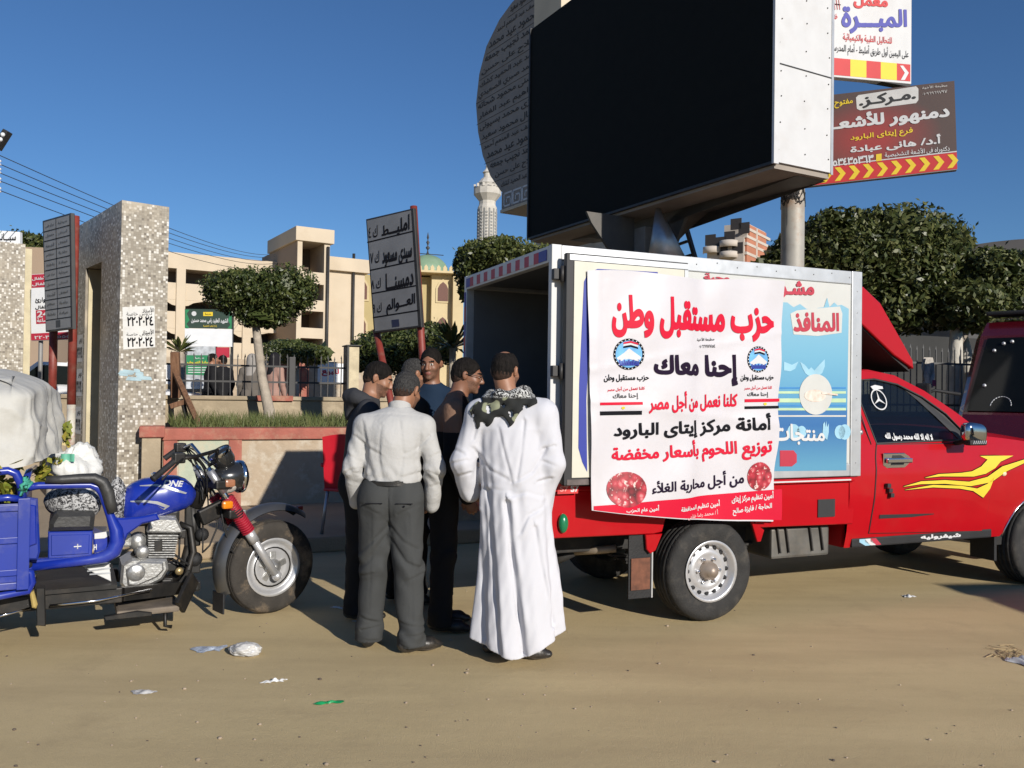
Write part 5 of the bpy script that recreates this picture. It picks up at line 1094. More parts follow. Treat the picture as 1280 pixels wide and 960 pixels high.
m_ = MB(); m_.prism(UPE + LOE, .2, .225, RED, .006); m_.prism(UPE + LOE, TW - .225, TW - .2, RED, .006); m_.prism(UPE + [(a - .03, b_ - .04) for a, b_ in UPE[-2::-1]], .226, TW - .226, RED)
m_.prism([(1.40, 2.39), (1.57, 2.36), (1.74, 2.25), (1.94, 2.0), (2.085, 1.83)] + [(a, b_ - .012) for a, b_ in [(2.12, 1.79)] + LOE], .227, TW - .195, SEAL); m_.build('wind_deflector', truck)  # black fill stands in for the shade under the hollow deflector
m_ = MB(); m_.bar((1.42, .4, 1.8), (1.75, .4, 2.0), .03, .03, IRON); m_.bar((1.42, 1.27, 1.8), (1.75, 1.27, 2.0), .03, .03, IRON); m_.build('deflector_strut', truck)

# ------------------------------------------------------------------ banner tied over the truck's side
VINYL = mat('white_vinyl', (.57, .55, .575), .45, var=.02, vs=3, bump=.35, bs=4, dirt=(.5, .45, .42), dirt_amt=.25, dirt_s=2.2)
BRED = mat('banner_red', (.56, .006, .032), .6, var=.03, spec=.2); BDK = mat('banner_dark', (.016, .008, .024), .8, var=.1, spec=.1)
def ban(x, z, lift=0):
    s = 1 / (1 + math.exp((x + .17) / .035)); y = -.055 - .075 * s - .004 * math.sin(9 * x + 3 * z) - .004 * math.sin(4 * x - 11 * z + 1)
    y -= .006 * math.sin(14 * x - 5 * z) * math.sin(3 * z + 1) + .004 * math.exp(-((x - .1 + .25 * (z - 1.2)) / .025) ** 2) + .005 * math.exp(-((z - 1.9 - .2 * x) / .02) ** 2) + .014 * max(0, (.98 - z) / .3) * math.sin(8 * x + 1) + .006 * math.exp(-((z - 1.42 + .1 * x) / .03) ** 2) + .005 * math.exp(-((x + .93) / .02) ** 2)
    return Vector((x, y - lift, z))
bTL, bTR, bBL, bBR = [T.on(*p_, -.09) for p_ in ((731, 339), (985, 352), (736, 637), (972, 653))]
def buv(u, v):
    l = bTL[0] * (1 - v) + bBL[0] * v; r = bTR[0] * (1 - v) + bBR[0] * v; r += .018 * math.sin(v * 22) * v - .02 * math.exp(-((v - .9) / .08) ** 2)
    x = l + (r - l) * u; z0 = bTL[1] * (1 - u) + bTR[1] * u + .012 * math.sin(u * 9); z1 = bBL[1] * (1 - u) + bBR[1] * u - .02 * math.sin(u * math.pi) * (u < 1); return ban(x, z0 + (z1 - z0) * v)
t = banner = thing_fr('banner', 'white party banner with red and black Arabic lines tied over the truck side', 'banner', T)
m_ = MB(); m_.sheet(buv, 70, 70, VINYL); m_.sheet(lambda u, v: buv(u, v) + Vector((0, .004, 0)), 70, 70, VINYL)
def bpx(px, py, lift=.004): a = T.on(px, py, -.09); return ban(a[0], a[1], lift)
def btext(tx, r, m, bo=.03, lift=.0045):
    vs, fs = text_mesh(tx, bo); x0, yt0, yb0, x1, yt1, yb1 = r; V = []
    for u, v, k in vs: V.append(bpx(x0 + (x1 - x0) * u, (yb0 + (yb1 - yb0) * u) * (1 - v) + (yt0 + (yt1 - yt0) * u) * v, lift + k))
    m_.raw(V, fs, m)
def bsheet(f, nu, nv, m): m_.sheet(lambda u, v: bpx(*f(u, v), .0025), nu, nv, m)
m_b = m_.build('sheet', banner); m_ = MB()
bsheet(lambda u, v: (738 + u * (981 - 738), (631.5 + (612 - 631.5) * u) * (1 - v) + (636.5 + 14.5 * u + 4 * math.sin(u * 3.14)) * v), 50, 6, BRED)
for a in (('حزب مستقبل وطن', (761, 368, 422, 972, 378, 428), BRED, .05), ('إحنا معاك', (813, 444, 476, 926, 443, 483), BDK, .05), ('كلنا نعمل من أجل مصر', (806, 490, 517, 926, 487, 513), BRED, .04), ('أمانة مركز إيتاى البارود', (763, 525, 551, 967, 516, 544), INK, .04),
    ('توزيع اللحوم بأسعار مخفضة', (761, 555, 583, 969, 544, 574), BRED, .04), ('من أجل محاربة الغلأء', (811, 600, 620, 934, 586, 609), BDK, .03), ('مطبعة الأخوة', (873, 422, 427, 897, 421, 426), INK, .01), ('٠١٠٦٦٩٧٧٥٤', (876, 431, 435, 898, 430, 434), INK, .01),
    ('حزب مستقبل وطن', (751, 468, 478, 807, 468, 477), INK, .03), ('حزب مستقبل وطن', (929, 468, 477, 971, 468, 476), INK, .03), ('كلنا نعمل من أجل مصر', (755, 484, 490, 802, 482, 488), BRED, .02), ('كلنا نعمل من أجل مصر', (934, 482, 488, 969, 481, 487), BRED, .02),
    ('إحنا معاك', (762, 492, 500, 794, 491, 499), IRON, .02), ('إحنا معاك', (938, 490, 497, 964, 490, 497), IRON, .02), ('أمين تنظيم مركز إيتاى', (918, 619, 632, 971, 614, 627), WINK, .03), ('الحاجة / فايزة صالح', (919, 636, 646, 969, 629, 639), WINK, .03), ('أمين تنظيم المحافظة', (848, 632, 642, 903, 625, 636), WINK, .03),
    ('أ / محمد رضا خفاجى', (858, 642, 650, 900, 637, 645), mat('faded_white_print', (.7, .45, .45), .5), .01), ('أمين عام الحزب', (777, 634, 641, 820, 630, 640), WINK, .03)): btext(*a)
m_.build('printed_lines', banner)
SKYB = mat('emblem_blue', (.12, .36, .66), .5, var=.25, vs=12); 
MEAT = bpy.data.materials.new('meat_picture'); MEAT.use_nodes = True; n, L, b = nodes(MEAT); tc = n.new('ShaderNodeTexCoord'); vr = n.new('ShaderNodeTexVoronoi'); vr.inputs['Scale'].default_value = 22; L.new(tc.outputs['Object'], vr.inputs['Vector'])
cr = n.new('ShaderNodeValToRGB'); e = cr.color_ramp.elements; e[0].color = (.70, .28, .28, 1); e[1].color = (.05, .008, .01, 1); q = e.new(.35); q.color = (.45, .03, .05, 1); q = e.new(.6); q.color = (.3, .02, .03, 1); L.new(vr.outputs[0], cr.inputs[0])
c0 = mixc(rng(nzn(30, 3), .58, .66), cr.outputs[0], (.75, .6, .55)); L.new(c0, b.inputs['Base Color'])
def disc(cx, cy, rx_, ry_, m, lift, a0=0, a1=360, n_=28, inner=0):
    A = [R_(a0 + (a1 - a0) * k / n_) for k in range(n_ + 1)]; out = [bpx(cx + rx_ * math.cos(a), cy - ry_ * math.sin(a), lift) for a in A]
    if inner: m_.raw(out + [bpx(cx + rx_ * inner * math.cos(a), cy - ry_ * inner * math.sin(a), lift) for a in A], [(k, k + 1, n_ + 2 + k, n_ + 1 + k) for k in range(n_)], m)
    else: m_.raw([bpx(cx, cy, lift)] + out, [(0, k + 1, k + 2) for k in range(n_)], m)
for cx, cy, rx_, ry_ in ((782, 443, 19, 19.5), (951, 449, 14, 16.5)):
    m_ = MB(); disc(cx, cy, rx_, ry_, INK, .004, inner=.86)
    for k in range(24): disc(cx + rx_ * .93 * math.cos(k * .2618), cy + ry_ * .93 * math.sin(k * .2618), .8, .8, WINK, .006, n_=6)
    disc(cx, cy, rx_ * .86, ry_ * .86, SKYB, .004); m_.raw([bpx(cx + dx * rx_, cy + dy * ry_, .0055) for dx, dy in ((-.8, .25), (-.3, -.1), (0, -.38), (.35, -.12), (.8, .2), (.6, .45), (0, .3), (-.6, .45))], [tuple(range(8))], WINK)
    for k in range(9): x_ = cx - rx_ * .6 + k * rx_ * .15; m_.raw([bpx(x_ - rx_ * .07, cy + ry_ * .72, .0065), bpx(x_ + rx_ * .07, cy + ry_ * .72, .0065), bpx(x_ + rx_ * .05, cy + ry_ * (.35 + .08 * (k % 2)), .0065), bpx(x_ - rx_ * .05, cy + ry_ * (.35 + .08 * (k % 2)), .0065)], [(0, 1, 2, 3)], BLUED)
    for k, mm in enumerate((BRED, WINK, INK)): m_.raw([bpx(cx + dx * rx_, cy - ry_ * (.86 - .13 * k) + dy * ry_, .006) for dx, dy in ((-.35, .1), (.1, .02), (.55, .16), (.6, .28), (.1, .14), (-.4, .22))], [tuple(range(6))], mm)
    m_.build('party_emblem', banner)
for x0, x1, a, b_, c, d in ((745, 799, 503, 506.5, 514, 519), (935, 979, 499, 503, 508, 511.5)):
    m_ = MB(); bsheet(lambda u, v: (x0 + (x1 - x0) * u, a + (b_ - a) * v - .8 * u), 8, 1, BRED); bsheet(lambda u, v: (x0 + (x1 - x0) * u * .98, c + (d - c) * v - .8 * u), 8, 1, INK); disc((x0 + x1) / 2 + 3, (b_ + c) / 2 - .5, 2.2, 1.8, YINK, .004, n_=8); m_.build('flag_stripes', banner)
for cx, cy, rx_, ry_ in ((779, 611, 25, 22), (953.5, 596, 15.5, 18)): m_ = MB(); disc(cx, cy, rx_, ry_, MEAT, .0045); m_.build('meat_picture', banner)

# ------------------------------------------------------------------ red minibus
c_ = at(1192, 500, 9.15); BF = Fr((c_.x, c_.y), R_(225))
MRD = mat('dark_red_bus_paint', (.065, .003, .007), .25, var=.05, coat=.8, dirt=(.1, .03, .03), dirt_s=2); BUSG = mat('bus_dark_glass', (.005, .006, .006), .06, var=.1, spec=.3)
t = bus = thing_fr('minibus', 'dark red minibus with a raked windscreen parked nose out behind the pickup', 'minibus', BF)
BWd = 1.95; prof = [(.02, .38), (.05, .6), (.03, .95), (-.10, 1.40), (-.74, 2.30), (-.98, 2.47), (-1.4, 2.55), (-5.2, 2.55), (-5.35, 2.3), (-5.35, .38)]
m_ = MB(); m_.prism(prof, .0, BWd, MRD, .06); m_.build('body', bus)
gz = lambda z, o=.012: (-.10 - .64 * (z - 1.40) / .9 + o * .8)
g = MB(); g.raw([(gz(1.43), .1, 1.44), (gz(1.43), BWd - .1, 1.44), (gz(2.26), BWd - .14, 2.27), (gz(2.26), .14, 2.27)], [(0, 1, 2, 3)], BUSG); ws = g.build('windscreen', bus)
g = MB()
for (y0, z0, r) in ((.42, 1.5, .1),):
    for k in range(12): a = R_(k * 15); g.tube([(gz(z0 + r * math.sin(a), .02), y0 + r * math.cos(a), z0 + r * math.sin(a)), (gz(z0 + r * math.sin(a + .3), .02), y0 + r * math.cos(a + .3), z0 + r * math.sin(a + .3))], .006, GALV, 4)
for y0, z0 in ((.22, 1.72), (.32, 2.2), (.24, 2.12), (.4, 2.22)): g.sph((gz(z0, .03), y0, z0), .022, GALV, 8, 5)
g.text('الله أكبر', (gz(1.5, .02), .74, 1.49), (gz(1.5, .02), 1.3, 1.49), (gz(1.62, .02), .74, 1.6), WINK, .04); g.build('windscreen_stickers', ws)
for y in (-.006, BWd + .006):
    for k in range(5): x = -1.15 - k * .8; MB().box(x - .7, x, y - .006, y + .006, 1.4, 2.2, BUSG, .004).build('side_window', bus)
m_ = MB(); m_.box(-.95, -1.3, .05, BWd - .05, 2.552, 2.60, BLACK, .02); m_.build('roof_visor', bus)
m_ = MB(); m_.tube([(-.15, .02, 1.62), (.05, -.18, 1.66), (.12, -.26, 1.62)], .018, BLACK, 8); m_.box(.07, .14, -.36, -.2, 1.5, 1.74, BLACK, .03); m_.build('mirror', bus)
m_ = MB(); m_.box(.0, .12, .02, BWd - .02, .36, .62, BLACK, .03); m_.build('bumper', bus)
for y in (.28, BWd - .28): m_ = MB(); m_.box(-.02, .07, y - .2, y + .2, .72, .92, CHROME, .03); m_.build('headlight', bus)
m_ = MB(); m_.box(-.0, .07, .6, BWd - .6, .7, .9, BLACK, .02); m_.text('BUS', (.072, .85, 1.0), (.072, 1.1, 1.0), (.072, .85, 1.08), CHROME, .02); m_.build('grille', bus)
for x in (-.95, -4.2):
    for y, r in ((.13, 0), (BWd - .13, math.pi)): o = wheel(bus, (0, 0, 0), .36, .24, .2, 10); o.location = (x, y, .36); o.rotation_euler = (0, 0, r)
b2 = copy_tree(bus); b2.location = (9.05, 2.75, 0); b2.rotation_euler = (0, 0, R_(97)); b2['label'] = 'dark red minibus standing out of view, its shadow crossing the sandy ground'

# white car beyond the railing
c_ = at(212, 480, 16.6); CW = Fr((c_.x, c_.y), R_(10)); t = thing('parked_car', 'white parked car half hidden by the tiled pillar beyond the railing', 'car', CW.w(-1.6, 0, .65), R_(10))
CWH = mat('white_car_paint', (.7, .7, .7), .3, coat=.5)
m_ = MB(); m_.prism([(-2.0, .3), (2.0, .3), (2.08, .55), (2.0, .82), (1.1, .92), (-1.7, .95), (-2.05, .85)], 0, 1.65, CWH, .06); m_.build('body', t)
m_ = MB(); m_.prism([(-1.5, .94), (1.15, .91), (.45, 1.38), (-.9, 1.42)], .12, 1.53, CWH, .05); cb = m_.build('cabin', t)
for y in (.112, 1.538): m_ = MB(); m_.prism([(-1.3, .98), (-.2, .97), (-.2, 1.33), (-.85, 1.35)], y - .006, y + .006, BUSG); m_.prism([(-.12, .97), (.95, .96), (.4, 1.3), (-.12, 1.33)], y - .006, y + .006, BUSG); m_.build('side_window', cb)
for x in (-1.3, 1.25):
    for y, r in ((.1, 0), (1.55, math.pi)): o = wheel(t, (0, 0, 0), .3, .19, .18, 8); o.location = (x, y, .3); o.rotation_euler = (0, 0, r)

# ------------------------------------------------------------------ blue cargo tricycle
K = Fr((-1.69, 5.86), R_(28)); Wf = R_(16)
BLU = mat('blue_trike_paint', (.008, .026, .29), .3, var=.06, vs=4, coat=.6, dirt=(.1, .12, .3), dirt_amt=.35, dirt_s=4)
BLU2 = mat('scuffed_blue_paint', (.010, .03, .27), .42, var=.1, vs=4, dirt=(.16, .16, .26), dirt_amt=.5, dirt_s=5)
ALU = mat('cast_aluminium', (.46, .46, .45), .4, .75, var=.2, vs=9, bump=.15, bs=50, dirt=(.12, .1, .08), dirt_amt=.7, dirt_s=9)
VIN = mat('black_seat_vinyl', (.03, .03, .03), .5, var=.15, bump=.15, bs=40, dirt=(.09, .085, .075), dirt_s=5)
GRIME = mat('oily_black_metal', (.015, .014, .013), .5, .3, var=.4, vs=10, dirt=(.09, .07, .05), dirt_s=8)
t = trike = thing_fr('cargo_tricycle', 'blue three wheeled cargo motorcycle with a red sprung front fork', 'tricycle', K)
kp = lambda px, py, y: K.p3(px, py, y)
def kprism(mb, pts, y0, y1, m, ch=.004): mb.prism([K.on(a, b_, y0) for a, b_ in pts], y0, y1, m, ch)
def ktube(mb, pts, r, m, n=8): mb.tube([kp(*p_) for p_ in pts], r, m, n)
# tank
ST = []
for px, zt_, zb_, hy in ((150, 628, 646, .05), (156, 611, 655, .10), (165, 604, 657, .125), (178, 598.5, 654, .14), (191, 596, 650, .148), (206, 594, 646, .148), (222, 594.5, 641, .136), (232, 598, 637, .115), (240, 605, 632, .08), (245.5, 614, 623, .03)):
    x, z1 = K.on(px, zt_, -.02); z0 = K.on(px, zb_, -.06)[1]; ST.append((x, (z0 + z1) / 2, (z1 - z0) / 2, hy))
def tank(a, b_):
    f = a * (len(ST) - 1); i = min(int(f), len(ST) - 2); u = f - i; x, zc1, hz, hy = [ST[i][k] * (1 - u) + ST[i + 1][k] * u for k in range(4)]; q = 2 * math.pi * b_
    sg = lambda v, p_: math.copysign(abs(v) ** p_, v); return Vector((x, hy * sg(math.cos(q), .75), zc1 + hz * sg(math.sin(q), .85)))
def tank_y(x, z):
    for i in range(len(ST) - 1):
        if ST[i][0] <= x <= ST[i + 1][0]:
            u = (x - ST[i][0]) / (ST[i + 1][0] - ST[i][0]); zc1, hz, hy = [ST[i][k] * (1 - u) + ST[i + 1][k] * u for k in (1, 2, 3)]
            s = min(.98, abs((z - zc1) / hz)) ** (1 / .85); return -hy * max(.03, 1 - s * s) ** .375
    return -.05
m_ = MB(); m_.sheet(tank, 40, 28, BLU); m_.box(-1.0, -.6, -.08, .08, .66, .76, GRIME, .02); tk = m_.build('fuel_tank', trike)
SILV = mat('silver_decal', (.55, .56, .58), .3, .5, var=.05)
m_ = MB()
def tdec(pts_up, pts_lo, m, d=-.004):
    def sub(L_): return [tuple(np.interp(s, range(len(L_)), [p_[k] for p_ in L_]) for k in (0, 1)) for s in np.linspace(0, len(L_) - 1, 24)]
    V = []
    for px, py in sub(pts_up) + sub(pts_lo): x, z = K.on(px, py, -.12); V.append(Vector((x, tank_y(x, z) + d, z)))
    m_.raw(V, [(i, i + 1, 25 + i, 24 + i) for i in range(23)], m)
tdec([(163, 626), (180, 624.5), (197, 626), (212, 632)], [(163, 627.5), (180, 627.5), (195, 631), (205, 637)], SILV); tdec([(180, 627), (195, 629.5), (206, 634)], [(180, 628), (195, 631), (204, 635.5)], BLU, -.006)
tdec([(175, 607), (195, 605), (212, 608), (234, 616)], [(175, 608), (195, 607.5), (212, 612), (232, 617.5)], SILV)
vs, fs = text_mesh('DNE', .05)
V = []
for u, v, k in vs: x, z = K.on(203 + 24 * u + 4 * v, 607 + u * 1.5 - 7 * v, -.12); V.append(Vector((x, tank_y(x, z) - .005, z)))
m_.raw(V, fs, WINK); m_.build('tank_decal', tk)
m_ = MB(); m_.lathe([(.03, 0), (.035, .02), (.02, .03), (0, .03)], CHROME, 14, Matrix.Translation((-.74, 0, .975))); m_.build('filler_cap', tk)
# frame and belly
m_ = MB()
m_.tube([(-.52, 0, .82), (-.50, 0, .62), (-.56, 0, .36), (-.7, 0, .22)], .035, GRIME, 10); m_.tube([(-.42, 0, .98), (-.50, 0, .76)], .05, GRIME, 12); m_.box(-.56, -.46, -.03, .03, .5, .86, GRIME, .01)
m_.sph((-.455, -.05, .58), .045, BLACK); m_.sph((-.5, -.06, .42), .05, BLACK)
for y in (-.30, .30): m_.box(-3.1, -.95, y - .03, y + .03, .24, .33, GRIME, .006); m_.bar((-.95, y, .285), (-.6, y * .35, .25), .05, .08, GRIME)
for x in (-1.1, -1.7, -2.3, -2.9): m_.box(x, x + .06, -.3, .3, .25, .31, GRIME)
m_.box(-1.42, -.98, -.36, .3, .335, .36, GRIME); m_.build('frame', trike)
m_ = MB(); m_.box(-.98, -.62, -.34, .3, .15, .19, mat('worn_footboard', (.16, .13, .10), .8, .2, var=.35, vs=8, dirt=(.28, .22, .16), dirt_s=6), .012); m_.bar((-.62, -.33, .17), (-.52, -.2, .33), .03, .12, GRIME, bev=.01); m_.bar((-.66, 0, .17), (-.52, -.03, .36), .22, .02, GRIME); m_.build('footboard', trike)
m_ = MB(); ktube(m_, [(62, 757, -.38), (120, 751, -.38), (190, 737, -.3)], .008, CHROME); ktube(m_, [(-30, 778, -.4), (38, 760, -.38)], .007, CHROME); m_.build('brake_rod', trike)
m_ = MB(); kprism(m_, [(37, 742), (42, 739), (47, 756), (45, 761), (40, 760)], -.46, -.40, mat('tan_pedal_rubber', (.38, .28, .09), .8, var=.2), .008); m_.build('pedal', trike)
m_ = MB(); kprism(m_, [(130, 771), (172, 764), (190, 766), (190, 770), (132, 776)], -.36, -.32, GRIME); m_.tube([(-.7, -.3, .15), (-.7, -.3, .06), (-.66, -.3, .05)], .012, GRIME, 6); m_.build('side_stand', trike)
m_ = MB(); kprism(m_, [(45, 735), (56, 735), (57, 783), (46, 782)], -.42, -.34, GRIME); m_.build('chassis_post', trike)
# engine
m_ = MB(); y0, y1 = -.14, .12
kprism(m_, [(187, 651), (192, 647), (221, 648), (229, 664), (227, 667), (184, 666)], y0, y1, ALU, .012); kprism(m_, [(192, 645), (220, 645), (222, 652), (190, 652)], y0 + .03, y1 - .03, ALU, .01)
for k in range(10):
    yy = 669 + k * 2.95; kprism(m_, [(185 + k * .05, yy), (223 - k * .5, yy), (223 - k * .5, yy + 1.45), (185 + k * .05, yy + 1.45)], y0 - .005, y1, ALU, .001)
kprism(m_, [(188, 667), (219, 667), (216, 699), (189, 699)], y0 + .03, y1 - .03, GRIME, .002); kprism(m_, [(193, 676), (203, 675), (203, 690), (193, 690)], y0 - .008, y0 + .02, GRIME, .003)
kprism(m_, [(152, 706), (165, 698), (209, 699), (211, 712), (203, 725), (176, 738), (158, 740), (150, 730)], y0 - .02, y1, ALU, .016)
kprism(m_, [(158, 712), (176, 702), (204, 703), (205, 713), (196, 722), (171, 733), (160, 732)], y0 - .045, y0 - .02, ALU, .01)
for k in range(5): kprism(m_, [(168 + k * 7, 734 - k * 3.2), (196 + k * 2, 722 - k * 3), (197 + k * 2, 723.5 - k * 3), (169 + k * 7, 735.5 - k * 3.2)], y0 - .03, y0, ALU, .001)
c = kp(170, 716, y0 - .045); m_.lathe([(0, .012), (.045, .01), (.055, 0)], ALU, 20, Matrix.Translation(c) @ Xr(R_(90))); c = kp(178, 690, y0); m_.lathe([(0, .03), (.035, .03), (.042, .015), (.045, -.1)], ALU, 18, Matrix.Translation(c) @ Xr(R_(90)))
c = kp(172, 676, -.06); m_.sph(c, (.06, .05, .06), ALU); m_.box(c.x - .1, c.x - .04, c.y - .04, c.y + .06, c.z - .03, c.z + .06, ALU, .015); m_.tube([c, c + Vector((-.12, 0, .05)), c + Vector((-.2, .02, .03))], .03, BLACK, 10)
m_.build('engine', trike)
m_ = MB(); ktube(m_, [(224, 655, -.03), (238, 660, -.05), (242, 690, -.08), (232, 725, -.1), (200, 745, -.1), (120, 752, -.1)], .022, GRIME, 10); m_.build('exhaust_pipe', trike)
m_ = MB(); R2 = random.Random(4)
for k in range(16):
    a = kp(R2.uniform(165, 240), R2.uniform(650, 690), R2.uniform(-.1, .1)); b_ = kp(R2.uniform(150, 240), R2.uniform(690, 740), R2.uniform(-.13, .1)); m_.tube([a, (a + b_) / 2 + Vector((R2.uniform(-.05, .05), -.02, R2.uniform(-.03, .03))), b_], R2.uniform(.004, .009), BLACK, 5)
for k in range(14): c = kp(R2.uniform(208, 245), R2.uniform(660, 735), R2.uniform(-.06, .1)); m_.box(c.x - .03, c.x + .03, c.y - .03, c.y + .03, c.z - .03, c.z + .03, GRIME, .008)
m_.build('hoses', trike)
m_ = MB(); c = kp(224, 714, -.12); m_.lathe([(0, .012), (.022, .01), (.026, 0)], mat('brass_horn', (.4, .3, .15), .4, .7), 14, Matrix.Translation(c) @ Xr(R_(90))); m_.build('horn', trike)
# seat frame
m_ = MB(); YS = -.38
arch = [(22, 612), (48, 607), (80, 606.5), (113, 606), (122, 609), (128, 616), (133, 630), (138, 645), (145, 662), (147, 677), (142, 689), (131, 696), (112, 700), (19, 711)]
m_.tube([kp(a, b_, YS) for a, b_ in arch], [.022] * 4 + [.026] * 4 + [.04, .045, .045, .04, .03, .028], BLU, 10)
kprism(m_, [(133, 646), (152, 648), (176, 646), (196, 642), (200, 650), (178, 655), (160, 668), (153, 684), (146, 690), (136, 690), (142, 670)], YS + .0, YS + .05, BLU, .01)
kprism(m_, [(19, 700), (116, 696), (138, 690), (142, 697), (130, 704), (20, 714)], YS - .012, YS + .04, BLU2, .006)
kprism(m_, [(20, 704), (31, 703), (40, 704), (40, 712), (20, 714)], YS - .03, YS - .012, BLU2, .004)
m_.build('seat_frame', trike)
m_ = MB(); pad = [(57, 600, .02), (78, 599.5, .026), (100, 598, .028), (118, 597.5, .03), (129, 603, .034), (135, 615, .036), (138, 628, .034), (141, 640, .03)]
m_.tube([kp(a, b_, YS - .03) for a, b_, r in pad], [r for a, b_, r in pad], VIN, 10); m_.build('arm_pad', trike)
m_ = MB()
for a, b_ in ((26, 707), (36, 706)): c = kp(a, b_, YS - .03); m_.lathe([(0, .016), (.016, .012), (.02, 0)], BLACK, 12, Matrix.Translation(c) @ Xr(R_(90)))
m_.build('rubber_bolt', trike)
m_ = MB(); kprism(m_, [(60, 665), (116, 664), (115, 696), (60, 699)], -.36, .1, BLU2, .006); kprism(m_, [(64, 669), (112, 668), (111, 692), (64, 695)], -.368, -.36, BLU2, .003); kprism(m_, [(116, 668), (136, 668), (140, 685), (118, 694)], -.3, .05, BLU, .01)
x, z = K.on(97, 683, -.37); m_.bar((x - .02, -.371, z), (x + .02, -.371, z), .003, .006, WINK); m_.bar((x, -.371, z - .015), (x, -.371, z + .015), .006, .003, WINK)
kprism(m_, [(118, 667), (136, 664), (137, 669), (131, 673), (118, 674)], -.306, -.3, WHITE, .002); m_.text('H', kp(117, 688, -.31), kp(121, 687, -.31), kp(117, 681, -.31), WINK, .06); m_.build('seat_box', trike)
m_ = MB(); kprism(m_, [(62, 664.5), (61, 655), (67, 645), (71, 641), (116, 640), (119, 645), (117, 663)], -.38, .2, VIN, .025); m_.build('seat', trike)
m_ = MB(); kprism(m_, [(100, 706), (136, 700), (139, 727), (122, 719)], -.28, -.26, WHITE, .003)
for k in range(3): m_.bar(kp(106 + k * 3, 710 + k * 4, -.285), kp(138, 704 + k * 6, -.285), .003, .008, GREYP)
m_.build('side_cover', trike)
# cargo bed
m_ = MB(); YB = -.55; xA = K.on(30, 660, YB)[0]
m_.box(xA - 1.75, xA - .02, -.55, .55, .42, .46, BLU2, .006)
for y in (-.55, .53): m_.box(xA - 1.75, xA, y, y + .02, .461, .90, BLU2, .004)
m_.box(xA - .02, xA, -.529, .529, .461, .90, BLU2, .004); m_.box(xA - 1.75, xA - 1.73, -.529, .529, .461, .9, BLU2, .004)
for z in (.5, .68, .86): m_.box(xA - 1.75, xA + .0, -.565, -.551, z, z + .035, BLU2, .004)
for k in range(5): x = xA - .0 - k * .42; m_.box(x - .03, x + .03, -.575, -.566, .42, .93, BLU2, .004)
kprism(m_, [(28, 625), (34, 622), (47, 624), (50, 690), (47, 700), (34, 700), (31, 660)], -.5, -.44, BLU2, .01); kprism(m_, [(34, 630), (45, 632), (46, 680), (35, 684)], -.515, -.5, BLU, .006)
m_.box(xA - 1.6, xA, -.45, .45, .36, .42, GRIME, .006); m_.build('cargo_bed', trike)
m_ = MB(); m_.tube([kp(*p_) for p_ in ((-120, 608, -.55), (-30, 592, -.55), (10, 588, -.55), (20, 592, -.55), (26, 604, -.55), (29, 628, -.52))], .024, BLU, 10); m_.tube([kp(*p_) for p_ in ((28, 610, -.52), (36, 590, -.3), (44, 585, .1))], .02, BLU, 8); m_.tube([kp(*p_) for p_ in ((-20, 625, -.55), (10, 622, -.55), (28, 624, -.54))], .02, BLU, 8); m_.build('cargo_rail', trike)
m_ = MB(); m_.tube([kp(*p_) for p_ in ((-40, 716, -.5), (28, 714, -.5), (38, 716, -.5), (40, 728, -.5), (36, 738, -.5), (0, 745, -.5), (-40, 750, -.5))], .022, BLU, 10); m_.build('guard_loop', trike)
for y in (-.5, .5): o = wheel(trike, (0, 0, 0), .29, .14, .17, 6); o.location = (xA - 1.15, y, .29); o.rotation_euler = (0, 0, 0 if y < 0 else math.pi)
m_ = MB(); m_.tube([(xA - 1.15, -.45, .29), (xA - 1.15, .45, .29)], .035, GRIME, 10); m_.build('rear_axle', trike)
m_ = MB(); GTW = mat('green_twine', (.05, .3, .22), .8, var=.2)
R3 = random.Random(2); m_.tube([kp(33 + R3.gauss(0, 3), 606 + R3.gauss(0, 5), -.56 + R3.gauss(0, .015)) for k in range(26)], .011, GTW, 6)
m_.tube([kp(33, 600, -.56), kp(26, 620, -.57), kp(30, 612, -.57)], .008, GTW, 6); m_.build('knotted_twine', trike)
# steering: fork, wheel, lamps, bars; turned away from the body line
stx = bpy.data.objects.new('front_fork', None); COL.objects.link(stx); stx.parent = trike; stx.rotation_euler = (0, 0, Wf)
SF = Fr(K.o, K.yaw + Wf); sp_ = lambda px, py, y: SF.p3(px, py, y)
FKR = mat('red_spring_cover', (.32, .012, .03), .55, var=.15, bump=.1); 
for y in (-.10, .10):
    ax = sp_(346, 720, -.10) if y < 0 else sp_(346, 720, -.10); ax = Vector((ax.x, y, ax.z)); tp_ = sp_(262, 588, -.10); tp_ = Vector((tp_.x, y, tp_.z)); d = (tp_ - ax)
    m_ = MB(); m_.tube([ax + d * .0, ax + d * .42], .027, RIMM, 14); m_.tube([ax + d * .34, ax + d * .44], .035, RIMM, 14); m_.tube([ax + d * .4, tp_ + d * .02], .018, CHROME, 12); m_.sph(ax, .035, RIMM)
    m_.tube([ax + d * .80, ax + d * 1.0], .026, STEEL, 12)
    for k in range(17):
        c = ax + d * (.44 + k * .0185); m_.tube([c - d * .0045, c - d * .0015, c + d * .0015, c + d * .0045], [.036, .046, .046, .036], FKR, 14)
    m_.tube([ax + d * .43, ax + d * .75], .034, FKR, 12); m_.build('fork_leg', stx)
wh = wheel(stx, (0, 0, 0), .322, .12, .19, 0, 'front_wheel', mat('dusty_tyre', (.035, .03, .025), .85, var=.3, vs=12, bump=.25, bs=80, dirt=(.26, .19, .12), dirt_amt=.9, dirt_s=5)); c = sp_(337, 709, 0); wh.location = (c.x, 0, .322)
xw = c.x
for ch in list(wh.children):
    if ch.name.startswith('hub'): bpy.data.objects.remove(ch)
m_ = MB()
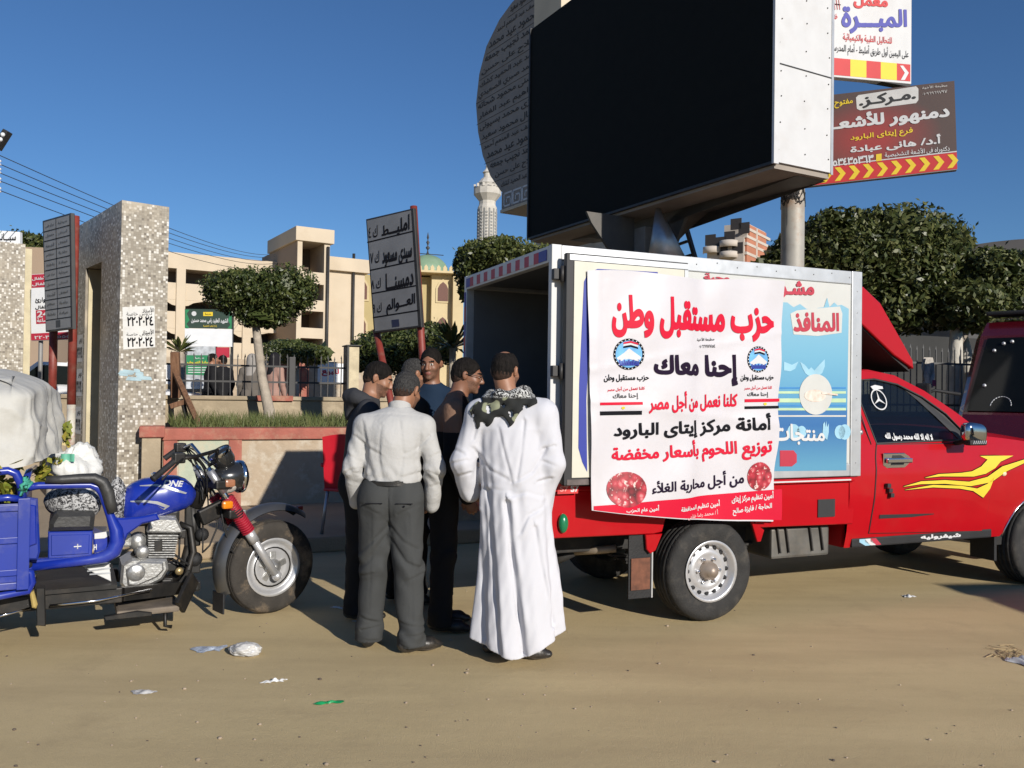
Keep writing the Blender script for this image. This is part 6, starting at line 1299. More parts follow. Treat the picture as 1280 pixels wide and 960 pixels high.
for k in range(5):
    a = 2 * math.pi * k / 5 + .3; p0 = Vector((.05 * math.cos(a), -.05, .05 * math.sin(a))); p1 = Vector((.15 * math.cos(a), -.04, .15 * math.sin(a))); m_.bar(p0 * .9, p1 * .82, .045, .014, ALU, (0, 1, 0), .005)
m_.lathe([(.06, -.07), (.07, -.04), (.055, .06), (.03, .075), (.02, .1), (0, .1)], ALU, 20, Xr(R_(90))); m_.lathe([(.13, .042), (.14, .045), (.11, .03), (.0, .028)], GRIME, 24, Xr(R_(90))); m_.build('hub', wh)
FEN = mat('brushed_mudguard', (.17, .17, .17), .38, .8, var=.15, dirt=(.2, .17, .14), dirt_s=6)
m_ = MB()
def fend(a, b_): th = R_(205 - 152 * a); r = .405 + .02 * a; s = (b_ - .5) * 2; rr = r - .045 * abs(s) ** 2.2; return Vector((xw + rr * math.cos(th), s * .085, .345 + rr * math.sin(th)))
m_.sheet(fend, 36, 10, FEN); m_.sheet(lambda a, b_: fend(a, b_) * .0 + (lambda v: Vector((xw + (v.x - xw) * .985, v.y, .345 + (v.z - .345) * .985)))(fend(a, b_)), 36, 10, GRIME)
m_.build('mudguard', stx); v = fend(1, .5); v0 = fend(0, .5)
m_ = MB(); m_.box(v.x - .05, v.x - .01, -.02, .02, v.z + .01, v.z + .04, mat('rust_red_reflector', (.25, .04, .03), .4), .006); v = fend(.55, .5); m_.box(v.x - .02, v.x + .02, -.03, .03, v.z, v.z + .035, ALU, .006); m_.build('mudguard_badge', stx)
m_ = MB(); m_.box(v0.x - .008, v0.x + .004, -.08, .08, .06, v0.z + .02, BLACK, .003); m_.build('mud_flap', stx)
m_ = MB(); a = sp_(286, 632, -.1); d_ = Vector((-.34, 0, .94)); m_.bar((-.36, 0, .70), (-.40, 0, .80), .26, .05, GRIME, (0, 1, 0), .012)
for px, py, h in ((268, 604, .03), (284, 640, .03)): c = sp_(px, py, 0); m_.box(c.x - .05, c.x + .05, -.14, .14, c.z - h, c.z + h, GRIME, .012)
m_.build('fork_crown', stx)
c = sp_(291, 596, 0); Xh = Matrix.Translation((c.x, 0, c.z)) @ Matrix.Rotation(R_(90), 4, 'Y')
m_ = MB(); m_.lathe([(0, -.15), (.04, -.145), (.075, -.1), (.098, -.03), (.1, .03)], mat('black_lamp_shell', (.02, .02, .02), .2, coat=.6), 24, Xh); m_.lathe([(.1, .03), (.112, .035), (.112, .06), (.1, .068)], CHROME, 24, Xh); m_.lathe([(.1, .066), (.07, .085), (0, .095)], mat('lamp_lens', (.6, .62, .62), .1, coat=.5), 24, Xh); m_.build('headlight', stx)
c = sp_(277, 571, 0); m_ = MB(); Xd = Matrix.Translation((c.x, 0, c.z)) @ Matrix.Rotation(R_(-35), 4, 'Y') @ Matrix.Rotation(0, 4, 'X'); m_.lathe([(0, -.09), (.05, -.085), (.075, -.04), (.078, .03), (.07, .045), (0, .05)], mat('black_lamp_shell', (.02, .02, .02), .2), 22, Xd); m_.lathe([(.078, .02), (.084, .024), (.08, .045)], CHROME, 22, Xd); m_.build('instrument_dial', stx)
AMB = mat('orange_lens', (.75, .22, .01), .25, coat=.5); AMB2 = mat('dull_brown_lens', (.3, .13, .07), .3, coat=.4)
for px, py, y, mm, r in ((284, 631, -.16, AMB, 1), (287, 604, -.13, AMB2, 1), (287, 604, .17, AMB2, 1)): c = sp_(px, py, y); m_ = MB(); m_.box(c.x - .035, c.x + .035, y - .02, y + .02, c.z - .026, c.z + .026, mm, .016); m_.tube([c, (c.x - .02, y + (.08 if y < 0 else -.08), c.z - .01)], .01, GRIME, 6); m_.build('turn_signal', stx)
c = sp_(276, 606, -.1); m_ = MB(); m_.sph((c.x + .08, -.03, c.z - .01), (.07, .06, .06), mat('clear_plastic_shell', (.5, .47, .42), .25, var=.2, vs=20)); m_.build('lamp_bracket', stx)
m_ = MB(); st = sp_(262, 585, 0); GR = {}
for q, pa, pb, y0 in ((-1, (222, 573), (191, 599), -.33), (1, (224, 560), (206, 573), .33)):
    GR[q] = (sp_(*pa, y0), sp_(*pb, y0 + q * .05)); a, b_ = GR[q]; m_.tube([(st.x, 0, st.z + .02), (st.x, q * .09, st.z + .05), (st.x - .04, q * .2, max(a.z, st.z + .06) + .03), a.lerp(Vector((st.x, q * .25, a.z)), .3), a], .012, CHROME if q > 0 else GRIME, 10)
m_.build('handlebar', stx)
for s in (-1, 1):
    m_ = MB(); a, b_ = GR[s]; m_.tube([a, a.lerp(b_, .1), a.lerp(b_, .95), b_], [.02, .019, .019, .022], BLACK, 10)
    c = a; m_.box(c.x - .03, c.x + .04, c.y - .03, c.y + .03, c.z - .03, c.z + .035, GRIME, .01); m_.tube([a + Vector((.04, 0, .0)), a + Vector((.0, s * .06, -.005)), b_ + Vector((.03, s * .06, .0))], .007, GRIME, 6); m_.build('hand_grip', stx)
m_ = MB(); R2 = random.Random(9)
for k in range(9):
    s = -1 if k % 2 else 1; a = GR[s][0] + Vector((.03, 0, .02)); e = Vector((st.x + R2.uniform(-.05, .05), R2.uniform(-.08, .08), st.z - R2.uniform(.1, .75) * (1 if k < 5 else .3))); mid = (a + e) / 2 + Vector((R2.uniform(.03, .16), 0, R2.uniform(.0, .14)))
    m_.tube([a.lerp(mid, u).lerp(mid.lerp(e, u), u) for u in [q / 10 for q in range(11)]], .005, BLACK, 6)
for k in range(3): m_.tube([sp_(x, y, -.04 + .03 * k) for x, y in ((276, 636), (280 + k * 2, 660), (288 + k * 3, 685), (297 + k * 2, 700))], .006, BLACK, 6)
m_.tube([sp_(x, y, 0) for x, y in ((274, 636), (271, 660), (262, 682), (254, 690))], .006, BLACK, 6); m_.build('control_cables', stx)

# load on the tricycle: cover, sacks, bundle and leaves
TARP = mat('dirty_white_woven_cover', (.47, .46, .425), .8, var=.06, vs=3, bump=.5, bs=9, dirt=(.36, .34, .3), dirt_amt=.6, dirt_s=3.5)
xe = K.on(43, 520, -.5)[0]; zt1 = K.on(43, 492, -.5)[1]; zb1 = K.on(43, 585, -.5)[1]
def tarp(u, v):
    # u runs along the near side, round the front end and off behind; v from the ridge down
    L_ = 1.6; R0 = .12
    if u < .5: x = xe - L_ + (L_ - R0) * (u / .5); y = -.5; nx, ny = 0, -1
    else:
        w_ = (u - .5) / .5
        if w_ < .3: a = w_ / .3 * math.pi * .42; x = xe - R0 + R0 * math.sin(a); y = -.5 + R0 - R0 * math.cos(a); nx, ny = math.sin(a), -math.cos(a)
        else: q = (w_ - .3) / .7; x = xe + q * .10; y = -.5 + R0 + q * .95; nx, ny = .95, -.2
    drop = v; top = zt1 + .10 * (1 - abs(u - .5) * 1.0) + (.05 * math.sin(u * 9)); ease = min(1, v / .22)
    inx = (1 - math.sin(ease * math.pi / 2)) * .42
    z = top + .05 * (1 - ease) - (top - zb1 - .10 * (1 - min(1, u / .5)) - .05 * math.sin(max(0, u - .5) * 6)) * max(0, v - .06) / .94
    wr = (.02 * math.sin(u * 52 + 4 * v) * max(0, u - .48) * 2.6 + .01 * math.sin(v * 26 + u * 40) * v * max(0, u - .45) + .012 * math.sin(u * 23 + v * 9) + .014 * math.sin(u * 96 + 3 * v + 2 * math.sin(u * 31)) * max(0, u - .5) * 2.2) * min(1, v * 2) + (.010 * (1 - abs(math.sin(u * 17 + 3 * math.sin(v * 3 + u * 6)))) ** 2 + .009 * (1 - abs(math.sin(v * 7 - u * 11))) ** 3) * min(1, v * 2)
    fl = .05 * v * v
    return Vector((x - nx * inx * (u > .5) + nx * (wr + fl), y + (inx if u <= .5 else inx * .6) + ny * (wr + fl), z))
m_ = MB(); m_.sheet(tarp, 130, 40, TARP)
def tarptop(u, v): a = tarp(u, 0); b_ = Vector((xe - .95, .05, zt1 + .26)); q = a.lerp(b_, v); q.z += .03 * math.sin(u * 20 + v * 11) * v * (1 - v) * 3; return q
m_.sheet(tarptop, 130, 12, TARP)
o = m_.build('cargo_cover'); o.location = K.o; o.rotation_euler = (0, 0, K.yaw); tag(o, 'dirty white woven cover draped over the load of the blue tricycle', 'cover')
SACK = mat('crumpled_white_plastic', (.62, .62, .60), .45, var=.06, bump=.6, bs=14, dirt=(.4, .4, .36), dirt_amt=.4, dirt_s=6); SKG = mat('green_bag_print', (.12, .4, .28), .5)
def lump(name, label, cat, c, r, m, seed, amp=.2, f=9, extra=None, ridge=True):
    mb = MB(); mb.sph((0, 0, 0), 1, m, 64, 40); V = np.array(mb.V); nz = vnoise(V, 2.2, seed) * amp + (1 - np.abs(vnoise(V, f, seed + 1))) * amp * (.5 if ridge else .2) + vnoise(V, f * 2.5, seed + 2) * amp * .15
    V = V * (1 + nz)[:, None] * np.array(r); mb.V = [tuple(v) for v in V]
    if extra: extra(mb)
    o = mb.build(name); o.location = c; tag(o, label, cat); return o
c = at(97, 580, 5.55)
lump('plastic_sack', 'crumpled white plastic sack with green print wedged behind the seat pad', 'sack', c, (.12, .14, .13), SACK, 3, .30, 7, lambda mb: mb.sheet(lambda u, v: Vector((-.02 + .09 * u, -.17 - .01 * math.sin(u * 9), .03 + .05 * v)), 6, 3, SKG))
c = at(95, 612, 5.5); lump('plastic_sack', 'lower crumpled white plastic sack behind the seat arch', 'sack', c, (.13, .14, .085), SACK, 8, .3, 8)
BWC = bpy.data.materials.new('black_white_print_cloth'); BWC.use_nodes = True; n, L, b = nodes(BWC); tc = n.new('ShaderNodeTexCoord'); v_ = nzn(26, 3, .7, None, 2.5); L.new(mixc(rng(v_, .46, .54), (.02, .02, .022), (.45, .45, .45)), b.inputs['Base Color']); b.inputs['Roughness'].default_value = .8
c = at(90, 628, 5.15); lump('cloth_bundle', 'black and white patterned cloth bundle behind the tricycle seat', 'cloth', c, (.17, .12, .10), BWC, 5, .14, 4, None, False)
c = at(146, 628, 5.35); lump('cloth_bundle', 'end of patterned cloth stuffed between seat arch and fuel tank', 'cloth', c, (.055, .1, .14), BWC, 15, .12, 4, None, False)
VEG = foliage('yellow_green_leaves', (.12, .16, .02), (.28, .28, .04), (.42, .30, .06)); P = []
for px, py, sx_, sy_, y, k in ((8, 575, 20, 8, 4.75, 70), (4, 612, 14, 18, 4.8, 90), (52, 590, 9, 12, 5.1, 60), (82, 540, 6, 14, 5.6, 40), (72, 578, 8, 4, 5.4, 30), (-30, 590, 25, 25, 4.5, 120)):
    for _ in range(k): P.append(at(px + random.gauss(0, sx_ * .5), py + random.gauss(0, sy_ * .5), y + random.gauss(0, .04)))
P = np.array([tuple(p_) for p_ in P]); o = leaf_mesh('vegetable_leaves', P, NR.normal(0, 1, P.shape), .062, VEG, None, .55); o['kind'] = 'stuff'; o['label'] = 'yellow green vegetable leaves sticking out under the white cover'
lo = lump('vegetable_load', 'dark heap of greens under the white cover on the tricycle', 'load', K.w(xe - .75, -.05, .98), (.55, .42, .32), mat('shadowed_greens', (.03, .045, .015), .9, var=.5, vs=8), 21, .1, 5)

# ------------------------------------------------------------------ people: bodies and clothes grown as distance fields
def smin(a, b, k): h = np.clip(.5 + .5 * (b - a) / k, 0, 1); return b * (1 - h) + a * h - k * h * (1 - h)
class Sdf:
    def __init__(s, lo, hi, h):
        s.h = h; s.ax = [np.arange(lo[i], hi[i] + h, h, dtype=np.float32) for i in range(3)]; s.D = np.full([len(a) for a in s.ax], .5, np.float32)
    def win(s, lo, hi):
        sl = []
        for i in range(3): a = int(np.searchsorted(s.ax[i], lo[i])); b = int(np.searchsorted(s.ax[i], hi[i])); sl.append(slice(max(0, a - 1), b + 1))
        return tuple(sl), s.ax[0][sl[0]][:, None, None], s.ax[1][sl[1]][None, :, None], s.ax[2][sl[2]][None, None, :]
    def put(s, sl, d, k, sub=False):
        if d.size == 0: return
        s.D[sl] = -smin(-s.D[sl], d, k) if sub else smin(s.D[sl], d, k)
    def cone(s, a, b, ra, rb, k=.03, flat=None):
        a = np.array(a, np.float32); b = np.array(b, np.float32); m = max(ra, rb) + k + .06
        sl, x, y, z = s.win(np.minimum(a, b) - m, np.maximum(a, b) + m); ab = b - a; px, py, pz = x - a[0], y - a[1], z - a[2]
        t = np.clip((px * ab[0] + py * ab[1] + pz * ab[2]) / max(1e-9, float(ab @ ab)), 0, 1); qx, qy, qz = px - t * ab[0], py - t * ab[1], pz - t * ab[2]
        if flat is not None:
            f, sc = np.array(flat[0], np.float32), flat[1]; f = f / np.linalg.norm(f); dd = (qx * f[0] + qy * f[1] + qz * f[2]) * (1 / sc - 1); qx, qy, qz = qx + dd * f[0], qy + dd * f[1], qz + dd * f[2]
        s.put(sl, np.sqrt(qx * qx + qy * qy + qz * qz) - (ra + (rb - ra) * t), k); return s
    def chain(s, pts, rs, k=.03, flat=None):
        for i in range(len(pts) - 1): s.cone(pts[i], pts[i + 1], rs[i], rs[i + 1], k, flat)
    def ell(s, c, r, k=.02, M=None, sub=False):
        c = np.array(c, np.float32); m = max(r) + k + .05; sl, x, y, z = s.win(c - m, c + m); x, y, z = x - c[0], y - c[1], z - c[2]
        if M is not None: x, y, z = [M[0][i] * x + M[1][i] * y + M[2][i] * z for i in range(3)]
        k0 = np.sqrt((x / r[0]) ** 2 + (y / r[1]) ** 2 + (z / r[2]) ** 2); k1 = np.sqrt((x / r[0] ** 2) ** 2 + (y / r[1] ** 2) ** 2 + (z / r[2] ** 2) ** 2) + 1e-9
        d = k0 * (k0 - 1) / k1; s.put(sl, -d if sub else d, k, sub) if not sub else s.put(sl, d, k, True)
    def grid(s): return s.ax[0][:, None, None], s.ax[1][None, :, None], s.ax[2][None, None, :]
    def clip(s, f): x, y, z = s.grid(); s.D = np.maximum(s.D, f(x, y, z).astype(np.float32))
    def disp(s, f):
        x, y, z = s.grid(); s.D = s.D + np.asarray(f(x, y, z), np.float32)
    def mesh(s):
        D = s.D; nx, ny, nz = D.shape; I = D < 0
        c = np.zeros((nx - 1, ny - 1, nz - 1), np.int8)
        for i in (0, 1):
            for j in (0, 1):
                for k in (0, 1): c += I[i:nx - 1 + i, j:ny - 1 + j, k:nz - 1 + k]
        act = np.argwhere((c > 0) & (c < 8)); idx = np.full(c.shape, -1, np.int32); idx[tuple(act.T)] = np.arange(len(act))
        acc = np.zeros((len(act), 3)); cnt = np.zeros(len(act)); cor = [(i, j, k) for i in (0, 1) for j in (0, 1) for k in (0, 1)]
        for a in cor:
            for ax in range(3):
                if a[ax] == 0:
                    b = list(a); b[ax] = 1; A = act + np.array(a); B = act + np.array(b); da = D[tuple(A.T)]; db = D[tuple(B.T)]; m = (da < 0) != (db < 0)
                    t = np.where(m, da / np.where(m, da - db, 1), 0); p = A + (B - A) * t[:, None]; acc[m] += p[m]; cnt[m] += 1
        V = acc / cnt[:, None] * s.h + np.array([a[0] for a in s.ax]); F = []
        for ax in range(3):
            sh = [slice(None)] * 3; sh[ax] = slice(0, -1); s2 = [slice(None)] * 3; s2[ax] = slice(1, None); ch = np.argwhere(I[tuple(sh)] != I[tuple(s2)]); u, v = [(1, 2), (2, 0), (0, 1)][ax]
            ok = (ch[:, u] > 0) & (ch[:, v] > 0) & (ch[:, u] < D.shape[u] - 1) & (ch[:, v] < D.shape[v] - 1); ch = ch[ok]; q = []
            for du, dv in ((-1, -1), (0, -1), (0, 0), (-1, 0)): e = ch.copy(); e[:, u] += du; e[:, v] += dv; q.append(idx[tuple(e.T)])
            q = np.stack(q, 1); fl = I[tuple(ch.T)]; q[~fl] = q[~fl][:, ::-1]; F.append(q[(q >= 0).all(1)])
        return V, np.concatenate(F)
    def build(s, name, m, parent, pick=None):
        V, F = s.mesh(); me = bpy.data.meshes.new(name); me.vertices.add(len(V)); me.vertices.foreach_set('co', V.astype(np.float32).ravel()); me.loops.add(F.size); me.loops.foreach_set('vertex_index', F.astype(np.int32).ravel())
        me.polygons.add(len(F)); me.polygons.foreach_set('loop_start', np.arange(0, F.size, 4, dtype=np.int32)); me.update(calc_edges=True); me.polygons.foreach_set('use_smooth', np.ones(len(F), bool))
        for q in (m if isinstance(m, (list, tuple)) else [m]): me.materials.append(q)
        if pick is not None: me.polygons.foreach_set('material_index', pick(V[F].mean(1)).astype(np.int32))
        return link(name, me, parent)
SKIN = mat('brown_skin', (.30, .145, .085), .5, var=.08, vs=14, bump=.05, bs=150); SKIND = mat('deep_brown_skin', (.22, .10, .058), .5, var=.08, vs=14)
LIP = mat('lips', (.26, .09, .07), .45, var=.1); EYEW = mat('eye_white', (.38, .34, .30), .25, var=.05); EYED = mat('eye_iris', (.02, .012, .008), .2, var=.1)
HAIRB = mat('black_hair', (.010, .008, .007), .8, var=.5, vs=60, stretch=(1, 1, .3), bump=.5, bs=140, spec=.15); HAIRG = mat('greying_hair', (.022, .021, .021), .8, spec=.15, var=.6, vs=90, col2=(.06, .058, .056), bump=.6, bs=120); STUB = mat('dark_stubble', (.17, .085, .053), .6, var=.25, vs=90)
FADE = mat('short_cropped_hair', (.04, .024, .018), .8, var=.4, vs=90, spec=.15)
SHOEM = mat('scuffed_black_leather', (.018, .017, .016), .4, var=.3, vs=14, bump=.15, bs=50, dirt=(.14, .11, .08), dirt_s=12)
SOLE = mat('dusty_sole', (.09, .075, .06), .8, var=.2)
def fabric(name, col, rough=.85, bump=.18, var=.05, **k): return mat(name, col, rough, var=var, vs=4, bump=bump, bs=28, spec=.2, **k)
HS = .94
def head(s, c, M, neck, face=True, k=.012):
    """skull, jaw, nose, brow, eyes, mouth, ears in the head's own frame"""
    W_ = lambda p: c + M @ np.array(p) * HS; Mt = M; s0 = s
    class q_:
        def ell(self, c, r, *a): s0.ell(c, tuple(v * HS for v in r), *a)
        def cone(self, *a): s0.cone(*a)
    s = q_()
    s.ell(W_((0, -.012, .03)), (.075, .096, .09), .01, Mt); s.ell(W_((0, .032, -.03)), (.061, .066, .082), .03, Mt); s.ell(W_((0, .042, -.078)), (.047, .047, .036), .02, Mt)
    s.cone(W_((0, -.03, -.05)), neck, .056, .062, .03)
    if face:
        s.ell(W_((0, .088, .028)), (.05, .014, .012), .014, Mt)
        for q in (-1, 1): s.ell(W_((q * .031, .103, .006)), (.019, .017, .012), .01, Mt, True); s.ell(W_((q * .031, .081, .004)), (.015, .013, .011), .002, Mt); s.ell(W_((q * .04, .062, -.03)), (.024, .026, .024), .02, Mt)
        s.cone(W_((0, .094, .014)), W_((0, .118, -.03)), .009, .014, .012); s.ell(W_((.012, .104, -.036)), (.009, .01, .008), .008, Mt); s.ell(W_((-.012, .104, -.036)), (.009, .01, .008), .008, Mt)
        s.ell(W_((0, .093, -.060)), (.024, .013, .007), .006, Mt); s.ell(W_((0, .091, -.072)), (.021, .013, .008), .006, Mt); s.ell(W_((0, .082, -.103)), (.022, .019, .017), .02, Mt)
    for q in (-1, 1):
        s.ell(W_((q * .079, -.014, -.006)), (.009, .020, .033), .008, Mt); s.ell(W_((q * .088, -.020, .002)), (.006, .016, .024), .006, Mt); s.ell(W_((q * .09, -.006, -.004)), (.006, .007, .014), .005, Mt, True)
def hand(s, w, d, side, palm, curl=.5, h=1.0):
    """palm, four fingers and a thumb from wrist w along d; palm = direction the palm faces"""
    d = np.array(d, float); d /= np.linalg.norm(d); pl = np.array(palm, float); pl -= d * (pl @ d); pl /= np.linalg.norm(pl); sd = np.cross(d, pl) * side; w = np.array(w, float)
    c = w + d * .05; s.cone(w, w + d * .085, .03, .04, .012, (pl, .42))
    for i, (o, L_, r) in enumerate(((.031, .075, .0085), (.010, .085, .009), (-.012, .08, .0088), (-.032, .062, .0078))):
        p0 = w + d * (.08 - .006 * abs(i - 1)) + sd * o; a = curl * .7; p1 = p0 + (d * math.cos(a) + pl * math.sin(a)) * L_ * .5; a2 = a + curl; p2 = p1 + (d * math.cos(a2) + pl * math.sin(a2)) * L_ * .32; a3 = a2 + curl * .8; p3 = p2 + (d * math.cos(a3) + pl * math.sin(a3)) * L_ * .26
        s.chain([p0 - d * .02, p0, p1, p2, p3], [r * 1.1, r * 1.1, r, r * .92, r * .8], .004)
    t0 = w + d * .025 + sd * .028; t1 = t0 + d * .03 + sd * .022 + pl * .012; t2 = t1 + d * .032 + sd * .006 + pl * .014; s.chain([t0, t1, t2], [.014, .0115, .009], .008)
def rotm(yaw, pitch=0, roll=0): return np.array(Matrix.Rotation(yaw, 3, 'Z') @ Matrix.Rotation(-pitch, 3, 'X') @ Matrix.Rotation(roll, 3, 'Y'))
def wav(x, y, z, seed, f, n=5, sz=1.0):
    r = np.random.default_rng(seed); o = 0
    for _ in range(n): a = r.normal(0, f, 3); o = o + np.sin(x * a[0] + y * a[1] + z * a[2] * sz + r.uniform(0, 6.28))
    return o / n
def creases(loc, rows):
    """pressed-in fold lines given where they run on the figure's back (photo points), depth and width in metres"""
    R = []
    for pts, d, w_ in rows: R.append(([(at(a, b_, loc[1]).x - loc[0], at(a, b_, loc[1]).z) for a, b_ in pts], d, w_))
    def f(x, y, z):
        x2 = x[:, :, 0]; z2 = z[0]; o = 0
        for pts, d, w_ in R:
            bd = np.full((x2.shape[0], z2.shape[1]), 9., np.float32); sg = np.zeros_like(bd)
            for (ax, az), (bx, bz) in zip(pts, pts[1:]):
                L2 = (bx - ax) ** 2 + (bz - az) ** 2; t_ = ((x2 - ax) * (bx - ax) + (z2 - az) * (bz - az)) / L2; tc = np.clip(t_, 0, 1); dd = np.hypot(x2 - ax - tc * (bx - ax), z2 - az - tc * (bz - az)); m = dd < bd; bd = np.where(m, dd, bd); sg = np.where(m, np.sign((bx - ax) * (z2 - az) - (bz - az) * (x2 - ax)), sg)
            s = bd * sg; o = o + .55 * d * (np.exp(-(s / w_) ** 2) - .6 * np.exp(-((s - 1.7 * w_) / (1.5 * w_)) ** 2) * (bd < 5 * w_)) * (1 + .25 * np.sin(z2 * 23 + x2 * 15))
        return o[:, None, :] * np.clip((.02 - y) / .05, 0, 1)
    return f
def person(label, loc, rz, J, skin=SKIN, hair=HAIRB, top=None, bottom=None, res=.0075, hairline=0, crown_gap=False, shoes=True, stub=True, shade=1, extra=None, robe=None, group=None, tname='shirt', z0=0, hands=True):
    t = thing('person', label, 'person', (loc[0], loc[1], z0), rz, group); J = {k: np.array(v, float) if not isinstance(v, (int, float)) else v for k, v in J.items()}
    M = rotm(J.get('hyaw', 0), J.get('hpitch', 0), J.get('hroll', 0)); hc = J['head']
    lo = np.min([v for v in J.values() if isinstance(v, np.ndarray)], 0) - .2; hi = np.max([v for v in J.values() if isinstance(v, np.ndarray)], 0) + .2; lo[2] = -.02; hi[2] = hc[2] + .17
    s = Sdf(lo, hi, res); nk = J['neck']; head(s, hc, M, nk)
    ch, pv = J['chest'], J['pelvis']; fy = ((0, 1, 0), .66)
    s.cone(pv, ch, .115, .135, .04, fy); s.cone(nk, (J['lsh'] + nk) / 2, .055, .05, .03); s.cone(nk, (J['rsh'] + nk) / 2, .055, .05, .03); s.cone(J['lsh'] * .75 + ch * .25, J['rsh'] * .75 + ch * .25, .07, .07, .04); s.cone(ch, nk, .08, .05, .03, fy)
    for q, sd in (('l', -1), ('r', 1)):
        s.chain([J[q + 'sh'], J[q + 'el'], J[q + 'wr']], [.047, .036, .026], .02)
        if hands: hand(s, J[q + 'wr'], J.get(q + 'hd', J[q + 'wr'] - J[q + 'el']), -sd, J.get(q + 'pl', np.array((-sd, .15, 0))), J.get('curl', .45))
        s.chain([pv + np.array((sd * .08, 0, -.03)), J[q + 'kn'], J[q + 'an'], J[q + 'an'] + np.array((0, 0, -.03))], [.085, .05, .035, .035], .03)
    Mi = M.T
    def pick(C):
        L_ = (C - hc) @ M / HS; x, y, z = L_.T; r = np.zeros(len(C), int); near = np.abs(L_).max(1) < .16
        ex = np.abs(x) - .031; e = near & (y > .082) & ((ex / .0145) ** 2 + ((z - .004) / .0062) ** 2 < 1); r[e] = 2; r[near & (y > .085) & (ex ** 2 + (z - .005) ** 2 < .0068 ** 2)] = 3
        r[near & (y > .08) & ((x / .026) ** 2 + ((z + .066) / .011) ** 2 < 1)] = 1; r[near & (y > .07) & (np.abs(ex) < .021) & (np.abs(z - .029 + .2 * np.abs(ex)) < .0055)] = 4
        if stub: m = near & (r == 0) & (z < -.035) & (y > .005 - .4 * (z + .03)) & (z > -.135); r[m] = 5
        return r
    s.build('body', [skin, LIP, EYEW, EYED, hair, STUB], t, pick)
    # hair
    h = Sdf(hc - .16, hc + .16, .0055); W_ = lambda p: hc + M @ np.array(p) * HS; h.ell(W_((0, -.014, .034)), (.0765, .097, .088), .01, M)
    h.ell(W_((0, -.05, -.01)), (.065, .060, .070), .02, M)
    def region(x, y, z):
        X_, Y_, Z_ = x - hc[0], y - hc[1], z - hc[2]; a = M[0][0] * X_ + M[1][0] * Y_ + M[2][0] * Z_; b = M[0][1] * X_ + M[1][1] * Y_ + M[2][1] * Z_; c = M[0][2] * X_ + M[1][2] * Y_ + M[2][2] * Z_
        g = b - (.040 - hairline + .55 * c); g = np.maximum(g, np.where(c < -.012, b + .034, -1)); return np.maximum(g + .006 * wav(x, y, z, 77, 95, 5), -(c + .078))
    h.clip(region)
    if crown_gap: h.ell(W_((0, -.035, .125)), (.05, .055, .028), .01, M, True)  # opens the hair at the crown so skin tone shows
    h.disp(lambda x, y, z: .0035 * wav(x, y, z, 3, 150, 7)); h.build('hair', [hair, FADE], t, lambda C: ((((C - hc) @ M)[:, 2] + .012 * np.sin(C[:, 0] * 300)) < -.026).astype(int))
    # clothes
    A = lambda q: [J[q + 'sh'], J[q + 'el'], J[q + 'wr']]
    if robe is None:
        g = Sdf(lo, hi, res * 1.12); g.cone(pv + np.array((0, 0, .05)), ch, top.get('wr', .158), .168, .05, ((0, 1, 0), .70)); g.cone(J['lsh'] * .72 + ch * .28, J['rsh'] * .72 + ch * .28, .092, .092, .05, ((0, 1, 0), .92)); g.cone(nk + np.array((0, -.01, -.015)), J['lsh'], .062, .066, .04); g.cone(nk + np.array((0, -.01, -.015)), J['rsh'], .062, .066, .04)
        g.cone(ch, nk - np.array((0, .0, .03)), .12, .07, .05)
        tk = top.get('hem', 1.0); zt_ = nk[2] + top.get('collar', .035); g.clip(lambda x, y, z: tk + 0 * x - z + 0 * y + .012 * np.sin(x * 30))
        for q in 'lr': e = J[q + 'wr'] - J[q + 'el']; g.chain([J[q + 'sh'], J[q + 'el'], J[q + 'wr'] + e * .04], top.get('sl', [.068, .056, .046]), .022)
        g.disp(lambda x, y, z: top.get('fold', .006) * (np.sin(x * 52 + 6 * np.sin(z * 7 + x * 9)) * np.clip((zt_ - z) * 3, 0, 1) * .42 + .35 * np.sin(z * 75 + 30 * np.abs(x) + 3 * np.sin(x * 25)) * np.exp(-((z - tk - .04) / .07) ** 2) + wav(x, y, z, top.get('seed', 5), 20, 5, .7) * .7))
        if 'cr' in top: g.disp(top['cr'])
        g.clip(lambda x, y, z: z - zt_ + .18 * np.clip(y - nk[1], 0, .3) + 0 * x)
        g.build(tname, top['m'], t, top.get('pick'))
        b = Sdf((lo[0], lo[1], 0), (hi[0], hi[1], pv[2] + .25), res * 1.12); wz = bottom.get('waist', pv[2] + .06)
        b.cone(pv + np.array((-.06, 0, 0)), pv + np.array((.06, 0, 0)), .118, .118, .05, ((0, 1, 0), .95)); b.cone(pv, pv + np.array((0, 0, .1)), .142, .138, .04, ((0, 1, 0), .74)); b.ell(pv + np.array((-.07, -.055, -.05)), (.085, .08, .1), .04); b.ell(pv + np.array((.07, -.055, -.05)), (.085, .08, .1), .04)
        for q, sd in (('l', -1), ('r', 1)): b.chain([pv + np.array((sd * .085, 0, -.06)), J[q + 'kn'], J[q + 'an'] + np.array((0, -.005, .0)), J[q + 'an'] + np.array((0, .005, -.05))], bottom.get('r', [.108, .079, .072, .078]), .04)
        ak = min(J['lan'][2], J['ran'][2])
        b.disp(lambda x, y, z: .0085 * (np.sin(z * 44 + 5 * np.sin(x * 14 + y * 9)) * (np.exp(-((z - .52) / .13) ** 2) + 1.1 * np.exp(-((z - .13) / .09) ** 2)) * .6 + wav(x, y, z, 21, 22, 5, .55) + .7 * np.sin(x * 60 + 3 * np.sin(z * 6)) * np.exp(-((z - .75) / .14) ** 2) * .5))
        if 'cr' in bottom: b.disp(bottom['cr'])
        b.clip(lambda x, y, z: np.maximum(z - wz + 0 * x + 0 * y, bottom.get('cuff', .045) - z)); b.build('trousers', bottom['m'], t)
    else: robe(t, J, lo, hi, res)
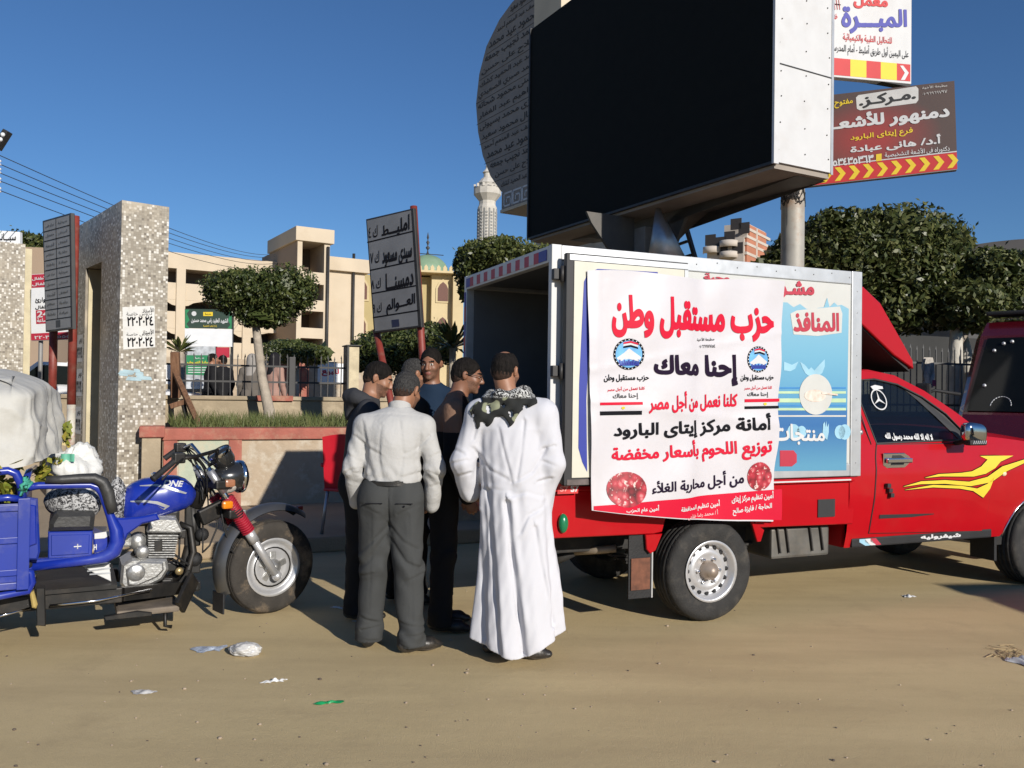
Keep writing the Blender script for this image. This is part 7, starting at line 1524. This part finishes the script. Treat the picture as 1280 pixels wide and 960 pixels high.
    if shoes:
        for q in 'lr':
            f = Sdf(J[q + 'an'] - .3, J[q + 'an'] + .3, .006); d = J[q + 'toe'] - J[q + 'an']; d[2] = 0; d /= np.linalg.norm(d); a = J[q + 'an'].copy(); a[2] = .05; hl = a - d * .045
            f.cone(hl, a + d * .12, .040, .042, .03, ((0, 0, 1), .9)); f.cone(a + d * .1 - np.array((0, 0, .012)), a + d * .175 - np.array((0, 0, .018)), .042, .03, .03, ((0, 0, 1), .75)); f.cone(a, a + np.array((0, 0, .05)), .038, .04, .02)
            f.clip(lambda x, y, z: np.maximum(.004 - z, z - .1) + 0 * x + 0 * y); f.disp(lambda x, y, z: .0012 * wav(x, y, z, 3, 70))
            f.build('shoe', [SHOEM, SOLE], t, lambda C: (C[:, 2] < .02).astype(int))
    if extra: extra(t, J, hc, M)
    return t
def stand(H=1.75, sw=.17, lean=0, fwd=0, arms=None, legs=None, head_=None, **k):
    """a standing skeleton, x to the figure's right, y ahead of it"""
    q = H / 1.75; J = dict(pelvis=(0, 0, .95 * q), chest=(0, lean * .6, 1.28 * q), neck=(0, lean, 1.475 * q), head=(0, lean + .03 + fwd, 1.632 * q), lsh=(-sw, lean * .85, 1.405 * q), rsh=(sw, lean * .85, 1.405 * q), lel=(-sw - .06, lean * .6 + .0, 1.12 * q), rel=(sw + .06, lean * .6, 1.12 * q),
        lwr=(-sw - .05, .08 + lean, .88 * q), rwr=(sw + .05, .08 + lean, .88 * q), lkn=(-.095, .015, .5 * q), rkn=(.095, .015, .5 * q), lan=(-.1, 0, .1), ran=(.1, 0, .1), ltoe=(-.13, .2, 0), rtoe=(.13, .2, 0))
    J.update(k); return J
# man in the light grey shirt
GSH = fabric('pale_grey_shirt', (.43, .425, .415), bump=.3); GTR = fabric('dark_grey_trousers', (.050, .052, .052), bump=.15)
J = stand(1.72, .165, .05, .015, pelvis=(-.005, 0, .96), chest=(0, .0, 1.27), neck=(.03, .06, 1.43), head=(.065, .12, 1.565), hyaw=-.42, hpitch=.32, lsh=(-.175, .02, 1.35), rsh=(.188, .02, 1.35), lel=(-.238, -.01, 1.10), rel=(.255, -.01, 1.10), lwr=(-.235, .10, .885), rwr=(.235, .09, .875), lhd=(.45, .85, -.1), rhd=(-.6, .75, -.2),
    lkn=(-.105, .03, .50), rkn=(.105, -.02, .50), lan=(-.135, .05, .10), ran=(.135, -.06, .10), ltoe=(-.15, .3, 0), rtoe=(.36, .07, 0))
GL_ = (-.715, 5.04)
CRS = creases(GL_, [([(456, 528), (462, 560), (458, 594)], .010, .010), ([(480, 532), (477, 570), (482, 596)], .008, .009), ([(503, 528), (507, 565), (503, 596)], .008, .009), ([(527, 545), (520, 570), (524, 596)], .010, .010), ([(446, 545), (462, 558), (478, 566)], .009, .009), ([(538, 545), (522, 560), (508, 566)], .009, .009), ([(450, 520), (490, 517), (530, 520)], .004, .006),
    ([(434, 565), (446, 572)], .009, .008), ([(433, 590), (445, 585)], .009, .008), ([(434, 606), (446, 610)], .007, .007), ([(537, 572), (549, 566)], .009, .008), ([(537, 588), (550, 594)], .009, .008), ([(538, 608), (549, 604)], .007, .007), ([(447, 590), (470, 594)], .007, .007), ([(505, 594), (530, 589)], .007, .007)])
CRT = creases(GL_, [([(489, 606), (488, 660)], .008, .006), ([(488, 655), (470, 672), (450, 690)], .011, .010), ([(488, 652), (505, 672), (524, 684)], .011, .010), ([(484, 668), (462, 700), (446, 712)], .009, .010), ([(492, 672), (510, 698), (526, 706)], .009, .010), ([(445, 720), (468, 714)], .008, .008), ([(508, 722), (530, 714)], .008, .008), ([(452, 770), (476, 778)], .010, .008), ([(452, 786), (478, 782)], .010, .007), ([(452, 797), (476, 800)], .008, .006), ([(504, 772), (534, 780)], .010, .008), ([(504, 788), (534, 786)], .010, .007), ([(505, 800), (533, 805)], .008, .006), ([(468, 640), (466, 700), (463, 760)], .004, .007), ([(513, 640), (517, 700), (519, 770)], .004, .007), ([(455, 628), (478, 640)], .006, .009), ([(500, 640), (525, 628)], .006, .009)])
def gx(t, J, hc, M):
    m_ = MB(); m_.sheet(lambda u, v: Vector((.158 * math.cos(u * 6.283) - .005, .127 * math.sin(u * 6.283) - .002, .998 + .028 * v)), 40, 1, SHOEM); m_.build('belt', t)
    for sd in (-1, 1):
        m_ = MB(); m_.box(sd * .09 - .05, sd * .09 + .05, -.139, -.128, .895, .899, INK); m_.build('back_pocket', t)
    m_ = MB(); m_.sph((.09, -.14, .882), .006, INK); m_.build('pocket_button', t)
    nk = J['neck']; m_ = MB(); m_.sheet(lambda u, v: Vector((nk[0] + (.074 - .006 * v) * math.cos(u * 6.283), nk[1] - .005 + (.072 - .006 * v) * math.sin(u * 6.283), nk[2] + .0 + .045 * v - .03 * math.sin(u * 6.283))), 32, 3, GSH); m_.build('collar', t)
person('man in pale grey shirt and dark grey trousers, back turned, beside the white robed man', (-.715, 5.04), 0, J, SKIN, HAIRG, top=dict(m=GSH, hem=1.015, sl=[.066, .058, .050], fold=.009, seed=8, wr=.172, cr=CRS), res=.0068, bottom=dict(m=GTR, waist=1.03, r=[.115, .088, .074, .080], cr=CRT), extra=gx, tname='shirt')
# man in the white robe
ROB = fabric('white_cotton_robe', (.545, .545, .58), bump=.08, var=.02); SCF = bpy.data.materials.new('black_olive_checked_scarf'); SCF.use_nodes = True; n, L, b = nodes(SCF); tc = n.new('ShaderNodeTexCoord'); b.inputs['Roughness'].default_value = .9
sp = n.new('ShaderNodeSeparateXYZ'); L.new(tc.outputs['Object'], sp.inputs[0]); ck = rng(nzn(75, 2, .5, None, 1.2), .49, .53); pat = mixc(ck, (.012, .012, .012), (.5, .5, .48)); blk = mixc(rng(nzn(9, 1, .3), .545, .565), (.012, .013, .012), (.23, .24, .155)); L.new(mixc(rng(sp.outputs[2], 1.525, 1.54), blk, pat), b.inputs['Base Color'])
J = stand(1.82, .19, .04, .0, pelvis=(.02, 0, 1.0), chest=(-.01, .01, 1.33), neck=(-.045, .03, 1.525), head=(-.065, .055, 1.69), hyaw=-.45, hpitch=.12, lsh=(-.22, .02, 1.435), rsh=(.165, .0, 1.445), lel=(-.31, .0, 1.15), rel=(.225, -.03, 1.14), lwr=(-.265, .11, .965), rwr=(.165, .075, .915), lhd=(.5, .8, -.1), rhd=(-.9, .12, -.4),
    lkn=(-.08, .03, .52), rkn=(.1, .0, .52), lan=(-.14, .10, .10), ran=(.03, -.02, .10), ltoe=(-.13, .3, 0), rtoe=(.24, .0, 0))
def robe1(t, J, lo, hi, res):
    g = Sdf(lo - .05, hi + .05, res); x, y, z = g.grid(); zz = np.array([0, .1, .3, .55, .8, 1.0, 1.2, 1.35, 1.46, 1.52])
    ip = lambda v: np.interp(z, zz, v).astype(np.float32)
    cx = ip([.045, .045, .04, .03, .015, .005, -.01, -.02, -.035, -.045]); cy = ip([.0, 0, 0, 0, 0, 0, .0, .01, .02, .03]); rx = ip([.275, .268, .25, .225, .205, .208, .200, .195, .12, .07]); ry = ip([.19, .19, .18, .165, .15, .132, .128, .128, .09, .065]); am = ip([.15, .15, .13, .10, .06, .022, .012, .010, .0, 0])
    X_ = (x - cx) / rx; Y_ = (y - cy) / ry; th = np.arctan2(Y_, X_) + .25 * (1 - z) * np.sin(2.2 * z); fo = np.sin(th * 6 + .8) * .5 + np.sin(th * 11 + 2 + 1.5 * z) * .32 + np.sin(th * 3 - .6) * .5
    g.D = ((np.sqrt(X_ ** 2 + Y_ ** 2) - 1 - am * fo) * np.minimum(rx, ry) * .9).astype(np.float32)
    nk, ch = J['neck'], J['chest']; g.cone(J['lsh'] * .8 + ch * .2, J['rsh'] * .8 + ch * .2, .09, .09, .05); g.cone(nk - np.array((0, .0, .02)), J['lsh'], .065, .07, .05); g.cone(nk - np.array((0, 0, .02)), J['rsh'], .065, .07, .05)
    for q in 'lr': g.chain([J[q + 'sh'], J[q + 'el'], J[q + 'wr']], [.074, .066, .064], .035)
    g.disp(lambda x, y, z: (.006 * wav(x, y, z, 31, 24, 5, .5) + .003 * wav(x, y, z, 33, 60, 4, .6)) + .005 * np.sin(x * 40 + 16 * z + 2 * np.sin(y * 20)) * np.exp(-((z - 1.02) / .13) ** 2))
    g.disp(creases((.025, 4.90), [([(634, 625), (641, 700), (654, 806)], .042, .017), ([(611, 612), (617, 700), (626, 806)], .016, .013), ([(598, 640), (604, 720), (607, 792)], .013, .012), ([(668, 655), (678, 715), (690, 775)], .012, .013), ([(590, 612), (612, 608), (640, 611)], .003, .009), ([(592, 560), (612, 585), (634, 596)], .010, .010), ([(682, 560), (664, 588), (646, 598)], .010, .010), ([(676, 618), (658, 612), (640, 616)], .011, .010), ([(676, 632), (660, 640), (650, 660)], .011, .010),
        ([(624, 535), (632, 570), (640, 600)], .008, .009), ([(655, 525), (652, 560), (646, 596)], .008, .009), ([(566, 560), (580, 566)], .010, .009), ([(566, 578), (584, 574)], .010, .009), ([(572, 595), (588, 590)], .009, .008), ([(678, 560), (692, 556)], .010, .009), ([(678, 575), (692, 580)], .010, .009), ([(672, 600), (688, 596)], .010, .009), ([(600, 520), (592, 548)], .008, .009)]))
    g.clip(lambda x, y, z: np.maximum(np.maximum(.055 + .46 * np.clip(x - .05, 0, 1) + .30 * np.clip(-.02 - x, 0, 1) - z + 0 * y, z - nk[2] - .03), -1))
    g.build('robe', ROB, t)
    b = Sdf((-.3, -.2, 0), (.3, .3, .5), .008)
    for q in 'lr': b.chain([J[q + 'kn'], J[q + 'an'] + np.array((0, 0, -.03))], [.07, .06], .02)
    b.clip(lambda x, y, z: np.maximum(.062 - z, z - .45) + 0 * x + 0 * y); b.build('trousers', ROB, t)
def scarf(t, J, hc, M):
    nk, ch = J['neck'], J['chest']; g = Sdf(nk - np.array((.32, .3, .42)), nk + np.array((.32, .3, .12)), .0065)
    A = [nk + np.array((.098 * math.cos(a), .088 * math.sin(a), .018 + .014 * math.sin(a * 1 + 1.0))) for a in np.linspace(0, 2 * math.pi, 19)]; g.chain(A, [.036 + .010 * math.sin(i * 1.7) for i in range(19)], .02)
    b = Sdf(nk - np.array((.32, .3, .42)), nk + np.array((.32, .3, .12)), .0065); x, y, z = b.grid()
    b.cone(J['lsh'] * .8 + ch * .2, J['rsh'] * .8 + ch * .2, .09, .09, .05); b.cone(nk - np.array((0, .0, .02)), J['lsh'], .065, .07, .05); b.cone(nk - np.array((0, 0, .02)), J['rsh'], .065, .07, .05); b.cone(ch, nk, .125, .08, .06)
    sh = np.abs(b.D - .012) - .0065
    P = [(-.17, 1.57), (.09, 1.57), (.12, 1.50), (.04, 1.452), (-.045, 1.365), (-.07, 1.425), (-.125, 1.415), (-.20, 1.325), (-.235, 1.35), (-.262, 1.45), (-.225, 1.53)]
    X2, Z2 = x[:, :, 0] + .012 * np.sin(z[0] * 40), z[0] + 0 * x[:, :, 0]; inside = np.zeros(X2.shape, bool); dm = np.full(X2.shape, 9.)
    for (ax, az), (bx, bz) in zip(P, P[1:] + P[:1]):
        t_ = np.clip(((X2 - ax) * (bx - ax) + (Z2 - az) * (bz - az)) / ((bx - ax) ** 2 + (bz - az) ** 2), 0, 1); dm = np.minimum(dm, np.hypot(X2 - ax - t_ * (bx - ax), Z2 - az - t_ * (bz - az)))
        inside ^= ((az > Z2) != (bz > Z2)) & (X2 < (bx - ax) * (Z2 - az) / (bz - az + 1e-9) + ax)
    reg = np.maximum(np.where(inside, -dm, dm)[:, None, :], y - nk[1] - .05)
    sh = sh - .004 * np.sin(x * 55 + z * 48) - .003 * np.sin(x * 90 - z * 30)
    g.D = smin(g.D, np.maximum(sh, reg).astype(np.float32), .012); g.disp(lambda x, y, z: .004 * wav(x, y, z, 41, 55, 5)); g.build('scarf', SCF, t)
person('man in a long white robe with a black checked scarf, back turned, by the truck', (.025, 4.90), 0, J, SKIN, HAIRB, hairline=-.0, crown_gap=True, robe=robe1, extra=scarf, res=.0066)
# man with glasses in the brown cardigan
CAR = fabric('brown_cardigan', (.21, .125, .085), bump=.3); BLKF = fabric('black_wool', (.012, .012, .013), bump=.2); NAV = fabric('dark_blue_jacket', (.010, .024, .05), bump=.15); HOO = fabric('charcoal_hoodie', (.040, .041, .046), bump=.25); BTR = fabric('black_trousers', (.014, .014, .015)); DKT = fabric('dark_brown_jacket', (.035, .028, .024))
def glasses(t, J, hc, M):
    m_ = MB(); W_ = lambda p: Vector(tuple(hc + M @ np.array(p)))
    for q in (-1, 1):
        m_.tube([W_((q * .033 + .023 * math.cos(a), .106 - .01 * abs(math.cos(a)), .002 + .016 * math.sin(a))) for a in [k * math.pi / 8 for k in range(16)]], .0022, IRON, 6, closed=True); m_.tube([W_((q * .056, .098, .006)), W_((q * .078, .06, .008)), W_((q * .086, -.01, .006))], .0022, IRON, 6)
    m_.tube([W_((-.011, .108, .004)), W_((.011, .108, .004))], .002, IRON, 6); m_.build('glasses', t)
J = stand(1.80, .17, .09, .03, chest=(0, .04, 1.32), neck=(0, .09, 1.515), head=(0, .15, 1.672), hyaw=.0, hpitch=.18, lel=(-.24, .03, 1.16), rel=(.235, .06, 1.16), lwr=(-.2, .17, .95), rwr=(.2, .16, .90), curl=.5)
person('man with glasses in a brown and black cardigan, seen in profile beside the robed man', (-.45, 5.52), R_(-86), J, SKIND, HAIRB, dict(m=[CAR, BLKF], hem=.93, fold=.006, seed=3, sl=[.072, .06, .05], collar=.045, pick=lambda C: ((C[:, 2] < 1.30) | (C[:, 1] > .12)).astype(int)), dict(m=BTR), extra=glasses, tname='cardigan')
# man in the hooded jacket
def hood(t, J, hc, M):
    nk = J['neck']; g = Sdf(nk - .25, nk + .25, .007); A = [nk + np.array((.11 * math.cos(a), -.02 + .105 * math.sin(a), .0 - .02 * math.sin(a))) for a in np.linspace(math.pi * .95, math.pi * 2.05, 12)]; g.chain(A, [.03 + .022 * math.sin(i / 11 * math.pi) for i in range(12)], .03); g.cone(nk + np.array((0, -.1, -.02)), nk + np.array((0, -.14, -.1)), .07, .05, .05, ((0, 1, 0), .6)); g.disp(lambda x, y, z: .005 * wav(x, y, z, 51, 40)); g.build('hood', HOO, t)
J = stand(1.77, .18, .07, .02, neck=(0, .07, 1.50), head=(0, .13, 1.648), hyaw=-.1, hpitch=.38)
person('man in a charcoal hooded jacket looking down, in profile behind the grey shirted man', (-1.06, 5.78), R_(-80), J, SKIN, HAIRB, dict(m=HOO, hem=.9, sl=[.078, .066, .054], fold=.008, seed=14, collar=.03), dict(m=BTR), extra=hood, tname='hooded_jacket', res=.008)
J = stand(1.80, .17, .06, .02, head=(0, .09, 1.69), neck=(0, .05, 1.53), hpitch=.2)
person('grey haired man almost hidden behind the grey shirted man', (-.80, 6.15), R_(-60), J, SKIN, HAIRG, dict(m=DKT, hem=.9), dict(m=BTR), tname='jacket', res=.009)
J = stand(1.88, .18, .02, .0, head=(0, .06, 1.77), neck=(0, .03, 1.60), chest=(0, .01, 1.38), lsh=(-.19, .02, 1.5), rsh=(.19, .02, 1.5), hpitch=.15, hyaw=-.1)
person('tall man in a dark blue jacket facing the street, in the shade by the truck', (-.60, 6.25), R_(175), J, SKIND, HAIRB, dict(m=NAV, hem=.95, sl=[.075, .065, .055]), dict(m=BTR), tname='jacket', res=.0075)
# people on the plaza beyond the railing
DRS = fabric('dusty_pink_dress', (.36, .22, .18)); GRYC = fabric('grey_coat', (.13, .115, .10)); WSH = fabric('white_collar', (.65, .65, .65)); BLD = fabric('black_dress', (.012, .012, .014))
def far(label, px, py, Y, rz, topm, botm, hairm, H, extra=None, skin=SKIN):
    q = at(px, 480, Y); J = stand(H, .165, .03); person(label, (q.x, Y), rz, J, skin, hairm, dict(m=topm, hem=.6, fold=.006), dict(m=botm), res=.013, extra=extra, z0=.65, hands=False, stub=False, group=None, tname='coat')
def veil(m):
    def f(t, J, hc, M):
        g = Sdf(hc - .35, hc + .2, .012); g.ell(hc + np.array((0, -.02, .02)), (.1, .115, .12), .02); g.cone(hc - np.array((0, .03, .08)), hc - np.array((0, .02, .28)), .10, .15, .05); g.clip(lambda x, y, z: -(np.sqrt((x - hc[0]) ** 2 + (z - hc[2] + .01) ** 2) - .075) - 50 * np.clip(hc[1] + .03 - y, 0, 1)); g.build('headscarf', m, t)
    return f
def bagx(t, J, hc, M): m_ = MB(); m_.tube([(.2, -.02, 1.1), (.14, -.12, 1.4), (.0, -.03, 1.46)], .012, WHITE, 6); m_.build('bag_strap', t)
far('young man in black with a white collar, left of the pair by the poster', 262, 445, 16.4, R_(-60), BLD, BTR, HAIRB, 1.62); far('young man in black, right of the pair by the poster', 280, 448, 16.7, R_(60), BLD, BTR, HAIRB, 1.60)
far('person in a grey coat and pale cap seen through the railing', 314, 447, 16.2, R_(10), GRYC, GRYC, HAIRG, 1.60, veil(fabric('pale_grey_scarf', (.3, .28, .26)))); far('woman in a dusty pink dress and black headscarf beyond the railing', 341, 446, 16.0, R_(-30), DRS, DRS, HAIRB, 1.62, veil(fabric('black_scarf', (.014, .013, .016))))

# ------------------------------------------------------------------ red plastic chair on the pavement
RPL = mat('red_plastic', (.55, .015, .03), .35, var=.05, coat=.3)
c_ = at(447, 480, 8.35); t = thing('plastic_chair', 'red plastic garden chair on the pavement behind the men', 'chair', (c_.x, c_.y, .15), R_(160))
def bk(u, v): return Vector(((u - .5) * (.46 - .06 * v), .2 + .10 * v - .05 * math.sin(math.pi * u), .44 + .52 * v + .03 * math.sin(math.pi * u) * v))
m_ = MB(); m_.sheet(bk, 14, 12, RPL); m_.sheet(lambda u, v: bk(u, v) + Vector((0, .012, 0)), 14, 12, RPL); m_.build('backrest', t)
m_ = MB(); m_.box(-.24, .24, -.24, .22, .42, .45, RPL, .012); m_.build('seat', t)
for s in (-1, 1):
    m_ = MB(); m_.tube([(s * .24, .24, .68), (s * .26, .0, .66), (s * .26, -.2, .64), (s * .25, -.24, .44)], .022, RPL, 8); m_.build('armrest', t)
    for y in (-.2, .2): m_ = MB(); m_.tube([(s * .2, y, .43), (s * .235, y * 1.2, 0)], .017, STEEL, 8); m_.build('leg', t)

# ------------------------------------------------------------------ litter on the ground
CLEAR = mat('cloudy_plastic_scrap', (.5, .49, .47), .25, var=.2, vs=30); BLP = mat('blue_printed_paper', (.42, .47, .55), .6, var=.4, vs=60); GPL = mat('green_plastic_scrap', (.01, .28, .09), .35)
def scrap(label, px, py, L_, W_, H_, rz, m, name='litter_scrap', cat='litter'):
    g_ = gnd(px, py); R2 = random.Random(int(px * 7 + py)); a, b_ = R2.uniform(4, 9), R2.uniform(0, 6); mb = MB()
    f = lambda u, v: Vector(((u - .5) * L_ * (1 - .25 * math.sin(v * 4 + b_)), (v - .5) * W_ * (1 + .3 * math.sin(u * a)), .004 + H_ * abs(math.sin(u * a + b_) * math.sin(v * 3.1 + .2) + .2 * math.sin(u * 11 + v * 7)) * (.3 + .7 * math.sin(math.pi * u))))
    mb.sheet(f, 16, 10, m, sm=False); mb.sheet(lambda u, v: f(u, v) - Vector((0, 0, .0025)), 16, 10, m, sm=False); o = mb.build(name); o.location = g_; o.rotation_euler = (0, 0, rz); return tag(o, label, cat)
g_ = gnd(307, 818); lump('plastic_bag', 'crumpled clear plastic bag lying on the sandy ground', 'bag', (g_.x, g_.y, .03), (.09, .07, .036), CLEAR, 12, .3, 5); scrap('torn blue printed paper beside the clear bag', 261, 812, .17, .10, .012, .3, BLP); scrap('small flat plastic strip below the tricycle', 179, 866, .11, .05, .01, 0, CLEAR)
scrap('thin white twist of paper on the open ground', 342, 853, .12, .018, .02, .4, WHITE); scrap('bright green plastic scrap on the open ground', 411, 879, .12, .03, .012, .25, GPL); scrap('crumpled white paper at the right edge of the ground', 1277, 829, .10, .12, .04, .4, WHITE)
scrap('white paper scrap in front of the tricycle wheel', 452, 778, .12, .03, .01, -.5, WHITE); scrap('white paper scrap near the grey shirted man', 422, 760, .10, .03, .01, -.4, WHITE); scrap('white paper scrap on the ground in front of the truck', 1136, 746, .09, .05, .015, .1, WHITE)
STRAW = mat('dry_straw', (.4, .3, .16), .8); mb = MB()
for k in range(40): g_ = gnd(1258 + random.gauss(0, 10), 818 + random.gauss(0, 5)); a = random.uniform(0, 3.14); l = random.uniform(.02, .06); d = Vector((math.cos(a), math.sin(a), 0)) * l; mb.bar(g_ + Vector((0, 0, .006)) - d, g_ + Vector((0, 0, .008)) + d, .004, .003, STRAW)
o = mb.build('scattered_straw'); o['kind'] = 'stuff'
STN = mat('small_stone', (.33, .26, .19), .9, var=.3, vs=20); STD = mat('dark_pebble', (.11, .085, .065), .9, var=.3); mb = MB()
for k in range(170):
    px, py = random.uniform(-20, 1300), 700 + 260 * random.random() ** .6; g_ = gnd(px, py); r = random.uniform(.002, .007) * random.choice((1, 1, 1, 1.7)); mb.sph((g_.x, g_.y, r * .3), (r, r * random.uniform(.6, 1), r * .6), random.choice((STN, STD, STN)), 6, 4)
o = mb.build('loose_gravel'); o['kind'] = 'stuff'
drop_text_helper()
